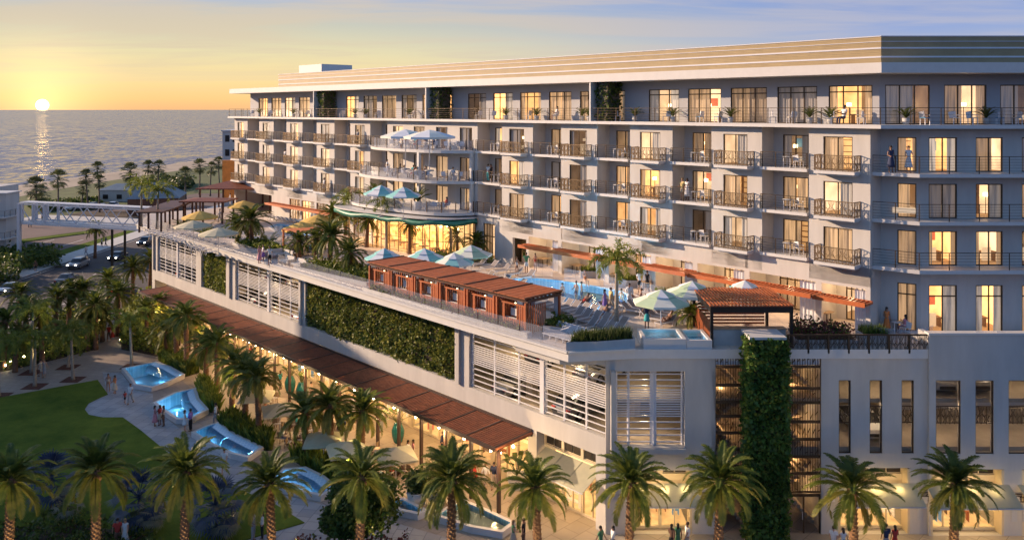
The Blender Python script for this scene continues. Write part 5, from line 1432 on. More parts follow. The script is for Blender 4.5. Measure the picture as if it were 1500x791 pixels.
br = thing('foot_bridge', 'white steel truss foot bridge crossing the street to the hotel podium', 'bridge', (-86, 143, 0))
L_ = 38; p0 = Vector((0, 0)); p1 = Vector((28.5, -9.5)); bz0, bz1 = 6.9, 10.3
def BP(s_, off=0): 
    t_ = (p1-p0).normalized(); q = p0+(p1-p0)*s_; return (q.x-t_.y*off, q.y+t_.x*off)
m = MB(); m.mat(M['white_metal']); m.prism([BP(0, 0), BP(1, 0), BP(1, 3), BP(0, 3)], bz0-.25, bz0+.1); m.build('walk_deck', br)
m = MB(); m.mat(M['white_metal']); m.prism([BP(-.01, .4), BP(1.01, .4), BP(1.01, 2.2), BP(-.01, 2.2)], bz1, bz1+.2); m.build('roof', br)
m = MB(); m.mat(M['white_metal'])
for off in (.06, 2.94):
    m.bar((*BP(0, off), bz0+.3), (*BP(1, off), bz0+.3), .1, .2); m.bar((*BP(0, off), bz1-.16), (*BP(1, off), bz1-.16), .1, .2)
    nS = 12
    for k in range(nS):
        a, b = (bz0+.4, bz1-.3) if k % 2 else (bz1-.3, bz0+.4)
        m.bar((*BP(k/nS, off), a), (*BP((k+1)/nS, off), b), .1, .14)
        if k < 3: m.bar((*BP(k/nS+.02, off), bz0+.2), (*BP(k/nS+.02, off), bz1), .5, .3)
m.build('truss', br)
m = MB(); m.mat(M['white_metal']); c_ = BP(.003, -.1); m.box(c_[0]-.25, c_[0]+.25, c_[1]-.3, c_[1]+.3, 0, bz1); m.build('column', br)
for s_ in (.63, .72): c_ = BP(s_, 1.5); m = MB(); m.mat(M['bronze']); m.box(c_[0]-.15, c_[0]+.15, c_[1]-.15, c_[1]+.15, 0, bz0-.26); m.build('column', br)
m = MB(); m.mat(M['curtain_white'])
# beach sheds
def shed(name, label, px0, px1, pyb, h, rise, d, wallm, hip=False, yaw=0.0):
    a = G(px0, pyb); b = G(px1, pyb); w = b[0]-a[0]
    t = thing(name, label, 'shed', ((a[0]+b[0])/2, a[1]+d/2, 0), yaw)
    m = MB(); m.mat(M[wallm]); m.box(-w/2+.4, w/2-.4, -d/2+.4, d/2-.4, 0, h); m.build('wall', t)
    m = MB(); m.mat(M['roof_metal']); a_, b_ = w/2, d/2
    r = (w/2-d/3) if hip else w/2
    vs = [(-a_, -b_, h), (a_, -b_, h), (a_, b_, h), (-a_, b_, h), (-r, 0, h+rise), (r, 0, h+rise)]
    m.add(vs, [(0, 1, 5, 4), (1, 2, 5), (2, 3, 4, 5), (3, 0, 4), (0, 3, 2, 1)]); m.build('roof', t)
    m = MB(); m.mat(M['bronze_dark'])
    for k in range(int(w/4)): m.box(-w/2+1.5+k*4, -w/2+3+k*4, -d/2+.34, -d/2+.39, .8, 2.1)
    m.build('window', t)
    return t
shed('beach_shed', 'low white shed with pale grey hipped roof near the beach palms', 142, 190, 296, 3.4, 1.5, 10, 'stucco', True)
shed('beach_house', 'wide gabled shelter with blue grey metal roof behind the bridge', 176, 250, 316, 4.2, 3.6, 14, 'slat_wood_dark', True, .25)
# far hotel wing beyond
fb_ = thing('distant_building', 'pale distant building with small square windows past the end of the hotel', 'building', (PY(334, 240, 175)[0], 175, 0))
m = MB(); m.mat(M['stucco']); zt = PY(334, 193, 175)[2]; m.box(-1.2, 12, 0, 10, 0, zt); m.build('wall', fb_)
m = MB(); m.mat(M['bronze_dark'])
for k in range(4):
    for j in range(4): m.box(-.6+k*1.6, .3+k*1.6, -.05, -.003, zt-2.2-j*3, zt-.8-j*3)
m.build('window', fb_)
m = MB(); m.mat(M['white_paint']); m.box(-1.4, 12.1, -.3, 10.2, zt, zt+.3); m.build('cornice', fb_)
# unseen block added left of the view, its height set to shade the plaza
nh = thing('street_block', 'tall plain hotel block across the street beyond the left edge', 'building', (-108, 30, 0))
m = MB(); m.mat(M['stucco']); m.box(-12, 6, -45, 74, 0, 32); m.build('wall', nh)
m = MB(); m.mat(M['bronze_dark'])
for k in range(22):
    for j in range(7): m.box(6.003, 6.05, -42+k*5, -40+k*5, 1.5+j*4, 3.5+j*4)
m.build('window', nh)
# ================================================================== VEGETATION
def frond(m, base, az, el0, length, rl_, nleaf=26, leafl=.55, droop=1.3, lw=.05, ang=.75, vee=.35, twist=0, mats=None, plume=False):
    """feather leaf: curved rachis with leaflets on both sides"""
    p = Vector(base); el = el0; segn = 10; ds = length/segn; pts = [p.copy()]
    for i in range(segn):
        el -= droop/segn*(.35+1.3*i/segn)
        p = p + Vector((cos(az)*cos(el), sin(az)*cos(el), sin(el)))*ds; pts.append(p.copy())
    m.tube([tuple(q) for q in pts[::2]], [.035, .03, .024, .018, .012, .006], 4, caps=False)
    side = Vector((-sin(az), cos(az), 0))
    for k in range(nleaf):
        f = .10+.90*(k+.5)/nleaf; x = f*segn; i = min(segn-1, int(x)); q = pts[i].lerp(pts[i+1], x-i); t = (pts[i+1]-pts[i]).normalized(); up = side.cross(t)*-1
        if up.z < 0: up = -up
        ll = leafl*(sin(pi*min(1, .12+f*.86))**.6)*rl_.uniform(.85, 1.15)
        for s_ in (-1, 1):
            if plume:
                d = (t*cos(ang) + (side*s_*rl_.uniform(.2, 1) + up*rl_.uniform(-.9, .9)).normalized()*sin(ang)).normalized()
            else: d = (t*cos(ang) + (side*s_ + up*vee*rl_.uniform(.6, 1.4)).normalized()*sin(ang)).normalized()
            e = q + d*ll; dz = ll*.22; e.z -= dz; mid = q + d*ll*.5; mid.z += 0
            w = t*lw*.5
            m.add([tuple(q-w*.6), tuple(mid-w), tuple(e), tuple(mid+w), tuple(q+w*.6)], [(0, 1, 2, 3, 4)])
def palm_crown(seed, nf=46, length=2.6, kind='date'):
    r = random.Random(seed); m = MB(); m.mat(M['palm_leaf'])
    for i in range(nf):
        f = i/nf; az = i*2.399963+r.uniform(-.3, .3)
        if kind == 'date':
            el = radians(82 - 112*f**1.05)+r.uniform(-.16, .16)
            m.mat(M['palm_leaf'] if f < .68 or r.random() < .3 else M['palm_leaf_old'])
            frond(m, (.10*cos(az), .10*sin(az), .1-.25*f), az, el, length*r.uniform(.88, 1.08)*(.82+.2*min(1, f*2)), r, 40, .44, 1.0+.6*r.random(), .07, .8)
        elif kind == 'royal':
            m.mat(M['royal_leaf']); el = radians(75-80*f)+r.uniform(-.1, .1)
            frond(m, (.06*cos(az), .06*sin(az), .1), az, el, length*r.uniform(.85, 1.05), r, 36, .42, 1.9+.4*r.random(), .07, .85, plume=True)
        elif kind == 'areca':
            m.mat(M['lime_leaf']); el = radians(80-50*f)+r.uniform(-.1, .1)
            frond(m, (.3*cos(az)*r.random(), .3*sin(az)*r.random(), 0), az, el, length*r.uniform(.7, 1.1), r, 18, .4, 1.2, .07, .7)
    if kind == 'date':
        m.mat(M['bark']); m.ell((0, 0, -.25), (.32, .32, .42), 10, 6)
    return m.mesh('crown')
def fan_crown(seed, n=34, R=1.0, mn='fan_leaf'):
    r = random.Random(seed); m = MB(); m.mat(M[mn])
    for i in range(n):
        f = i/n; az = i*2.399963; el = radians(88-150*f)+r.uniform(-.15, .15); d = Vector((cos(az)*cos(el), sin(az)*cos(el), sin(el)))
        c = d*R*.75; m.tube([(0, 0, 0), tuple(c*.5), tuple(c)], [.03, .02, .015], 4, caps=False); c.z -= .1*R*f
        side = Vector((-sin(az), cos(az), 0)); up = d.cross(side)
        for k in range(11):
            a = -1.25+2.5*k/10; dd = (d*cos(a)+side*sin(a)); e = c+dd*R*.75*r.uniform(.85, 1.1); e.z -= .14*R
            w = dd.cross(up).normalized()*.045*R; mid = c+dd*R*.42
            m.add([tuple(c), tuple(mid-w), tuple(e), tuple(mid+w)], [(0, 1, 2, 3)])
    return m.mesh('crown')
def trunk_mesh(h, r0, r1, mn='bark', flare=1.3, rings=10, bend=0, seed=1, rough=.06):
    r = random.Random(seed); m = MB(); m.mat(M[mn]); pts = []; rad = []
    n = rings
    for i in range(n+1):
        f = i/n; pts.append((bend*f*f, bend*.4*sin(f*2), h*f)); rad.append((r0+(r1-r0)*f)*(1+(flare-1)*max(0, 1-f*8))*(1+rough*(1 if i % 2 else -1)))
    m.tube(pts, rad, 10); 
    if mn == 'bark':       # cut leaf bases: diamond studs up the trunk
        k = int(h/.11)
        for i in range(k):
            z = .15+i*.11; 
            for j in range(5):
                a = j*2*pi/5+(i % 2)*pi/5+i*.1; rr = (r0+(r1-r0)*z/h)*1.0; x = bend*(z/h)**2
                c = Vector((x+cos(a)*rr, sin(a)*rr, z)); o_ = Vector((cos(a), sin(a), 0)); t_ = Vector((-sin(a), cos(a), 0))
                m.add([tuple(c-t_*.085), tuple(c+o_*.07+Vector((0,0,.07))), tuple(c+t_*.085), tuple(c-Vector((0,0,.06)))], [(0, 1, 3), (1, 2, 3), (0, 2, 1)])
    return m.mesh('trunk')
crowns = {'date': [palm_crown(s, n_, l_) for s, n_, l_ in ((1, 50, 2.5), (2, 42, 2.35), (3, 52, 2.6), (4, 45, 2.4), (31, 40, 2.5))], 'royal': [palm_crown(s, 15, 2.3, 'royal') for s in (5, 6, 7)], 'areca': [palm_crown(s, 16, 1.9, 'areca') for s in (8, 9)],
          'fan': [fan_crown(s, 30) for s in (10, 11, 12)], 'blue': [fan_crown(20, 30, 1.2, 'blue_leaf')], 'pale': [fan_crown(21, 22, .9, 'pale_leaf')]}
tcache = {}
rp_ = random.Random(77); pcount = [0]
def palm(loc, h, kind='date', scale=1.0, label='', group=None, cat='palm tree', name='date_palm'):
    t = thing(name, label, cat, loc, rp_.uniform(0, 6.28), group); t.rotation_euler.x = rp_.uniform(-.045, .045); t.rotation_euler.y = rp_.uniform(-.045, .045)
    hq = round(h*2)/2 if h > 1 else .5
    key = (hq, kind)
    if key not in tcache:
        if kind == 'date': tcache[key] = trunk_mesh(hq, .25, .21)
        elif kind == 'royal': tcache[key] = trunk_mesh(hq, .15, .10, 'bark_pale', rough=.015)
        elif kind == 'fan': tcache[key] = trunk_mesh(hq, .17, .13, 'bark_grey', bend=.3, rough=.03)
        else: tcache[key] = trunk_mesh(hq, .09, .06, 'bark_grey', rough=.03)
    tr = inst(tcache[key], 'trunk', t); tr.scale = (scale**.5, scale**.5, h/hq)
    zc = h
    if kind == 'royal':
        m = MB(); m.mat(M['crownshaft']); m.tube([(0, 0, h-.05), (0, 0, h+.35), (0, 0, h+.8)], [.13, .12, .06], 8); m.build('crownshaft', t); zc = h+.7
    if kind == 'fan': zc = h; xo = .3
    cr = inst(crowns[kind][pcount[0] % len(crowns[kind])], 'crown', t, (.3 if kind == 'fan' else 0, 0, zc), rp_.uniform(0, 6.28)); cr.scale = (scale,)*3
    pcount[0] += 1
    return t
# front street row
FRX = [(12, 703), (140, 690), (270, 690), (400, 705), (525, 700), (660, 700), (790, 712), (919, 706), (1051, 702), (1252, 714), (1395, 706)]
for i, (x, y) in enumerate(FRX):
    Yp = 46.0 + .35*sin(i*2.2); z = CAMZ-(y-HZ)*Yp/F
    palm(((x-CX)/F*Yp, Yp, 0), z, 'date', 1.0+.05*sin(i*1.7), f'{ORD[i]} date palm from the left in the row along the bottom street edge', 'date palms along the street')
# date palms between fountain planters and the dining terrace: crown px, base px
for i, (cx, cyp, bx, by) in enumerate([(244, 486, 245, 524), (260, 470, 259, 531), (277, 462, 273, 543), (304, 507, 302, 560), (322, 500, 318, 572), (338, 533, 339, 606), (357, 545, 359, 622), (380, 553, 380, 644), (448, 602, 448, 677), (484, 594, 485, 686), (528, 603, 528, 692)]):
    p = G(bx, by); h = CAMZ-(cyp-HZ)*p[1]/F
    palm(p, h, 'date', .95, f'{ORD[i]} date palm from the left in the cluster beside the fountains and dining terrace', 'date palms by the fountains')
# royal palms with lit pale trunks by the crossing path
for i, (cx, cyp, bx, by) in enumerate([(-2, 500, -2, 580), (50, 495, 51, 566), (105, 483, 107, 556), (92, 500, 100, 538), (193, 466, 193, 537), (40, 455, 46, 546)]):
    p = G(bx, by); h = CAMZ-(cyp-HZ)*p[1]/F-.9
    palm(p, h, 'royal', 1.12, f'royal palm with smooth lit trunk, {ORD[i]} counted along the paved crossing path', 'royal palms by the crossing path', name='royal_palm')
    m = MB(); m.mat(M['mulch']); m.prism([(p[0]-.9, p[1]-.9), (p[0]+.9, p[1]-.9), (p[0]+.9, p[1]+.9), (p[0]-.9, p[1]+.9)], 0, .03)
    tag(m.build('tree_pit'), kind='structure')
for i, (cx, cyp) in enumerate([(40, 452), (81, 436), (120, 425), (159, 409), (194, 392), (219, 380), (5, 470), (62, 462), (140, 446), (172, 430), (100, 428), (28, 430)]):
    z = 5.0; Yp = F*(CAMZ-z)/(cyp-HZ); palm(((cx-CX)/F*Yp, Yp, 0), z, 'date', 1.0, f'{ORD[i]} date palm of the line along the near kerb of the road', 'date palms along the road')
for i, (cx, cyp, bx, by) in enumerate([(150, 462, 150, 500), (212, 455, 214, 505), (228, 446, 232, 492), (128, 470, 128, 512), (20, 498, 22, 545), (286, 478, 287, 530)]):
    p = G(bx, by); palm(p, CAMZ-(cyp-HZ)*p[1]/F, 'date', .85, f'date palm standing in the lush garden beds, {ORD[i]} counted near the entry path', 'date palms in the garden beds')
p = G(139, 378); palm(p, 5.2, 'date', .95, 'lone date palm on the grass verge beside the far pavement', name='date_palm')
# beach palms
bp_ = [(51, 274, 8.5, 1.9), (85, 262, 9, 1.8), (129, 259, 9, 1.5), (146, 247, 10, 1.5), (146, 266, 8, 1.3), (191, 252, 9, 2.0), (217, 245, 9, 1.6), (231, 245, 9, 1.6), (273, 256, 8.5, 1.7), (292, 243, 9, 1.7),
       (308, 247, 8.5, 1.5), (322, 239, 9, 1.6), (336, 243, 9, 1.5), (119, 275, 6, 1.4), (10, 285, 6, 1.8), (62, 283, 6.5, 1.6)]
for i, (x, y, z, sc_) in enumerate(sorted(bp_)):
    Yp = F*(CAMZ-z)/(y-HZ); palm(((x-CX)/F*Yp, Yp, 0), z, 'fan', sc_*1.15, f'{ORD[i]} fan palm from the left among those standing between lawn and beach', 'fan palms along the beach', name='fan_palm')
# deck palms
for i, (cx, cyp, bx, by, kind, sc_) in enumerate([(348, 329, 348, 359, 'date', .85), (368, 321, 369, 362, 'date', 1.05), (483, 345, 483, 393, 'date', 1.0), (512, 371, 511, 402, 'date', .85), (490, 313, 490, 352, 'date', .8), (503, 318, 506, 345, 'date', .7),
        (512, 293, 511, 351, 'royal', 1.1), (568, 300, 566, 366, 'royal', 1.1), (670, 346, 671, 372, 'date', .7), (697, 355, 697, 380, 'date', .65), (903, 383, 903, 483, 'royal', 1.15), (438, 352, 438, 384, 'date', .7), (537, 322, 537, 362, 'date', .75), (600, 330, 600, 372, 'date', .6), (545, 305, 545, 356, 'royal', .95), (462, 350, 462, 382, 'date', .65), (210, 271, 207, 332, 'royal', 1.2), (232, 280, 230, 336, 'royal', 1.2)]):
    p = D(bx, by); h = CAMZ-(cyp-HZ)*p[1]/F-11.6-(.75 if kind == 'royal' else 0)
    where = ['behind the sun loungers at the left part of the deck', 'tallest of the pair at the left part of the deck', 'in the planting left of the cabanas', 'low beside the first cabana', 'behind the yellow umbrella near the glass restaurant', 'small, left of the glass restaurant', 'thin, at the left corner of the glass restaurant', 'thin, in front of the glass restaurant', 'in front of the restaurant glass, above the parasols', 'small, right of the teal parasols', 'standing in the planter at the near deck corner', 'beside the small timber frame', 'left of the restaurant behind the first umbrella', 'low before the restaurant glass between two umbrellas', 'slim, between the two taller royal palms', 'right of the small timber frame', 'leftmost at the tip of the deck', 'second at the tip of the deck'][i]
    palm(p, h, kind, sc_, ('royal palm ' if kind == 'royal' else 'date palm ')+where, name='royal_palm' if kind == 'royal' else 'date_palm')
for i, (x, y, s_) in enumerate([(268, 336, 1.0), (301, 346, 1.1), (392, 362, 1.1), (461, 372, 1.0), (1012, 478, .55), (640, 388, .5), (556, 392, .5)]):
    p = D(x, y); t = thing('feather_palm', ['bushy lime green palm left of the yellow umbrellas', 'bushy lime green palm between the two yellow umbrellas', 'bushy green palm beside the far pool', 'bushy lime palm beside the small timber frame', 'spiky potted palm beside the corner pavilion', 'small bushy palm before the restaurant glass', 'small bushy palm behind the first cabana'][i], 'palm', p, rp_.uniform(0, 6))
    c = inst(crowns['areca' if i not in (4,) else 'date'][i % 2], 'crown', t, (0, 0, .1 if i != 4 else .9)); c.scale = (s_,)*3
# ---- shrub masses
def samp(poly):
    tr = tessellate_polygon([[Vector((p[0], p[1], 0)) for p in poly]]); ar = []; tot = 0
    for t in tr:
        a, b, c = (Vector((*poly[i][:2], 0)) for i in t); tot += (b-a).cross(c-a).length/2; ar.append((tot, a, b, c))
    def f():
        x = rl.uniform(0, tot)
        for (s_, a, b, c) in ar:
            if x <= s_: break
        u, v = rl.random(), rl.random()
        if u+v > 1: u, v = 1-u, 1-v
        q = a+(b-a)*u+(c-a)*v; return q.x, q.y
    return f, tot
def mass(name, poly, z0, h, n, size, mats, label, cat='shrubs', freq=.9, kind='stuff', blade=False, group=None, base='soil'):
    f, A = samp(poly); c = (sum(p[0] for p in poly)/len(poly), sum(p[1] for p in poly)/len(poly))
    m = MB(T=lambda x, y, z: (x-c[0], y-c[1], z-z0)); ml = [M[k] for k in mats]
    if base: m.mat(M[base]); m.prism([p[:2] for p in poly], z0-.0, z0+.05)
    if blade:
        for _ in range(n):
            x, y = f(); a = rl.uniform(0, 6.28); hh = h*rl.uniform(.5, 1.1); b = rl.uniform(.1, .55)*hh; w = size*.25
            m.mat(ml[rl.randrange(len(ml))]); dx, dy = cos(a), sin(a)
            m.add([(x-dy*w, y+dx*w, z0), (x+dy*w, y-dx*w, z0), (x+dy*w*.8+dx*b*.4, y-dx*w*.8+dy*b*.4, z0+hh*.7), (x+dx*b, y+dy*b, z0+hh)], [(0, 1, 2), (0, 2, 3)])
    else:
        def pt():
            while True:
                x, y = f(); nz = noise.noise((x*freq, y*freq, 1.7)); hh = h*(.62+.75*nz)
                z = z0+hh*(1-rl.random()**2.2)
                if hh > .1: return (x, y, z)
        per = max(1, n//40)
        done = 0
        while done < n:
            x, y = f(); k = ml[int((noise.noise((x*.8, y*.8, 9))+.5)*len(ml)*1.2) % len(ml)]; m.mat(k)
            p = pt(); leaves(m, 1, lambda: p, size); done += 1
    return tag(m.build(name, None, (c[0], c[1], z0)), label, cat, group, kind)
# street-side beds, left
mass('shrub_bed', gp([(60, 532), (0, 545), (-40, 545), (-40, 520), (20, 505), (60, 495), (100, 500), (128, 508), (140, 512)]), 0, 1.5, 5200, .34, ['shrub_leaf', 'lime_leaf', 'hedge_leaf'], 'leafy green bed between the road and the crossing path at the left')
mass('shrub_bed', gp([(140, 512), (60, 495), (70, 478), (120, 462), (160, 455), (152, 470), (141, 500)]), 0, 2.2, 4800, .34, ['lime_leaf', 'shrub_leaf', 'hedge_leaf'], 'lush hedge bed left of the red clad couple on the entry path')
mass('shrub_bed', gp([(178, 512), (174, 480), (184, 458), (215, 440), (240, 450), (262, 505), (230, 522)]), 0, 2.4, 6500, .34, ['lime_leaf', 'lime_leaf', 'shrub_leaf'], 'bright lime green bed right of the entry path beneath the royal palms')
mass('hedge', gp([(0, 405), (50, 395), (92, 392), (80, 376), (30, 374), (0, 374), (-40, 380), (-40, 410)]), 0, 3.0, 5200, .55, ['hedge_leaf', 'shrub_leaf'], 'dark hedge in front of the pale building at the left edge')
mass('shrub_bed', gp([(-40, 418), (0, 412), (30, 402), (20, 420), (-40, 432)]), 0, 3.0, 2500, .5, ['shrub_leaf', 'hedge_leaf', 'pale_leaf'], 'round shrubs at the left edge above the white sedan')
for nm, px, lab in (('a', [(232, 528), (262, 524), (292, 546), (272, 552), (250, 540)], 'spiky planting behind the farthest fountain basin'), ('b', [(290, 573), (300, 562), (318, 590), (322, 606), (308, 604), (296, 590)], 'spiky planting behind the fan shaped fountain basin'),
                    ('c', [(322, 626), (338, 612), (400, 648), (398, 660), (384, 660), (346, 643)], 'spiky planting between third basin and dining terrace'), ('d', [(425, 672), (445, 668), (500, 686), (545, 712), (500, 718), (478, 702), (450, 688)], 'spiky planting beside the half hidden basin')):
    mass('planting_bed', gp(px), 0, 1.3, 1900, .32, ['lime_leaf', 'shrub_leaf', 'shrub_leaf'], lab, blade=True)
mass('shrub_bed', [(-36, 46), (-36, 51.5), (-28, 52.5), (-22.5, 51), (-20, 48), (-20, 45)], .05, 1.2, 6000, .22, ['shrub_leaf', 'hedge_leaf'], 'dark shrub mass at the bottom left corner below the lawn')
mass('shrub_bed', [(-20, 45), (-20, 48.4), (-16.5, 49), (-16, 45)], .05, 1.1, 1800, .22, ['red_leaf', 'hedge_leaf'], 'low reddish shrubs between the first street palms at the bottom')
def clump(name, loc, r, n, size, mats, label, cat='bush', trunkh=0, squash=.8, kind=None):
    t = thing(name, label, cat, loc)
    m = MB(); ml = [M[k] for k in mats]
    lobes = [(Vector((rl.uniform(-1, 1), rl.uniform(-1, 1), rl.uniform(-.5, 1)))*r*.5, r*rl.uniform(.38, .58)) for _ in range(9)]
    for _ in range(n):
        c, lr = lobes[rl.randrange(9)]; d = Vector((rl.gauss(0,1), rl.gauss(0,1), rl.gauss(0,1))).normalized(); p = c+d*lr*rl.uniform(.7, 1.05); p.z *= squash
        m.mat(ml[rl.randrange(len(ml))]); q = (p.x, p.y, p.z+trunkh+r*squash*.75); leaves(m, 1, lambda: q, size)
    m.build('foliage', t)
    m = MB(); m.mat(M['bark_grey']); m.tube([(0, 0, 0), (0, 0, trunkh+r*.4)], [.12, .07], 6)
    for k in range(5): a = k*1.26; m.tube([(0, 0, trunkh*.7+.1), (cos(a)*r*.4, sin(a)*r*.4, trunkh+r*.7)], [.06, .02], 5)
    m.build('branch', t)
    return t
clump('round_bush', (-9.6, 49.8, 0), 2.9, 9000, .25, ['column_leaf', 'shrub_leaf', 'hedge_leaf'], 'large round leafy bush at the bottom centre between two street palms', trunkh=.6, squash=.75)
mass('shrub_bed', [(-12.6, 46), (-12.6, 48.6), (-6.2, 49), (-6.0, 46)], .05, 1.5, 3000, .2, ['red_leaf', 'red_leaf', 'hedge_leaf'], 'reddish low shrubs under the round bush at bottom centre')
for i, (x, y, k, z) in enumerate([(75, 700, 'blue', 2.2), (205, 728, 'blue', 2.0), (318, 738, 'blue', 2.0), (222, 748, 'pale', 1.4), (330, 757, 'pale', 1.4), (98, 735, 'pale', 1.4)]):
    Yp = F*(CAMZ-z)/(y-HZ); palm(((x-CX)/F*Yp, Yp, 0), z, k, 1.15 if k == 'blue' else .9, f'{ORD[i % 3]} {"blue grey" if k == "blue" else "pale silvery"} fan palm {"behind" if k == "blue" else "among"} the street palms on the lawn', name='silver_palm')
for i, (x, y) in enumerate([(108, 305), (200, 308), (128, 300)]):
    p = G(x, y); clump('shore_bush', p, 1.9, 1300, .8, ['hedge_leaf', 'fan_leaf'], f'dark shore bush, {ORD[i]} along the back of the sheds and beach lawn', squash=.6)
mass('hedge', gp([(205, 272), (240, 266), (285, 270), (280, 276), (235, 282)]), 0, 3.2, 3000, 1.0, ['hedge_leaf', 'fan_leaf'], 'broad dark thicket on the green lawn beyond the beach house')
mass('hedge', gp([(40, 303), (140, 296), (150, 300), (60, 312)]), 0, 1.8, 3000, .8, ['hedge_leaf', 'fan_leaf', 'shrub_leaf'], 'line of coastal scrub behind the bridge')
# deck planters
def planter(poly, h, label, mats, n, size=.2, ph=.6, name='planter', mn='planter_stone', blade=False, z0=11.6):
    c = (sum(p[0] for p in poly)/len(poly), sum(p[1] for p in poly)/len(poly)); P = [(p[0]-c[0], p[1]-c[1]) for p in poly]
    t = thing(name, label, 'planter', (c[0], c[1], z0))
    m = MB(); m.mat(M[mn]); m.prism(P, 0, h); m.mat(M['soil']); m.prism([(p[0]*.93, p[1]*.93) for p in P], h, h+.02); m.build('planter_box', t)
    f, A = samp([(p[0]*.9, p[1]*.9) for p in P]); m = MB(); ml = [M[k] for k in mats]
    for _ in range(n):
        x, y = f(); m.mat(ml[rl.randrange(len(ml))])
        if blade:
            a = rl.uniform(0, 6.28); hh = ph*rl.uniform(.5, 1.1); b = rl.uniform(.2, .7)*hh; w = .04
            m.add([(x-sin(a)*w, y+cos(a)*w, h), (x+sin(a)*w, y-cos(a)*w, h), (x+cos(a)*b, y+sin(a)*b, h+hh)], [(0, 1, 2)])
        else:
            q = (x, y, h+ph*rl.random()*(.6+.8*noise.noise((x*1.5, y*1.5, 5)))); leaves(m, 1, lambda: q, size)
    m.build('foliage', t); return t
planter([(3.35, 50.72), (5.2, 50.85), (7.75, 51.5), (7.75, 52.5), (4.3, 51.9)], .62, 'angular white planter of grasses round the near corner palm', ['fan_leaf', 'shrub_leaf', 'hedge_leaf'], 2200, ph=.65, blade=True, mn='stucco_podium')
planter([Uv(15.2, 17.2), Uv(34.5, 17.2), Uv(34.5, 16.7), Uv(15.2, 16.75)][::-1], .35, 'long narrow planter between the cabanas and the glass balustrade', ['shrub_leaf', 'lime_leaf', 'red_leaf'], 1800, .15, .45)
planter([Uv(36, 15.8), Uv(47, 16.6), Uv(47.5, 14.0), Uv(42, 12.5), Uv(36, 13.4)], .3, 'planting bed with palms left of the cabanas', ['shrub_leaf', 'lime_leaf', 'hedge_leaf'], 2600, .24, .9)
planter([Uv(52, 13), Uv(60, 15.4), Uv(64.5, 14.5), Uv(62, 12.5)], .3, 'planting bed under the tall pair of palms on the deck', ['shrub_leaf', 'lime_leaf'], 1900, .24, .8)
planter([D(795, 488)[:2], D(830, 492)[:2], D(845, 480)[:2], D(812, 474)[:2]], .5, 'white planter with yellow green shrubs at the end of the cabana row', ['lime_leaf', 'shrub_leaf'], 700, .16, .6)
planter([(17.9, 51.75), (21.9, 51.75), (21.9, 54), (18.2, 54.5)], .45, 'planter of red and green shrubs right of the corner pavilion', ['red_leaf', 'red_leaf', 'shrub_leaf'], 2600, .16, 1.1)
planter([(22.3, 52.0), (24.0, 52.0), (24.0, 53.2), (22.3, 53.2)], .75, 'grey box planter with bright green plants near the front facade corner', ['shrub_leaf', 'lime_leaf'], 500, .16, .5, blade=True)
for i, (x, y) in enumerate([(822, 392), (866, 406), (919, 420), (977, 440), (780, 384), (1196, 462), (1045, 452)]):
    p = D(x, y); w = 1.0
    planter([(p[0]-w, p[1]-.4), (p[0]+w, p[1]-.4), (p[0]+w, p[1]+.4), (p[0]-w, p[1]+.4)], .6, f'{ORD[i]} box planter listed along the private patios of the ground floor', ['shrub_leaf', 'lime_leaf'], 260, .16, .5, blade=True)
# glass restaurant foot planting
planter([D(600, 378)[:2], D(650, 388)[:2], D(735, 392)[:2], D(720, 380)[:2], D(640, 374)[:2]], .3, 'planting bed behind the teal parasols by the restaurant glass', ['shrub_leaf', 'hedge_leaf'], 1400, .2, .7)
# tall teal vases and white hexagon tubs with large leaved plants
def bananas(m, h, n, r=.9, mn='banana_leaf'):
    m.mat(M[mn])
    for i in range(n):
        a = i*2.4; el = radians(rl.uniform(40, 82)); L_ = h*rl.uniform(.7, 1.0); d = Vector((cos(a)*cos(el), sin(a)*cos(el), sin(el))); s_ = Vector((-sin(a), cos(a), 0))
        p0_ = Vector((0, 0, 0)); p1_ = d*L_*.5; p2_ = p1_+Vector((d.x, d.y, d.z*.55))*L_*.35; p3_ = p2_+Vector((d.x, d.y, -.1))*L_*.25
        m.tube([tuple(p0_), tuple(p1_)], [.03, .02], 4, caps=False); w = .17*h/2
        m.add([tuple(p1_), tuple(p1_.lerp(p2_, .5)+s_*w), tuple(p2_+s_*w*.9), tuple(p3_), tuple(p2_-s_*w*.9), tuple(p1_.lerp(p2_, .5)-s_*w), tuple(p2_-Vector((0,0,.03)))], [(0, 1, 2, 6), (6, 2, 3), (6, 3, 4), (0, 6, 4, 5)])
for i, (x, y) in enumerate([(583, 648), (442, 585), (425, 575)]):
    t = thing('teal_vase', ['tall teal vase nearest the shop entrance under the pergola', 'tall teal vase second from the entrance with a leafy plant', 'tall teal vase third from the entrance with a leafy plant'][i], 'vase', G(x, y))
    m = MB(); m.mat(M['teal_glaze']); m.lathe([(.26, 0), (.36, .1), (.50, .6), (.52, 1.0), (.36, 1.42), (.28, 1.5), (.33, 1.57)], 16); m.build('vase', t)
    m = MB(T=lambda x, y, z: (x, y, z+1.5)); bananas(m, 1.9, 14); m.build('plant', t)
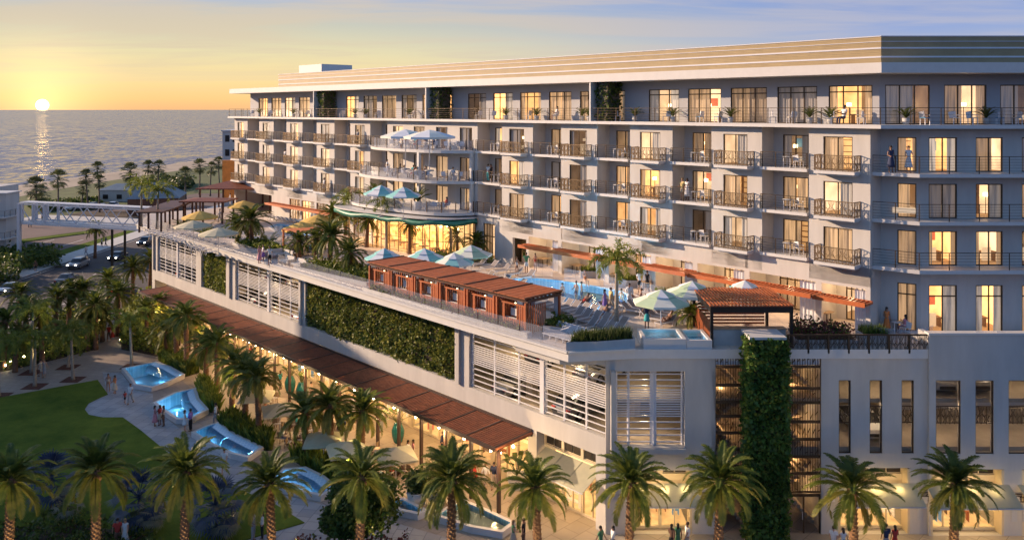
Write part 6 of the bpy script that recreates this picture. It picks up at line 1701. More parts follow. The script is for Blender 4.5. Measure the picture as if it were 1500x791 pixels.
for i, (x, y, hh) in enumerate([(611, 738, 2.4), (640, 736, 2.8), (757, 714, 2.6)]):
    t = thing('plant_tub', ['faceted white tub with a dense dark plant beside the small basin', 'faceted white tub with tall feathery plant beside the small basin', 'white tub of broad banana leaves by the end of the pergola'][i], 'planter', G(x, y))
    m = MB(); m.mat(M['white_paint']); m.lathe([(.5, 0), (.62, .35), (.78, .95), (.72, .95), (.70, .85)], 7, smooth=False); m.build('tub', t)
    m = MB(T=lambda x, y, z: (x, y, z+.85))
    if i == 0:
        for _ in range(900): d = Vector((rl.gauss(0, .38), rl.gauss(0, .38), rl.uniform(.1, 1.3))); m.mat(M['hedge_leaf']); q = tuple(d); leaves(m, 1, lambda: q, .25)
    elif i == 1:
        m.mat(M['palm_leaf'])
        for k in range(16): frond(m, (0, 0, .1), k*2.4, radians(80-40*k/16), 2.2, rl, 18, .45, 1.0, .07)
    else: bananas(m, 2.3, 14, mn='banana_leaf')
    m.build('plant', t)
# uplights beneath palms
def uplight(x, y, z, e, col):
    l = bpy.data.lights.new('ground_uplight', 'SPOT'); l.energy = e; l.color = col; l.spot_size = radians(75); l.spot_blend = .8; l.shadow_soft_size = .06
    o = bpy.data.objects.new('ground_uplight', l); COL.objects.link(o); o.location = (x, y, z); o.rotation_euler = (pi, 0, 0)
for (x, y, e) in [(51, 562, 34), (107, 552, 34), (193, 533, 38), (60, 540, 20), (255, 528, 40), (300, 556, 34), (348, 606, 40), (380, 640, 40), (465, 676, 46), (510, 688, 46), (150, 490, 20), (205, 480, 26)]:
    p = G(x, y+4); uplight(p[0], p[1], .35, e*34, (1, .76, .30))
for i, (x, y) in enumerate(FRX):
    Yp = 45.2; uplight((x-6-CX)/F*Yp, 44.9, .35, 700, (1, .70, .30)); uplight((x+9-CX)/F*Yp, 47.3, .35, 600, (1, .72, .30))
for i, (x, y) in enumerate([(15, 537), (35, 530), (64, 524), (176, 505), (94, 500), (8, 543)]):
    p = G(x, y); t = thing('path_light', f'{ORD[i]} small glowing path light in the left garden beds', 'light', p, 0, 'small path lights in the garden beds')
    m = MB(); m.mat(M['bronze_dark']); m.tube([(0, 0, 0), (0, 0, .5)], .03, 6); m.build('stem', t)
    m = MB(); m.mat(M['bulb_glow']); m.ell((0, 0, .56), (.09, .09, .07), 8, 5); m.build('lamp', t)
# ================================================================== PEOPLE
def skin_mesh(name, joints, edges, mats, sub=1):
    """joints: list of (xyz, rx, ry); one smooth skin over the chain of edges"""
    me = bpy.data.meshes.new('tmp'); me.from_pydata([j[0] for j in joints], edges, [])
    o = bpy.data.objects.new('tmp', me); COL.objects.link(o)
    sk = o.modifiers.new('s', 'SKIN'); 
    for i, j in enumerate(joints):
        d = me.skin_vertices[0].data[i]; d.radius = (j[1], j[2]); d.use_root = (i == 0)
    sb_ = o.modifiers.new('b', 'SUBSURF'); sb_.levels = sub; sb_.render_levels = sub
    dg = bpy.context.evaluated_depsgraph_get(); dg.update()
    r = bpy.data.meshes.new_from_object(o.evaluated_get(dg)); r.name = name
    bpy.data.objects.remove(o); bpy.data.meshes.remove(me)
    r.materials.clear()
    for m in mats: r.materials.append(m)
    for p in r.polygons: p.use_smooth = True
    return r
def rotx(v, a, c):     # rotate in the sagittal (y,z) plane about c
    y, z = v[1]-c[1], v[2]-c[2]; return (v[0], c[1]+y*cos(a)-z*sin(a), c[2]+y*sin(a)+z*cos(a))
def pose_joints(pose, fem):
    sh = .165 if fem else .19; hp = .095 if fem else .085
    J = {'pel': (0,0,.94), 'wai': (0,.0,1.10), 'che': (0,-.005,1.32), 'nek': (0,-.01,1.49), 'hd0': (0,.0,1.57), 'hd1': (0,.01,1.66), 'hd2': (0,.0,1.74)}
    arm = {'down': ((.05,0,-.27), (.02,.07,-.25)), 'bent': ((.05,.02,-.27), (-.04,.22,-.06)), 'fwd': ((.03,.12,-.24), (-.02,.22,.05)), 'up': ((.1,.05,-.22), (.0,.12,.22)), 'back': ((.05,-.12,-.24), (.01,-.06,-.24)),
           'swing': ((.04,.12,-.25), (0,.14,-.20)), 'hip': ((.18,-.03,-.2), (-.12,.1,-.14)), 'lap': ((.04,.06,-.26), (-.05,.23,-.05))}
    leg = {'st': ((.01,0,-.44), (0,-.03,-.41)), 'fw': ((0,.16,-.41), (0,.03,-.43)), 'bk': ((0,-.08,-.43), (0,-.24,-.34)), 'sit': ((.03,.44,.0), (0,.04,-.43)), 'lie': ((.02,.43,.06), (0,.42,-.08)), 'bentup': ((.02,.30,.30), (0,.22,-.36))}
    P = {'stand': ('down', 'bent', 'st', 'st'), 'stand2': ('hip', 'down', 'st', 'st'), 'walk': ('swing', 'back', 'bk', 'fw'), 'hold': ('fwd', 'bent', 'st', 'st'), 'sit': ('lap', 'fwd', 'sit', 'sit'), 'recline': ('lap', 'down', 'lie', 'bentup'), 'wave': ('up', 'down', 'st', 'fw')}[pose]
    for s_, k in ((-1, 0), (1, 1)):
        q = 'LR'[k]; a = arm[P[k]]; l = leg[P[2+k]]
        J['sho'+q] = (s_*sh, -.01, 1.43); J['elb'+q] = (s_*(sh+a[0][0]), -.01+a[0][1], 1.43+a[0][2]); e = J['elb'+q]
        J['wri'+q] = (e[0]+s_*a[1][0], e[1]+a[1][1], e[2]+a[1][2]); w = J['wri'+q]
        d = (Vector(w)-Vector(e)).normalized(); J['han'+q] = tuple(Vector(w)+d*.07); J['_hd'+q] = d
        J['hip'+q] = (s_*hp, 0, .90); h = J['hip'+q]; J['kne'+q] = (h[0]+s_*l[0][0], h[1]+l[0][1], h[2]+l[0][2]); n_ = J['kne'+q]
        J['ank'+q] = (n_[0]+s_*l[1][0], n_[1]+l[1][1], n_[2]+l[1][2]); an = J['ank'+q]
        J['toe'+q] = (an[0]+s_*.02, an[1]+.15, an[2]-.045) if pose != 'recline' else (an[0], an[1]+.10, an[2]+.09)
        J['hee'+q] = (an[0], an[1]-.04, an[2]-.045) if pose != 'recline' else (an[0], an[1]+.03, an[2]-.04)
    if pose == 'recline':
        c = J['pel']
        for k in ('wai', 'che', 'nek', 'hd0', 'hd1', 'hd2', 'shoL', 'shoR', 'elbL', 'elbR', 'wriL', 'wriR', 'hanL', 'hanR'): J[k] = rotx(J[k], radians(42), c)
    if pose == 'sit':
        c = J['pel']
        for k in ('wai', 'che', 'nek', 'hd0', 'hd1', 'hd2', 'shoL', 'shoR', 'elbL', 'elbR', 'wriL', 'wriR', 'hanL', 'hanR'): J[k] = rotx(J[k], radians(6), c)
    return J
BODY = {}
def person_meshes(pose, fem, outfit):
    key = (pose, fem, outfit)
    if key in BODY: return BODY[key]
    J = pose_joints(pose, fem); g = .9 if fem else 1.0
    R = {'pel': (.135, .10), 'wai': (.105*g, .085*g), 'che': (.145*g, .10), 'nek': (.055, .055), 'hd0': (.062, .072), 'hd1': (.078, .092), 'hd2': (.055, .065), 'sho': (.055*g, .055*g), 'elb': (.040*g, .040*g), 'wri': (.026, .028), 'han': (.034, .018),
         'hip': (.088, .088), 'kne': (.055, .055), 'ank': (.036, .038), 'toe': (.030, .022), 'hee': (.032, .028)}
    names = ['pel', 'wai', 'che', 'nek', 'hd0', 'hd1', 'hd2']; idx = {}; joints = []
    def addj(n, grow=1.0, extra=0.0):
        idx[n] = len(joints); r = R[n[:3]]; joints.append((J[n], r[0]*grow+extra, r[1]*grow+extra))
    for n in names: addj(n)
    ed = [(0, 1), (1, 2), (2, 3), (3, 4), (4, 5), (5, 6)]
    for q in 'LR':
        for n in ('sho', 'elb', 'wri', 'han', 'hip', 'kne', 'ank', 'toe', 'hee'): addj(n+q)
        i = idx; ed += [(i['che'], i['sho'+q]), (i['sho'+q], i['elb'+q]), (i['elb'+q], i['wri'+q]), (i['wri'+q], i['han'+q]), (i['pel'], i['hip'+q]), (i['hip'+q], i['kne'+q]), (i['kne'+q], i['ank'+q]), (i['ank'+q], i['toe'+q]), (i['ank'+q], i['hee'+q])]
    body = skin_mesh('body', joints, ed, [M['skin_light'], M['hair_dark']])
    # fingers, nose, ears and eyes joined into the body mesh
    m = MB(); m.mat(M['skin_light'])
    for q, s_ in (('L', -1), ('R', 1)):
        h = Vector(J['han'+q]); d = J['_hd'+q]; side = d.cross(Vector((s_, 0, 0))).normalized()
        if side.length < .5: side = Vector((0, 1, 0))
        for k, ln in enumerate((.062, .075, .078, .070, .052)):
            b = h+side*(-.026+.0175*(k-1 if k else 1.0)); 
            if k == 0: dd = (d*.6+side*.8).normalized(); b = h-d*.03+side*.03
            else: dd = (d+Vector((-s_*.25, 0, 0))).normalized()
            m.tube([tuple(b-dd*.02), tuple(b+dd*ln*.5), tuple(b+dd*ln+Vector((-s_*.012, 0, 0)))], [.0095, .0088, .006], 5)
    hd = Vector(J['hd1']); f = Vector((0, 1, 0)) if pose != 'recline' else Vector((0, cos(radians(42)), sin(radians(42)))); up = Vector((0, 0, 1)) if pose != 'recline' else Vector((0, -sin(radians(42)), cos(radians(42))))
    m.tube([tuple(hd+f*.085+up*.01), tuple(hd+f*.112-up*.02), tuple(hd+f*.088-up*.028)], [.008, .016, .008], 5)
    for s_ in (-1, 1): m.ell(tuple(hd+Vector((s_*.078, 0, 0))-up*.01), (.012, .022, .03), 6, 4)
    m.mat(M['hair_dark'])
    for s_ in (-1, 1): m.ell(tuple(hd+f*.088+Vector((s_*.03, 0, 0))+up*.012), (.011, .008, .007), 6, 4)
    m.mat(M['cloth_red']); m.ell(tuple(hd+f*.088-up*.052), (.022, .008, .006), 6, 4)
    t2 = m.mesh('t'); bm = bmesh.new(); bm.from_mesh(body); off = len(bm.faces); bm.from_mesh(t2)
    bm.faces.ensure_lookup_table()
    mi = [p.material_index for p in t2.polygons]
    for k, v in enumerate(mi): bm.faces[off+k].material_index = {0: 0, 1: 1, 2: 0}[v]
    bm.to_mesh(body); bm.free(); bpy.data.meshes.remove(t2)
    for p in body.polygons: p.use_smooth = True
    parts = {'body': body}
    def garment(name, spec, edges):
        js = []
        for n, r in spec: 
            base = R[n[:3]] if n[:3] in R else (0, 0)
            js.append((J[n] if n in J else n, r[0], r[1]))
        return skin_mesh(name, js, edges, [M['cloth_white']])
    def lerp(a, b, t): return tuple(Vector(J[a]).lerp(Vector(J[b]), t))
    def top(sl):
        s0 = [('pel', (.168, .132)), ('wai', (.145*g, .122*g)), ('che', (.178*g, .136)), ('nek', (.07, .07))]; e = [(0, 1), (1, 2), (2, 3)]
        js = [(J[n], *r) for n, r in s0]; js[0] = (tuple(Vector(J['pel'])+(Vector(J['pel'])-Vector(J['wai']))*.35), *js[0][1:])
        for q in 'LR':
            b = len(js); js.append((J['sho'+q], .084*g, .084*g)); js.append((lerp('sho'+q, 'elb'+q, min(1, sl)), .068*g, .068*g)); e += [(2, b), (b, b+1)]
            if sl > 1: js.append((lerp('elb'+q, 'wri'+q, .85), .048, .048)); e.append((b+1, b+2))
        return skin_mesh('shirt', js, e, [M['cloth_white']])
    def bottom(ln):
        js = [(lerp('pel', 'wai', .75), .145, .124), (J['pel'], .165, .134)]; e = [(0, 1)]
        for q in 'LR':
            b = len(js); js.append((J['hip'+q], .118, .118)); e.append((1, b))
            if ln <= 1: js.append((lerp('hip'+q, 'kne'+q, ln), .096, .096)); e.append((b, b+1))
            else: js.append((J['kne'+q], .082, .082)); js.append((lerp('kne'+q, 'ank'+q, .93), .064, .064)); e += [(b, b+1), (b+1, b+2)]
        return skin_mesh('trousers', js, e, [M['cloth_white']])
    def dress(ln, name='dress'):
        m = MB(); m.mat(M['cloth_white']); w = J['wai']; p = J['pel']
        if pose in ('sit', 'recline'): return bottom(.9)
        m.lathe([(.10, 1.12), (.125, 1.02), (.155, .92), (.17+.06*ln, .92-ln*.45), (.18+.09*ln, .92-ln*.62), (.15, .92-ln*.62)], 14); return m.mesh(name)
    def hair(long):
        m = MB(); m.mat(M['hair_dark']); c = hd+up*.028-f*.028
        m.ell(tuple(c), (.094, .106, .098), 12, 8)
        if long: m.ell(tuple(c-up*.13-f*.055), (.085, .045, .15), 10, 6)
        return m.mesh('hair')
    def shoes():
        m = MB(); m.mat(M['cloth_black'])
        for q in 'LR':
            a = Vector(J['ank'+q]); t_ = Vector(J['toe'+q]); h_ = Vector(J['hee'+q])
            m.tube([tuple(h_), tuple(h_.lerp(t_, .5)), tuple(t_)], [.045, .048, .036], 7)
        return m.mesh('shoes')
    if outfit == 'tshirt_shorts': parts['shirt'] = top(.6); parts['shorts'] = bottom(.85); parts['shoes'] = shoes()
    elif outfit == 'tshirt_trousers': parts['shirt'] = top(.6); parts['trousers'] = bottom(2); parts['shoes'] = shoes()
    elif outfit == 'shirt_trousers': parts['shirt'] = top(2); parts['trousers'] = bottom(2); parts['shoes'] = shoes()
    elif outfit == 'dress': parts['shirt'] = top(.25); parts['skirt'] = dress(.9)
    elif outfit == 'skirt': parts['shirt'] = top(.4); parts['skirt'] = dress(.6)
    elif outfit == 'swim_f': parts['swimsuit'] = skin_mesh('swimsuit', [(J['pel'], .158, .124), (J['wai'], .128, .106), (tuple(Vector(J['che'])-Vector((0, 0, .03))), .165, .128)], [(0, 1), (1, 2)], [M['cloth_white']])
    elif outfit == 'swim_m': parts['shorts'] = bottom(.6)
    parts['hair'] = hair(fem)
    BODY[key] = parts
    return parts
PCOUNT = [0]
def person(loc, face, pose, fem, outfit, c1, c2, label, skin='light', hairc='dark', scale=1.0, zoff=0.0, group=None):
    """face = heading in degrees measured from +X"""
    P = person_meshes(pose, fem, outfit)
    t = thing('person', label, 'person', (loc[0], loc[1], loc[2]+zoff), radians(face-90), group)
    if scale != 1: t.scale = (scale,)*3
    dz = {'sit': -.45, 'recline': -.60}.get(pose, 0)
    low = {'sit': -.0, 'recline': 0}
    for n, me in P.items():
        o = inst(me, n, t, (0, 0, dz if pose in ('sit', 'recline') else 0))
        o.material_slots[0].link = 'OBJECT'
        o.material_slots[0].material = M['skin_'+skin] if n == 'body' else M['hair_'+hairc] if n == 'hair' else M['cloth_brown'] if n == 'shoes' else M['cloth_'+(c1 if n in ('shirt', 'swimsuit') else c2)]
    PCOUNT[0] += 1
    return t
# seat height .45: pelvis .94 -> .49 above the ground
def on(px, py, z=11.6): return G(px, py, z)
PPL = [
 # px, py(feet), z, face, pose, fem, outfit, c1, c2, label, skin, hair
 (757, 404, 11.6, -60, 'stand', 1, 'swim_f', 'white', 'white', 'woman in white standing left of the pair beside the far end of the long pool', 'tan', 'brown'),
 (771, 399, 11.6, -90, 'stand2', 0, 'tshirt_shorts', 'green', 'white', 'man in white shorts standing between two women at the far end of the long pool', 'tan', 'dark'),
 (784, 398, 11.6, -120, 'hold', 1, 'swim_f', 'red', 'red', 'woman in red standing right of the man at the far pool end', 'tan', 'dark'),
 (857, 417, 11.6, -70, 'sit', 1, 'swim_f', 'orange', 'orange', 'woman sitting on the back rim of the pool beside a wading man', 'light', 'brown'),
 (938, 448, 11.6, 160, 'sit', 0, 'swim_m', 'red', 'red', 'man in red sitting at the near end of the pool', 'light', 'brown'),
 (886, 458, 11.6, -20, 'walk', 1, 'dress', 'purple', 'purple', 'woman in a long purple dress walking along the pool edge', 'light', 'dark'),
 (895, 457, 11.6, 20, 'walk', 0, 'tshirt_trousers', 'yellow', 'beige', 'man in pale yellow shirt walking along the pool edge', 'light', 'brown'),
 (922, 450, 11.6, -100, 'stand', 0, 'shirt_trousers', 'white', 'white', 'man all in white standing at the near end of the pool', 'tan', 'dark'),
 (937, 428, 11.6, -90, 'hold', 0, 'tshirt_shorts', 'white', 'black', 'man in dark shorts standing behind the pool near the patios', 'light', 'brown'),
 (948, 427, 11.6, -110, 'stand', 1, 'dress', 'black', 'black', 'woman in a black dress standing behind the pool near the patios', 'light', 'dark'),
 (947.5, 481, 11.6, 85, 'stand2', 1, 'skirt', 'navy', 'teal', 'woman in a teal skirt seen from behind near the spa tub', 'tan', 'brown'),
 (1299, 487, 11.6, -90, 'stand', 1, 'dress', 'orange', 'orange', 'woman in orange standing on the front terrace behind the glass screen', 'tan', 'dark'),
 (648, 0, 0, 0, None, 0, '', '', '', '', '', ''),
 (655, 0, 0, 0, None, 0, '', '', '', '', '', ''),
 (380, 386, 11.6, -30, 'stand', 1, 'dress', 'pink', 'pink', 'woman in pink standing at the deck edge above the louvres', 'light', 'brown'),
 (385.5, 384, 11.6, -150, 'stand2', 1, 'skirt', 'white', 'purple', 'woman in white top at the deck edge beside the woman in pink', 'light', 'blond'),
 (395, 388, 11.6, 120, 'hold', 0, 'tshirt_shorts', 'white', 'black', 'man in white at the deck edge right of the two women', 'tan', 'dark'),
 (337, 300, 11.6, 200, 'stand', 0, 'shirt_trousers', 'white', 'white', 'man in white near the far pavilions', 'tan', 'dark'),
 (322, 326, 11.6, 200, 'walk', 0, 'shirt_trousers', 'white', 'beige', 'man in white walking behind the yellow umbrellas', 'tan', 'dark'),
 # plaza
 (159.5, 499, 0, -80, 'walk', 0, 'tshirt_trousers', 'red', 'brown', 'person in red, left of the couple on the entry path', 'tan', 'dark'),
 (165, 498, 0, -90, 'walk', 1, 'dress', 'red', 'red', 'woman in bright red, right of the couple on the entry path', 'tan', 'brown'),
 (60, 553, 0, 0, 'walk', 0, 'tshirt_shorts', 'beige', 'beige', 'man in beige beside the second royal palm at the left', 'tan', 'dark'),
 (65, 552, 0, -20, 'walk', 1, 'dress', 'grey', 'grey', 'woman in grey beside the second royal palm at the left', 'light', 'blond'),
 (158.5, 574, 0, -60, 'stand', 1, 'swim_f', 'beige', 'beige', 'woman in beige near the corner of the lawn', 'tan', 'brown'),
 (168, 576.5, 0, -120, 'hold', 1, 'dress', 'orange', 'beige', 'woman in orange top near the corner of the lawn', 'tan', 'brown'),
 (183, 591, 0, -30, 'walk', 0, 'tshirt_shorts', 'red', 'black', 'child in red walking beside the man in white on the garden path', 'light', 'dark'),
 (191, 591.5, 0, -100, 'walk', 0, 'tshirt_trousers', 'white', 'grey', 'man in white shirt walking with a child on the garden path', 'tan', 'brown'),
 (227, 624, 0, 20, 'stand', 1, 'dress', 'pink', 'pink', 'woman in long pink dress at the fan shaped fountain', 'tan', 'dark'),
 (234, 623, 0, 160, 'hold', 1, 'skirt', 'red', 'beige', 'person in red between two others at the fan shaped fountain', 'dark', 'dark'),
 (239.5, 624, 0, 180, 'stand', 1, 'swim_f', 'beige', 'beige', 'woman in beige swimwear at the fan shaped fountain', 'dark', 'dark'),
 (271, 631, 0, 30, 'stand', 1, 'skirt', 'white', 'white', 'woman in white beside the man in a purple shirt', 'light', 'brown'),
 (279, 631, 0, 170, 'stand2', 0, 'shirt_trousers', 'purple', 'black', 'man in purple shirt and black trousers by the fountains', 'tan', 'dark'),
 (316, 622, 0, 190, 'walk', 0, 'tshirt_trousers', 'white', 'grey', 'man in white walking between the second and third basins', 'tan', 'dark'),
 (328.5, 694, 0, -90, 'walk', 0, 'tshirt_shorts', 'white', 'grey', 'man in white t-shirt walking alone on the garden path', 'light', 'brown'),
 (371, 792, 0, -10, 'stand', 0, 'tshirt_trousers', 'beige', 'grey', 'man in beige shirt at the lower edge of the lawn', 'tan', 'dark'),
 (384, 790, 0, 190, 'hold', 1, 'shirt_trousers', 'white', 'black', 'woman in white top and black trousers at the lower edge of the lawn', 'light', 'dark'),
 (172, 803, 0, -60, 'walk', 0, 'tshirt_shorts', 'red', 'brown', 'person in dark red at the bottom edge below the lawn', 'light', 'dark'),
 (183, 801, 0, -80, 'walk', 1, 'dress', 'white', 'white', 'woman in white at the bottom edge below the lawn', 'light', 'blond'),
 (598, 678, 0, -10, 'stand', 1, 'dress', 'white', 'white', 'woman in white beside the cream parasol near the shops', 'tan', 'dark'),
 (605, 677, 0, 190, 'stand2', 1, 'skirt', 'pink', 'beige', 'woman in pink top beside the cream parasol near the shops', 'tan', 'dark'),
 (711.5, 714, 0, -60, 'walk', 1, 'shirt_trousers', 'white', 'beige', 'woman in white walking below the near end of the pergola', 'light', 'blond'),
 (723.5, 715, 0, -100, 'walk', 0, 'shirt_trousers', 'navy', 'beige', 'man in dark shirt walking below the near end of the pergola', 'light', 'dark'),
 (752, 803, 0, 10, 'hold', 1, 'skirt', 'green', 'beige', 'blond woman in olive at the bottom edge beside the small basin', 'light', 'blond'),
 (767, 803, 0, 170, 'stand', 0, 'tshirt_trousers', 'black', 'brown', 'person in black at the bottom edge beside the small basin', 'tan', 'brown'),
 (880, 815, 0, -30, 'walk', 0, 'tshirt_trousers', 'green', 'black', 'person in green whose head shows at the bottom edge left of the corner pier', 'tan', 'dark'),
 (898, 812, 0, 200, 'walk', 1, 'shirt_trousers', 'white', 'black', 'person in white at the bottom edge before the corner pier', 'tan', 'dark'),
 (984, 809, 0, 60, 'walk', 1, 'shirt_trousers', 'brown', 'black', 'woman with dark hair and brown top before the corner shop', 'tan', 'dark'),
 (993, 808, 0, 80, 'walk', 1, 'dress', 'green', 'green', 'woman in a green dress before the corner shop', 'dark', 'dark'),
 (1007, 809, 0, 190, 'walk', 0, 'tshirt_trousers', 'white', 'grey', 'man in white right of the two women before the corner shop', 'tan', 'brown'),
 (1221, 815, 0, 60, 'walk', 0, 'tshirt_shorts', 'white', 'beige', 'grey haired person in white left of the striped shirt man', 'light', 'brown'),
 (1235, 815, 0, 100, 'walk', 1, 'skirt', 'white', 'grey', 'woman in white beside the tenth street palm', 'light', 'brown'),
 (1298, 811, 0, 90, 'stand', 0, 'tshirt_shorts', 'navy', 'grey', 'man in a dark striped shirt looking at the shop window', 'tan', 'dark'),
 (1311, 811, 0, 90, 'stand', 1, 'dress', 'red', 'red', 'woman in red looking at the shop window', 'tan', 'dark'),
 (126, 374, 0, 200, 'walk', 0, 'tshirt_trousers', 'white', 'grey', 'person in white on the far pavement', 'tan', 'dark'),
 (149, 362, 0, 180, 'walk', 1, 'skirt', 'grey', 'black', 'first of two people on the far pavement under the bridge', 'tan', 'dark'),
 (155, 361, 0, 180, 'walk', 0, 'tshirt_trousers', 'navy', 'black', 'second of two people on the far pavement under the bridge', 'tan', 'dark'),
 (52, 398, 0, -60, 'walk', 0, 'tshirt_shorts', 'brown', 'black', 'person in brown on the brick paving beside the hedge', 'tan', 'dark'),
 (42, 333, 0, 0, 'stand', 0, 'tshirt_trousers', 'white', 'grey', 'left of two people at the building entrance at far left', 'tan', 'dark'),
 (45.5, 333, 0, 180, 'stand', 1, 'dress', 'beige', 'beige', 'right of two people at the building entrance at far left', 'tan', 'dark'),
]
for (x, y, z, face, pose, fem, outfit, c1, c2, lab, sk, hc) in PPL:
    if not pose: continue
    loc = G(x, y, z)
    person(loc, face, pose, fem, outfit, c1, c2, lab, sk, hc, .62 if 'child' in lab and lab.startswith('child') else (.97 if fem else 1.03), zoff=.02 if z < 1 else 0)
# striped shirt bands on the man at the shop window
# swimmers: standing in the pool, water hides the legs
for x, y, fem, lab, sk in ((844, 424, 0, 'man wading in the long pool near its back rim', 'tan'), (824, 427, 0, 'swimmer in the long pool seen over the cabana roof', 'light'), (852, 425, 0, 'dark haired swimmer beside the wading man', 'tan'),
                      (910, 436, 0, 'dark haired man standing in the near part of the long pool', 'tan'), (926, 440, 1, 'woman in the near part of the long pool', 'tan')):
    p = D(x, y); person((p[0], p[1], 10.55), rp_.uniform(180, 360), 'stand', fem, 'swim_f' if fem else 'swim_m', 'navy', 'navy', lab, sk, 'dark')
# on balconies
def bal(u, v, z, face, pose, fem, outfit, c1, c2, lab, sk='tan', hc='dark'):
    p = U(u, v, z); person(p, face, pose, fem, outfit, c1, c2, lab, sk, hc)
FU = lambda x, v: u_at(x, v)
bal(FU(715, -.4), -.4, 19.35, 225, 'stand', 0, 'tshirt_trousers', 'white', 'teal', 'man in white and teal on the balcony just right of the middle terraces')
bal(FU(719, -.5), -.5, 19.35, 240, 'stand', 1, 'dress', 'black', 'black', 'woman in black beside the man in teal trousers on a balcony')
bal(FU(999.5, -.4), -.4, 19.35, 225, 'stand', 0, 'tshirt_shorts', 'yellow', 'beige', 'man in yellow of the couple on a middle floor balcony', 'light', 'blond')
bal(FU(1006.5, -.4), -.4, 19.35, 220, 'hold', 1, 'dress', 'white', 'white', 'woman in white of the couple on a middle floor balcony', 'dark')
bal(FU(524, .5), .5, 22.45, 225, 'stand', 0, 'tshirt_trousers', 'grey', 'black', 'man standing on an upper french balcony left of the middle block')
bal(FU(417.5, -.4), -.4, 19.35, 225, 'stand2', 0, 'tshirt_trousers', 'white', 'grey', 'person in white on a middle floor balcony of the far part')
bal(FU(475, .5), .5, 16.2, 225, 'stand', 1, 'dress', 'white', 'white', 'woman in white on a low french balcony of the far part')
q = W2(*PY(1305, 200, 54.2)[:2]); bal(q[0], q[1], 22.45, -90, 'stand', 1, 'dress', 'navy', 'navy', 'woman in a dark dress left on the shaded corner balcony')
q = W2(*PY(1331, 200, 54.0)[:2]); bal(q[0], q[1], 22.45, -100, 'hold', 1, 'dress', 'white', 'white', 'woman in white right on the shaded corner balcony', 'light', 'brown')
# ================================================================== FURNITURE
def make_lounger(fr='white_metal', sl='sling', label='sun lounger'):
    t = thing('sun_lounger', label, 'sun lounger')
    m = MB(); m.mat(M[fr])
    for y in (-.31, .31): m.bar((0, y, .3), (1.25, y, .3), .06, .07)
    m.bar((0, -.31, .3), (0, .31, .3), .04); m.build('frame', t)
    lg = MB(); lg.mat(M[fr]); lg.box(-.02, .02, -.02, .02, 0, .29); lg = lg.mesh('leg')
    for x in (.1, 1.2):
        for y in (-.31, .31): inst(lg, 'leg', t, (x, y, 0))
    m = MB(); m.mat(M[sl]); m.box(.03, 1.22, -.28, .28, .305, .335); m.build('seat', t)
    m = MB(); m.mat(M[sl]); m.bar((1.24, 0, .33), (1.75, 0, .78), .56, .03, up=(0, 0, 1)); m.mat(M[fr])
    for y in (-.3, .3): m.bar((1.22, y, .30), (1.78, y, .80), .04)
    m.bar((1.5, -.3, .54), (1.68, -.3, .02), .03); m.bar((1.5, .3, .54), (1.68, .3, .02), .03); m.build('backrest', t)
    return t
LG = make_lounger(); LW = make_lounger('white_metal', 'sling_pale')
LG['_used'] = 0; LW['_used'] = 0
def lrow(a, b, n, face, lab, grp, proto=None, z=11.6, skip=()):
    """n loungers between two deck points, all facing the same way"""
    proto = proto or LG
    for k in range(n):
        if k in skip: continue
        f = k/(n-1) if n > 1 else 0
        x = a[0]+(b[0]-a[0])*f; y = a[1]+(b[1]-a[1])*f
        if proto.get('_used'): r = copy_tree(proto)
        else: r = proto; r['_used'] = 1
        r.location = (x, y, z); r.rotation_euler = (0, 0, radians(face)+rp_.uniform(-.06, .06)); r['group'] = grp
        r['label'] = f'{ORD[k]} lounger from left {lab}'
A_ = math.degrees(ANG)
d_ = lambda x, y: D(x, y)[:2]
lrow(d_(788, 452), d_(860, 470), 7, A_-95, 'in the front row along the near side of the long pool', 'loungers along the near side of the long pool')
lrow(d_(828, 470), d_(892, 487), 6, A_-95, 'in the second row back from the long pool', 'second row of loungers from the long pool')
lrow(d_(845, 487), d_(885, 497), 4, A_-95, 'in the third row back from the long pool', 'third row of loungers from the long pool')
lrow(d_(690, 392), d_(760, 412), 5, A_-95, 'between the parasols and the long pool', 'loungers between the parasols and the pool')
lrow(d_(640, 398), d_(745, 426), 6, A_-95, 'behind the timber cabanas', 'loungers behind the cabanas', skip=(2,))
lrow(d_(908, 462), d_(925, 454), 3, 140, 'in the short row right of the couple walking by the pool', 'short row by the end of the pool')
lrow(d_(942, 462), d_(985, 447), 6, 140, 'in the row beneath the two white and mint umbrellas', 'loungers beneath the mint umbrellas')
lrow(d_(972, 474), d_(1005, 463), 5, 140, 'in the row behind the spa tub', 'loungers behind the spa tub')
lrow(d_(800, 496), d_(838, 507), 5, A_-85, 'behind the glass at the near deck corner', 'white loungers at the near deck corner', LW)
lrow(d_(228, 340), d_(318, 372), 14, A_+80, 'in the white row against the glass at the far deck edge', 'white loungers along the far deck edge', LW, skip=(8, 9))
lrow(d_(280, 346), d_(330, 360), 6, A_+80, 'in the row behind the white edge loungers', 'second row at the far deck edge')
lrow(d_(392, 358), d_(425, 362), 6, A_-95, 'in the row in front of the far pool', 'loungers before the far pool')
lrow(d_(405, 321), d_(475, 331), 12, A_+95, 'in the pale row behind the far pool', 'loungers behind the far pool', LW)
lrow(d_(428, 368), d_(452, 374), 4, A_-95, 'beside the small timber frame', 'loungers beside the timber frame', skip=(2,))
lrow(d_(520, 400), d_(532, 404), 2, A_-95, 'tucked left of the first cabana', 'loungers left of the cabanas')
lrow((U(49, 1.8)[:2]), (U(56, 2.3)[:2]), 5, A_+100, 'on the planted terrace above the glass restaurant', 'loungers on the restaurant roof terrace', LW, z=16.2)
lrow(PY(1412, 487, 53.2)[:2], PY(1444, 487, 53.2)[:2], 2, -88, 'on the front terrace above the tall plain wall', 'loungers on the front terrace', LW, z=11.9)
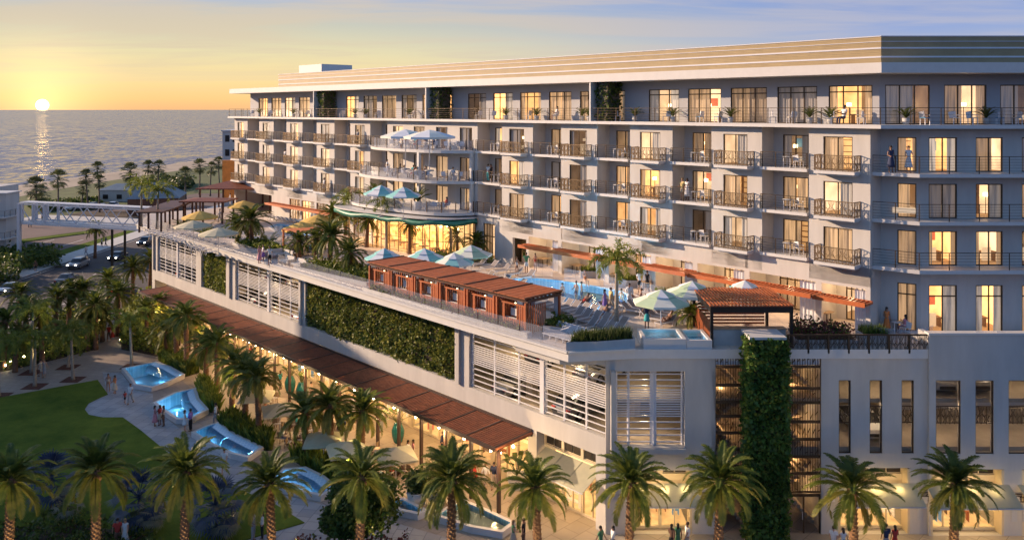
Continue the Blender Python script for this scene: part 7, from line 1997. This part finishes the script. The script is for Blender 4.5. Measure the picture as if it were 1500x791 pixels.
m = MB(); m.mat(M['white_paint']); m.box(26.3, 46, 52.0, 54.6, 11.62, 11.88); m.build('raised_terrace', pod, None).matrix_world = Matrix.Identity(4)
if True:
    o = pod.children[-1]
    for c in pod.children:
        if c.name.startswith('raised_terrace'):
            c.matrix_parent_inverse = (Matrix.Translation(O) @ Matrix.Rotation(ANG, 4, 'Z')).inverted()
            c.location = (0, 0, 0); c.rotation_euler = (0, 0, 0)
# umbrellas
def make_umbrella(name, label, c1, c2, r=1.7, h=2.3, n=8, two=True, rise=.62, sq=False, vent=True):
    t = thing(name, label, 'umbrella'); m = MB()
    def ringpt(k, rr): a = 2*pi*k/n+(pi/4 if sq else 0); return (rr*cos(a), rr*sin(a))
    for k in range(n):
        m.mat(M[c1 if k % 2 else c2])
        a = ringpt(k, r); b = ringpt(k+1, r); c = ringpt(k, r*.5); d = ringpt(k+1, r*.5)
        m.add([(*a, h-.02), (*b, h-.02), (*d, h+rise*.55), (*c, h+rise*.55)], [(0, 1, 2, 3)]); m.add([(*c, h+rise*.55), (*d, h+rise*.55), (0, 0, h+rise)], [(0, 1, 2)])
        m.add([(*a, h-.02), (*b, h-.02), (b[0], b[1], h-.16), (a[0], a[1], h-.16)], [(0, 3, 2, 1)])
    m.build('canopy', t)
    if two:
        m = MB()
        for k in range(n):
            m.mat(M['white_cloth' if k % 2 else c2]); a = ringpt(k, r*.52); b = ringpt(k+1, r*.52)
            m.add([(*a, h+rise*.66), (*b, h+rise*.66), (0, 0, h+rise*1.28)], [(0, 1, 2)]); m.add([(*a, h+rise*.66), (*b, h+rise*.66), (b[0], b[1], h+rise*.57), (a[0], a[1], h+rise*.57)], [(0, 3, 2, 1)])
        m.build('upper_canopy', t)
    m = MB(); m.mat(M['white_metal']); m.tube([(0, 0, .05), (0, 0, h+rise*.9)], .03, 8); m.build('pole', t)
    m = MB(); m.mat(M['white_metal'])
    for k in range(n): a = ringpt(k, r*.97); m.bar((0, 0, h+rise*.8), (*a, h-.04), .02)
    m.build('rib', t)
    m = MB(); m.mat(M['concrete']); m.lathe([(.32, 0), (.32, .07), (.08, .1)], 12); m.build('base', t)
    return t
UT = make_umbrella('patio_umbrella', '', 'white_cloth', 'teal_cloth'); UM = make_umbrella('patio_umbrella', '', 'cream_cloth', 'mint_cloth', r=1.9)
UTm = make_umbrella('patio_umbrella', '', 'teal_cloth', 'cream_cloth'); UY = make_umbrella('yellow_umbrella', '', 'yellow_cloth', 'yellow_cloth', r=2.1, n=12, two=False, rise=.75)
US = make_umbrella('square_umbrella', '', 'awning_cloth', 'awning_cloth', r=1.9, n=4, two=False, rise=.55, sq=True, h=2.2); UW = make_umbrella('patio_umbrella', '', 'white_cloth', 'cream_cloth', r=1.75, two=False, rise=.45, h=2.35)
UK = make_umbrella('sand_umbrella', '', 'sand_cloth', 'sand_cloth', r=2.0, n=12, two=False, rise=.6)
for o in (UT, UM, UTm, UY, US, UW, UK): o['_used'] = 0
def umb(proto, px, py, zb, label, hc=2.3, group=None):
    Yc = F*(CAMZ-(zb+hc))/(py-HZ); x = (px-CX)/F*Yc
    r = copy_tree(proto) if proto.get('_used') else proto
    proto['_used'] = 1; r.location = (x, Yc, zb); r.rotation_euler = (0, 0, rp_.uniform(0, .4)); r['label'] = label; r['category'] = 'umbrella'
    if group: r['group'] = group
    return r
g_ = 'two tiered patio umbrellas on the deck'
umb(UT, 563, 377, 11.6, 'teal and white umbrella at the left of the four behind the cabanas', group=g_)
umb(UT, 622, 377, 11.6, 'teal and white umbrella second from the left behind the cabanas', group=g_)
umb(UTm, 665, 384, 11.6, 'teal and cream umbrella nearest the cabana roofs', group=g_)
umb(UM, 690, 372, 11.6, 'cream and mint umbrella farthest back behind the cabanas', group=g_)
umb(UM, 968, 441, 11.6, 'large mint and white umbrella beside the near palm', group=g_)
umb(UM, 1014, 428, 11.6, 'mint and white umbrella just left of the corner pavilion', group=g_)
umb(UTm, 1091, 427, 11.6, 'pale umbrella peeking over the corner pavilion roof', group=g_)
g_ = 'yellow umbrellas on the far deck'
umb(UY, 293, 318, 11.6, 'bright yellow umbrella farthest left behind the bushy palm', group=g_)
umb(UK, 283, 331, 11.6, 'sand coloured umbrella left of the bushy green palm', group=g_)
umb(UK, 320, 342, 11.6, 'sand coloured umbrella right of the bushy green palm', group=g_)
umb(UY, 357, 302, 11.6, 'yellow umbrella beside the deck bar', group=g_)
umb(UY, 466, 324, 11.6, 'muted yellow umbrella by the end of the sun shade', group=g_)
umb(UY, 441, 335, 11.6, 'bright yellow umbrella above the small timber frame', group=g_)
umb(UT, 558, 283, 16.2, 'teal umbrella left of the pair on the restaurant roof terrace')
umb(UT, 591, 286, 16.2, 'teal umbrella right of the pair on the restaurant roof terrace')
umb(UW, 594, 199, 22.45, 'pale wide umbrella left of the pair on the top terrace', 2.35)
umb(UW, 629, 200, 22.45, 'pale wide umbrella right of the pair on the top terrace', 2.35)
g_ = 'square cream umbrellas of the dining terrace'
for x, y, lab in ((376, 580, 'left, half hidden by fronds'), (410, 600, 'second from left, behind the date palms'), (474, 643, 'between the two nearer date palms'), (508, 657, 'just right of the middle date palm'), (580, 666, 'nearest the shop entrance')):
    umb(US, x, y, 0, f'square cream umbrella of the dining terrace, {lab}', 2.2, g_)
# tables and chairs
def make_chair(mn='rattan', label='', name='dining_chair', cush='cushion'):
    t = thing(name, label, 'chair'); m = MB(); m.mat(M[cush]); m.box(-.22, .22, -.22, .22, .42, .48); m.build('seat', t)
    m = MB(); m.mat(M[mn]); m.bar((-.0, -.24, .45), (0, -.32, .88), .44, .04); 
    for s_ in (-.23, .23): m.bar((s_, -.24, .66), (s_, .2, .64), .04)
    m.build('backrest', t)
    lg = MB(); lg.mat(M[mn]); lg.box(-.02, .02, -.02, .02, 0, .42); lg = lg.mesh('leg')
    for x in (-.2, .2):
        for y in (-.2, .2): inst(lg, 'leg', t, (x, y, 0))
    t['_used'] = 0; return t
CH = make_chair(); CW = make_chair('white_metal', '', 'terrace_chair', 'cushion')
def make_table(mn='tabletop', r=.5, name='dining_table', sq=True, legm='bronze_dark'):
    t = thing(name, '', 'table'); m = MB(); m.mat(M[mn])
    if sq: m.box(-r, r, -r, r, .72, .76)
    else: m.lathe([(r, .72), (r, .76)], 16)
    m.build('tabletop', t); lg = MB(); lg.mat(M[legm]); lg.box(-.025, .025, -.025, .025, 0, .718); lg = lg.mesh('leg')
    for x in (-1, 1):
        for y in (-1, 1): inst(lg, 'leg', t, (x*r*.6, y*r*.6, 0))
    t['_used'] = 0; return t
TB = make_table(); TW = make_table('white_paint', .42, 'terrace_table', False, 'white_metal')
def put(proto, loc, rz, label, group=None):
    r = copy_tree(proto) if proto.get('_used') else proto
    proto['_used'] = 1; r.location = loc; r.rotation_euler = (0, 0, rz); r['label'] = label
    if group: r['group'] = group
    return r
SIT = [('tshirt_trousers', 'white', 'grey', 0), ('dress', 'red', 'red', 1), ('tshirt_shorts', 'teal', 'beige', 0), ('dress', 'white', 'white', 1), ('shirt_trousers', 'navy', 'black', 0), ('dress', 'black', 'black', 1), ('tshirt_trousers', 'beige', 'brown', 0)]
sc_ = [0]
def dining(x, y, z, where, who=(0, 1, 2, 3), proto_t=None, proto_c=None, rz=None, nchair=4, radius=.75):
    rz = rp_.uniform(-.6, .6) if rz is None else rz
    put(proto_t or TB, (x, y, z), rz, f'table {where}')
    side = ['right hand', 'far side', 'left hand', 'near side']
    for k in range(nchair):
        a = rz+k*2*pi/nchair; cx_, cy_ = x+cos(a)*radius, y+sin(a)*radius
        put(proto_c or CH, (cx_, cy_, z), a+pi/2, f'{side[k]} chair round the table {where}', f'chairs of the table {where}')
        if k in who:
            o_, c1, c2, fem = SIT[sc_[0] % 7]; sk = ('light', 'tan', 'tan', 'dark')[sc_[0] % 4]; sc_[0] += 1
            person((cx_+cos(a)*.02, cy_+sin(a)*.02, z), math.degrees(a)+180, 'sit', fem, o_, c1, c2, f'{"woman" if fem else "man"} in {c1} seated at the table {where}', sk, ('dark', 'brown', 'blond')[sc_[0] % 3])
T0 = [(402, 612, 'at the left end of the dining terrace', (0, 2)), (420, 628, 'behind the palm shrubs of the dining terrace', (0, 1)), (444, 618, 'at the upper middle of the dining terrace', (1, 2)), (428, 650, 'at the lower edge of the dining terrace', (0, 2)),
      (470, 636, 'behind the two middle date palms', (1,)), (474, 662, 'under the cream umbrella between the palms', (0, 2)), (505, 674, 'under the umbrella right of the middle palm', (0, 1)), (580, 694, 'under the cream umbrella nearest the shops', (0, 1, 3)),
      (545, 672, 'between the umbrellas near the pergola posts', (2,)), (455, 596, 'close to the pergola posts beside the vases', (0,)), (500, 630, 'close to the pergola posts behind the palms', (3,)), (390, 592, 'at the far end of the dining terrace', (1,))]
for x, y, w_, who in T0: p = G(x, y); dining(p[0], p[1], .01, w_, who)
# terraces of the middle block
for (px, v, z, w_, who) in ((585, 1.8, 22.45, 'left on the top glass terrace', (0, 1)), (604, 2.0, 22.45, 'under the umbrellas on the top terrace', (0, 1, 2)), (626, 1.8, 22.45, 'by the second umbrella on the top terrace', (0, 1)), (665, 1.0, 22.45, 'empty, right on the top glass terrace', ()),
                         (577, 2.2, 19.35, 'left on the middle glass terrace', (0, 2)), (600, 2.4, 19.35, 'centre left on the middle terrace', (0, 1, 2)), (617, 2.4, 19.35, 'centre right on the middle terrace', (0, 1, 3)), (662, 1.3, 19.35, 'right on the middle glass terrace', (1,)),
                         (645, 1.6, 16.2, 'right on the restaurant roof terrace', (0,)), (625, 2.8, 16.2, 'beside the plant on the restaurant roof terrace', ())):
    u = u_at(px, v); p = U(u, v, z); dining(p.x, p.y, p.z, w_, who, TW, CW, radius=.62)
u = u_at(567, 2.6); bal(u, 2.6, 19.35, 200, 'stand', 0, 'tshirt_trousers', 'white', 'white', 'man in white standing at the left end of the middle glass terrace')
for i in range(11):      # strollers under the pergola
    u = 22+i*5.3+rp_.uniform(-1, 1); v = rp_.uniform(14.6, 17.6); p = U(u, v, .01); o_, c1, c2, fem = SIT[(i*3+1) % 7]
    person(p, A_+(0 if i % 2 else 180)+rp_.uniform(-30, 30), ('walk', 'stand', 'hold')[i % 3], fem, o_, c1, c2, f'{"woman" if fem else "man"} in {c1} strolling under the long pergola, {ORD[i]} from its near end', ('tan', 'light', 'dark')[i % 3], ('dark', 'brown')[i % 2])
# small round tables and chairs on the recessed balconies and penthouse
nm_f = {16.2: 'lowest', 19.35: 'middle', 22.45: 'upper'}
ri = 0
for (a, b, v, kind) in segs:
    if kind != 'rec': continue
    ri += 1
    for fz in FL:
        if a > 40 and fz != 19.35: continue
        p = U(b+1.1, -.75, fz-.018); part_ = f'on the {nm_f[fz]} floor balcony, {ORD[ri-1]} from the far hotel end'
        put(CW, p, ANG+1.2+rp_.uniform(-.4, .4), f'white chair {part_}', 'white balcony chairs')
        if a < 40: put(TW, U(b+1.9, -.7, fz-.018), ANG, f'small white table {part_}', 'small balcony tables')
CBt = make_chair('white_metal', '', 'lounge_chair', 'cushion_blue')
for i, px in enumerate((1355, 1402, 1425, 1465, 1490)):
    z = 25.6; p = PY(px, 170, 54.6); 
    put(CBt if i in (0, 3) else CW, (p[0], p[1], z), radians(200+i*40), f'{"blue" if i in (0, 3) else "white"} chair {ORD[i]} along the shaded front penthouse terrace', 'penthouse terrace chairs')
for i, px in enumerate((368, 394, 437, 448, 500, 552, 604, 620, 700, 720, 774, 812, 905, 975, 1025, 1052, 1132, 1158, 1222, 1262)):
    put(CBt if i in (0, 3, 14, 15, 18) else CW, U(u_at(px, -.6), -.6, 25.6), ANG+rp_.uniform(-1, 1), f'{"blue" if i in (0, 3, 14, 15, 18) else "white"} chair {ORD[i]} from the far end along the penthouse terrace', 'penthouse terrace chairs')
bal(u_at(815, -.7), -.7, 25.6, 200, 'sit', 1, 'dress', 'white', 'white', 'woman in white seated on the penthouse terrace right of the middle', 'light')
bal(u_at(1236, -.7), -.7, 25.6, 200, 'sit', 0, 'tshirt_trousers', 'white', 'navy', 'man in white seated on the near penthouse terrace', 'dark')
# potted plants on the penthouse terrace and mid terraces
pp = thing('potted_plant', '', 'plant pot'); m = MB(); m.mat(M['planter_stone']); m.lathe([(.16, 0), (.22, .1), (.24, .45), (.20, .45)], 12); m.build('pot', pp)
m = MB(T=lambda x, y, z: (x, y, z+.42)); m.mat(M['palm_leaf'])
for k in range(14): frond(m, (0, 0, .05), k*2.4, radians(82-45*k/14), .95, rl, 12, .22, 1.0, .05)
m.build('plant', pp); pp['_used'] = 0
PPX = (380, 430, 520, 536, 600, 650, 741, 786, 853, 863, 930, 986, 1070, 1186, 1216)
for i, px in enumerate(PPX):
    put(pp, U(u_at(px, -.9), -.9, 25.6), i*1.3, f'potted plant {ORD[i]} from the far end on the penthouse terrace', 'potted plants on the penthouse terrace')
for i, px in enumerate((1327, 1445)):
    p = PY(px, 170, 55.2); put(pp, (p[0], p[1], 25.6), i*1.3, f'potted plant {ORD[i]} on the shaded front penthouse terrace', 'potted plants on the penthouse terrace')
for i, (px, v) in enumerate(((550, 3.0), (612, 3.3))):
    r = put(pp, U(u_at(px, v), v, 16.2), i, f'{"large" if i else "smaller"} potted palm on the restaurant roof terrace', 'potted palms on the roof terrace'); r.scale = (1.9,)*3
# patio tables on the ground floor
for i, (x, y) in enumerate([(845, 398), (950, 424), (1060, 446), (1208, 470), (795, 388), (900, 412)]):
    p = D(x, y+2); put(TB, (p[0], p[1], 11.61), ANG, f'wooden table {ORD[i]} among the private ground floor patios', 'patio tables')
# glass screens between the patios and pool
for i, px in enumerate((800, 846, 905, 960, 1025, 1105, 1185, 1262)):
    u = u_at(px, 1.6); m = MB(); m.mat(M['rail_glass']); m.box(-1.2, 1.2, -.01, .01, .05, 1.1); o = m.build('glass_screen', None, tuple(U(u, 2.0, 11.6)), ANG)
    tag(o, f'low glass patio screen, {ORD[i]} from the far end beside the long pool', 'glass screen', 'glass patio screens')
# small timber frame lounge near the deck edge
t = thing('timber_frame', 'small open orange timber frame shelter on the left part of the deck', 'shelter', D(443, 372), ANG)
m = MB(); m.mat(M['slat_wood'])
for k in range(10): m.bar((-1.6, -1.4+k*.31, 2.55), (1.6, -1.4+k*.31, 2.55), .10, .08)
m.bar((-1.6, -1.45, 2.45), (-1.6, 1.45, 2.45), .12); m.bar((1.6, -1.45, 2.45), (1.6, 1.45, 2.45), .12); m.build('slat_roof', t)
pm = MB(); pm.mat(M['slat_wood']); pm.box(-.08, .08, -.08, .08, 0, 2.4); pm = pm.mesh('post')
for x in (-1.5, 1.5):
    for y in (-1.35, 1.35): inst(pm, 'post', t, (x, y, 0))
p = D(443, 374); dining(p[0], p[1], 11.61, 'inside the small timber frame', (0, 1, 2))
# deck sofas near the edge
sf = thing('outdoor_sofa', '', 'sofa'); m = MB(); m.mat(M['rattan']); m.box(-.95, .95, -.42, .42, .08, .3); m.build('base', sf)
m = MB(); m.mat(M['cushion']); m.box(-.9, .9, -.38, .35, .30, .46); m.build('seat', sf); m = MB(); m.mat(M['cushion']); m.box(-.9, .9, .30, .45, .31, .85); m.build('backrest', sf)
for s_ in (-1, 1): m = MB(); m.mat(M['rattan']); m.box(s_*.9, s_*1.02, -.4, .42, .31, .62); m.build('armrest', sf)
sf['_used'] = 0
for i, (x, y, r_) in enumerate([(420, 388, 0), (438, 393, 0), (404, 378, 90), (428, 378, 180), (515, 392, 150), (412, 366, 180)]):
    put(sf, D(x, y), ANG+radians(r_+180), f'cushioned outdoor sofa, {ORD[i]} of those on the left part of the deck', 'outdoor sofas on the left deck')
# seated woman and her table on the front terrace; sunbathers
p = D(1325, 489); put(CW, p, radians(30), 'white chair under the seated woman on the front terrace'); person(p, 120, 'sit', 1, 'dress', 'pink', 'pink', 'woman in pink seated on the front terrace behind the glass screen', 'light', 'dark')
p = D(1313, 487); put(TW, p, 0, 'small white table between the two women on the front terrace')
for (x, y, c, lab) in ((868, 470, 'blue', 'sunbather in blue on a lounger in front of the long pool'), (963.6, 480, 'brown', 'woman reclining on a lounger near the spa tub'), (841, 452, 'red', 'sunbather reclining near the pool edge')):
    p = D(x, y); r = put(LG, (p[0], p[1], 11.6), radians(A_-95), f'lounger carrying the {lab.split(" on ")[0].split(" near ")[0]}{" in front of the pool" if x == 868 else " by the spa tub" if x > 900 else " at the pool edge"}')
    a = radians(A_-95); person((p[0]+cos(a)*1.0, p[1]+sin(a)*1.0, 11.6), A_-95+180, 'recline', 1, 'swim_f', c, c, lab, 'tan', 'brown')
# ================================================================== CARS
def make_car(kind, paint, lit=True):
    sp_ = {'sedan': (4.7, 1.82, [(-2.33,.38,.62,.0),(-2.2,.25,.80,0),(-1.75,.22,.88,0),(-1.35,.22,.93,.0),(-.65,.22,.96,.43),(.1,.22,.96,.50),(.75,.22,.95,.44),(1.5,.22,.93,.0),(1.9,.22,.90,0),(2.2,.26,.84,0),(2.33,.40,.66,0)]),
           'suv': (4.8, 1.92, [(-2.38,.42,.75,.0),(-2.25,.30,.98,0),(-1.7,.27,1.05,0),(-1.2,.27,1.09,.0),(-.65,.27,1.11,.52),(.1,.27,1.11,.60),(1.2,.27,1.11,.58),(1.85,.27,1.10,.48),(2.2,.30,1.05,.06),(2.3,.32,.98,0),(2.38,.45,.80,0)])}[kind]
    ln, w, st = sp_; t = thing('parked_car' if False else 'car', '', 'car'); hw = w/2
    rings = []; 
    for (x, zb, zbelt, roof) in st:
        e = 1-.10*(abs(x)/(ln/2))**3
        top = zbelt+max(roof, .012)
        rings.append([(x, -hw*.90*e, zb), (x, -hw*e, zb+.18), (x, -hw*e*.99, zbelt-.14), (x, -hw*.93*e, zbelt), (x, -hw*(.72 if roof > .1 else .80)*e, top-.03*(roof > .1)), (x, -hw*.45, top+.01), (x, hw*.45, top+.01), (x, hw*(.72 if roof > .1 else .80)*e, top-.03*(roof > .1)), (x, hw*.93*e, zbelt), (x, hw*e*.99, zbelt-.14), (x, hw*e, zb+.18), (x, hw*.90*e, zb)])
    b = MB(); g = MB(); b.mat(paint); g.mat(M['car_glass_dark']); nR = 12
    for i in range(len(rings)-1):
        r0, r1 = rings[i], rings[i+1]; cab = st[i][3] > .1 or st[i+1][3] > .1; full = st[i][3] > .1 and st[i+1][3] > .1
        for k in range(nR):
            k2 = (k+1) % nR; q = [r0[k], r0[k2], r1[k2], r1[k]]
            isg = (cab and k in (3, 7)) or (cab and not full and k in (4, 5, 6))
            (g if isg else b).add(q, [(0, 3, 2, 1)], not isg)
    b.add(rings[0], [tuple(range(nR))]); b.add(rings[-1], [tuple(range(nR))[::-1]])
    b.build('body', t); g.build('window', t)
    m = MB(); m.mat(paint)
    for s_ in (-1, 1): m.box(-.62, -.5, s_*(hw-.02), s_*(hw+.14), .93 if kind == 'sedan' else 1.08, 1.05 if kind == 'sedan' else 1.2)
    m.build('wing_mirror', t)
    wh = MB(); wh.mat(M['tyre']); 
    R_ = .33 if kind == 'sedan' else .37
    prof = [(R_*.62, -.11), (R_*.97, -.11), (R_, -.06), (R_, .06), (R_*.97, .11), (R_*.62, .11)]
    vs = []; fs_2 = []; n = 18
    for r, y in prof:
        for k in range(n): vs.append((r*cos(2*pi*k/n), y, r*sin(2*pi*k/n)))
    for i in range(len(prof)-1):
        for k in range(n): k2 = (k+1) % n; fs_2.append((i*n+k, i*n+k2, (i+1)*n+k2, (i+1)*n+k))
    wh.add(vs, fs_2, True); tyre = wh.mesh('wheel')
    rm_ = MB(); rm_.mat(M['rim']); rm_.tube([(0, -.09, 0), (0, .09, 0)], R_*.62, 14)
    for k in range(5): a = k*2*pi/5; rm_.bar((0, .095, 0), (R_*.58*cos(a), .095, R_*.58*sin(a)), .06, .02); rm_.bar((0, -.095, 0), (R_*.58*cos(a), -.095, R_*.58*sin(a)), .06, .02)
    rm_ = rm_.mesh('rim')
    for x in (-ln*.29, ln*.30):
        for s_ in (-1, 1): o = inst(tyre, 'wheel', t, (x, s_*(hw-.10), R_)); inst(rm_, 'rim', o)
    zl = st[1][2]-.14
    for s_ in (-1, 1):
        m = MB(); m.mat(M['headlight'] if lit else M['rim']); m.box(-ln/2-.0, -ln/2+.12, s_*(hw-.42), s_*(hw-.16), zl-.06, zl+.05); m.build('headlight', t)
        m = MB(); m.mat(M['taillight'] if lit == 2 else M['cloth_red']); m.box(ln/2-.10, ln/2+.01, s_*(hw-.45), s_*(hw-.13), zl-.04, zl+.09); m.build('taillight', t)
    m = MB(); m.mat(M['bronze_dark']); m.box(-ln/2-.02, -ln/2+.05, -.5, .5, .42, .62); m.build('grille', t)
    m = MB(); m.mat(M['white_paint']); m.box(ln/2-.02, ln/2+.025, -.26, .26, .58, .70); m.build('number_plate', t)
    return t
mat('car_glass_dark', (.02,.022,.025), .08, spec=.8); mat('tyre', (.02,.02,.02), .85); mat('rim', (.5,.5,.5), .3, metal=.9)
for k, c in {'white': (.62,.62,.62), 'silver': (.38,.37,.36), 'beige': (.48,.40,.31), 'dark': (.05,.055,.065), 'grey': (.12,.12,.13), 'green': (.09,.10,.08)}.items():
    m_ = mat('paint_'+k, c, .28, metal=.35, spec=.6); m_.node_tree.nodes['Principled BSDF'].inputs['Coat Weight'].default_value = .6
protos = {}
def car(kind, col, loc, rz, label, lit=0):
    k = (kind, col, lit)
    if k not in protos: protos[k] = make_car(kind, M['paint_'+col], lit); t = protos[k]
    else: t = copy_tree(protos[k])
    t.location = loc; t.rotation_euler = (0, 0, rz); t['label'] = label; return t
UPR = radians(90)    # driving towards the camera (front = -x of the model)
def onroad(x, y): return G(x, y)[:2]+(.012,)
car('sedan', 'white', onroad(15, 428), radians(92), 'white sedan driving along the road at the left edge', 1)
car('suv', 'silver', onroad(115, 392), radians(92), 'silver suv with headlights on, in the middle of the road', 1)
car('sedan', 'grey', onroad(98, 414), radians(-88), 'grey car mostly hidden behind the date palms on the road')
car('sedan', 'beige', onroad(176, 428), radians(-75), 'beige sedan driving away on the near side of the road', 2)
car('sedan', 'green', onroad(136, 462), radians(15), 'dark olive car half hidden by hedges near the entry path')
car('sedan', 'dark', onroad(173, 380), radians(92), 'dark sedan with headlights on behind the silver suv', 1)
car('suv', 'dark', onroad(214, 359), radians(92), 'dark suv farthest up the road beside the podium corner', 1)
# cars in the car park and in the podium
for i, (x, y) in enumerate([(105, 308), (120, 307), (135, 306), (150, 306), (165, 305)]):
    car('sedan' if i % 2 else 'suv', ('white', 'silver', 'grey', 'beige', 'white')[i], onroad(x, y), radians(95), f'parked car, {ORD[i]} from the left behind the bridge')
for i, (u, v, z, kc) in enumerate([(15.2, 11.6, 5.32, ('suv', 'grey')), (18.0, 11.6, 8.37, ('sedan', 'dark')), (13.2, 11.8, 8.37, ('sedan', 'silver')), (21.5, 11.6, 5.32, ('sedan', 'silver')), (57.5, 12, 8.37, ('sedan', 'dark')), (52.5, 11.8, 8.37, ('sedan', 'beige')), (50.8, 12, 5.32, ('sedan', 'silver')), (60, 12, 5.32, ('suv', 'dark')), (75, 12, 8.37, ('sedan', 'grey')), (80, 12, 5.32, ('sedan', 'white'))]):
    p = U(u, v, z); car(kc[0], kc[1], p, ANG+radians(90), f'{kc[1]} car parked behind the podium louvres, {ORD[i]} counted on the two parking levels')
for i, px in enumerate((1389, 1442, 1283)):
    X = XF(px); car(('suv', 'sedan', 'sedan')[i], ('silver', 'grey', 'white')[i], (X+.4, 54.6, 8.37 if i < 2 else 5.32), radians(90), f'{("silver suv", "grey car", "white car")[i]} parked behind the tall slots of the street front')
# remove unused prototypes
for o in (UT, UM, UTm, UY, US, UW, UK, LG, LW, CH, CW, TB, TW, CBt, pp, sf, cab):
    if '_used' in o: del o['_used']
for o in COL.objects:
    if '_used' in o: del o['_used']
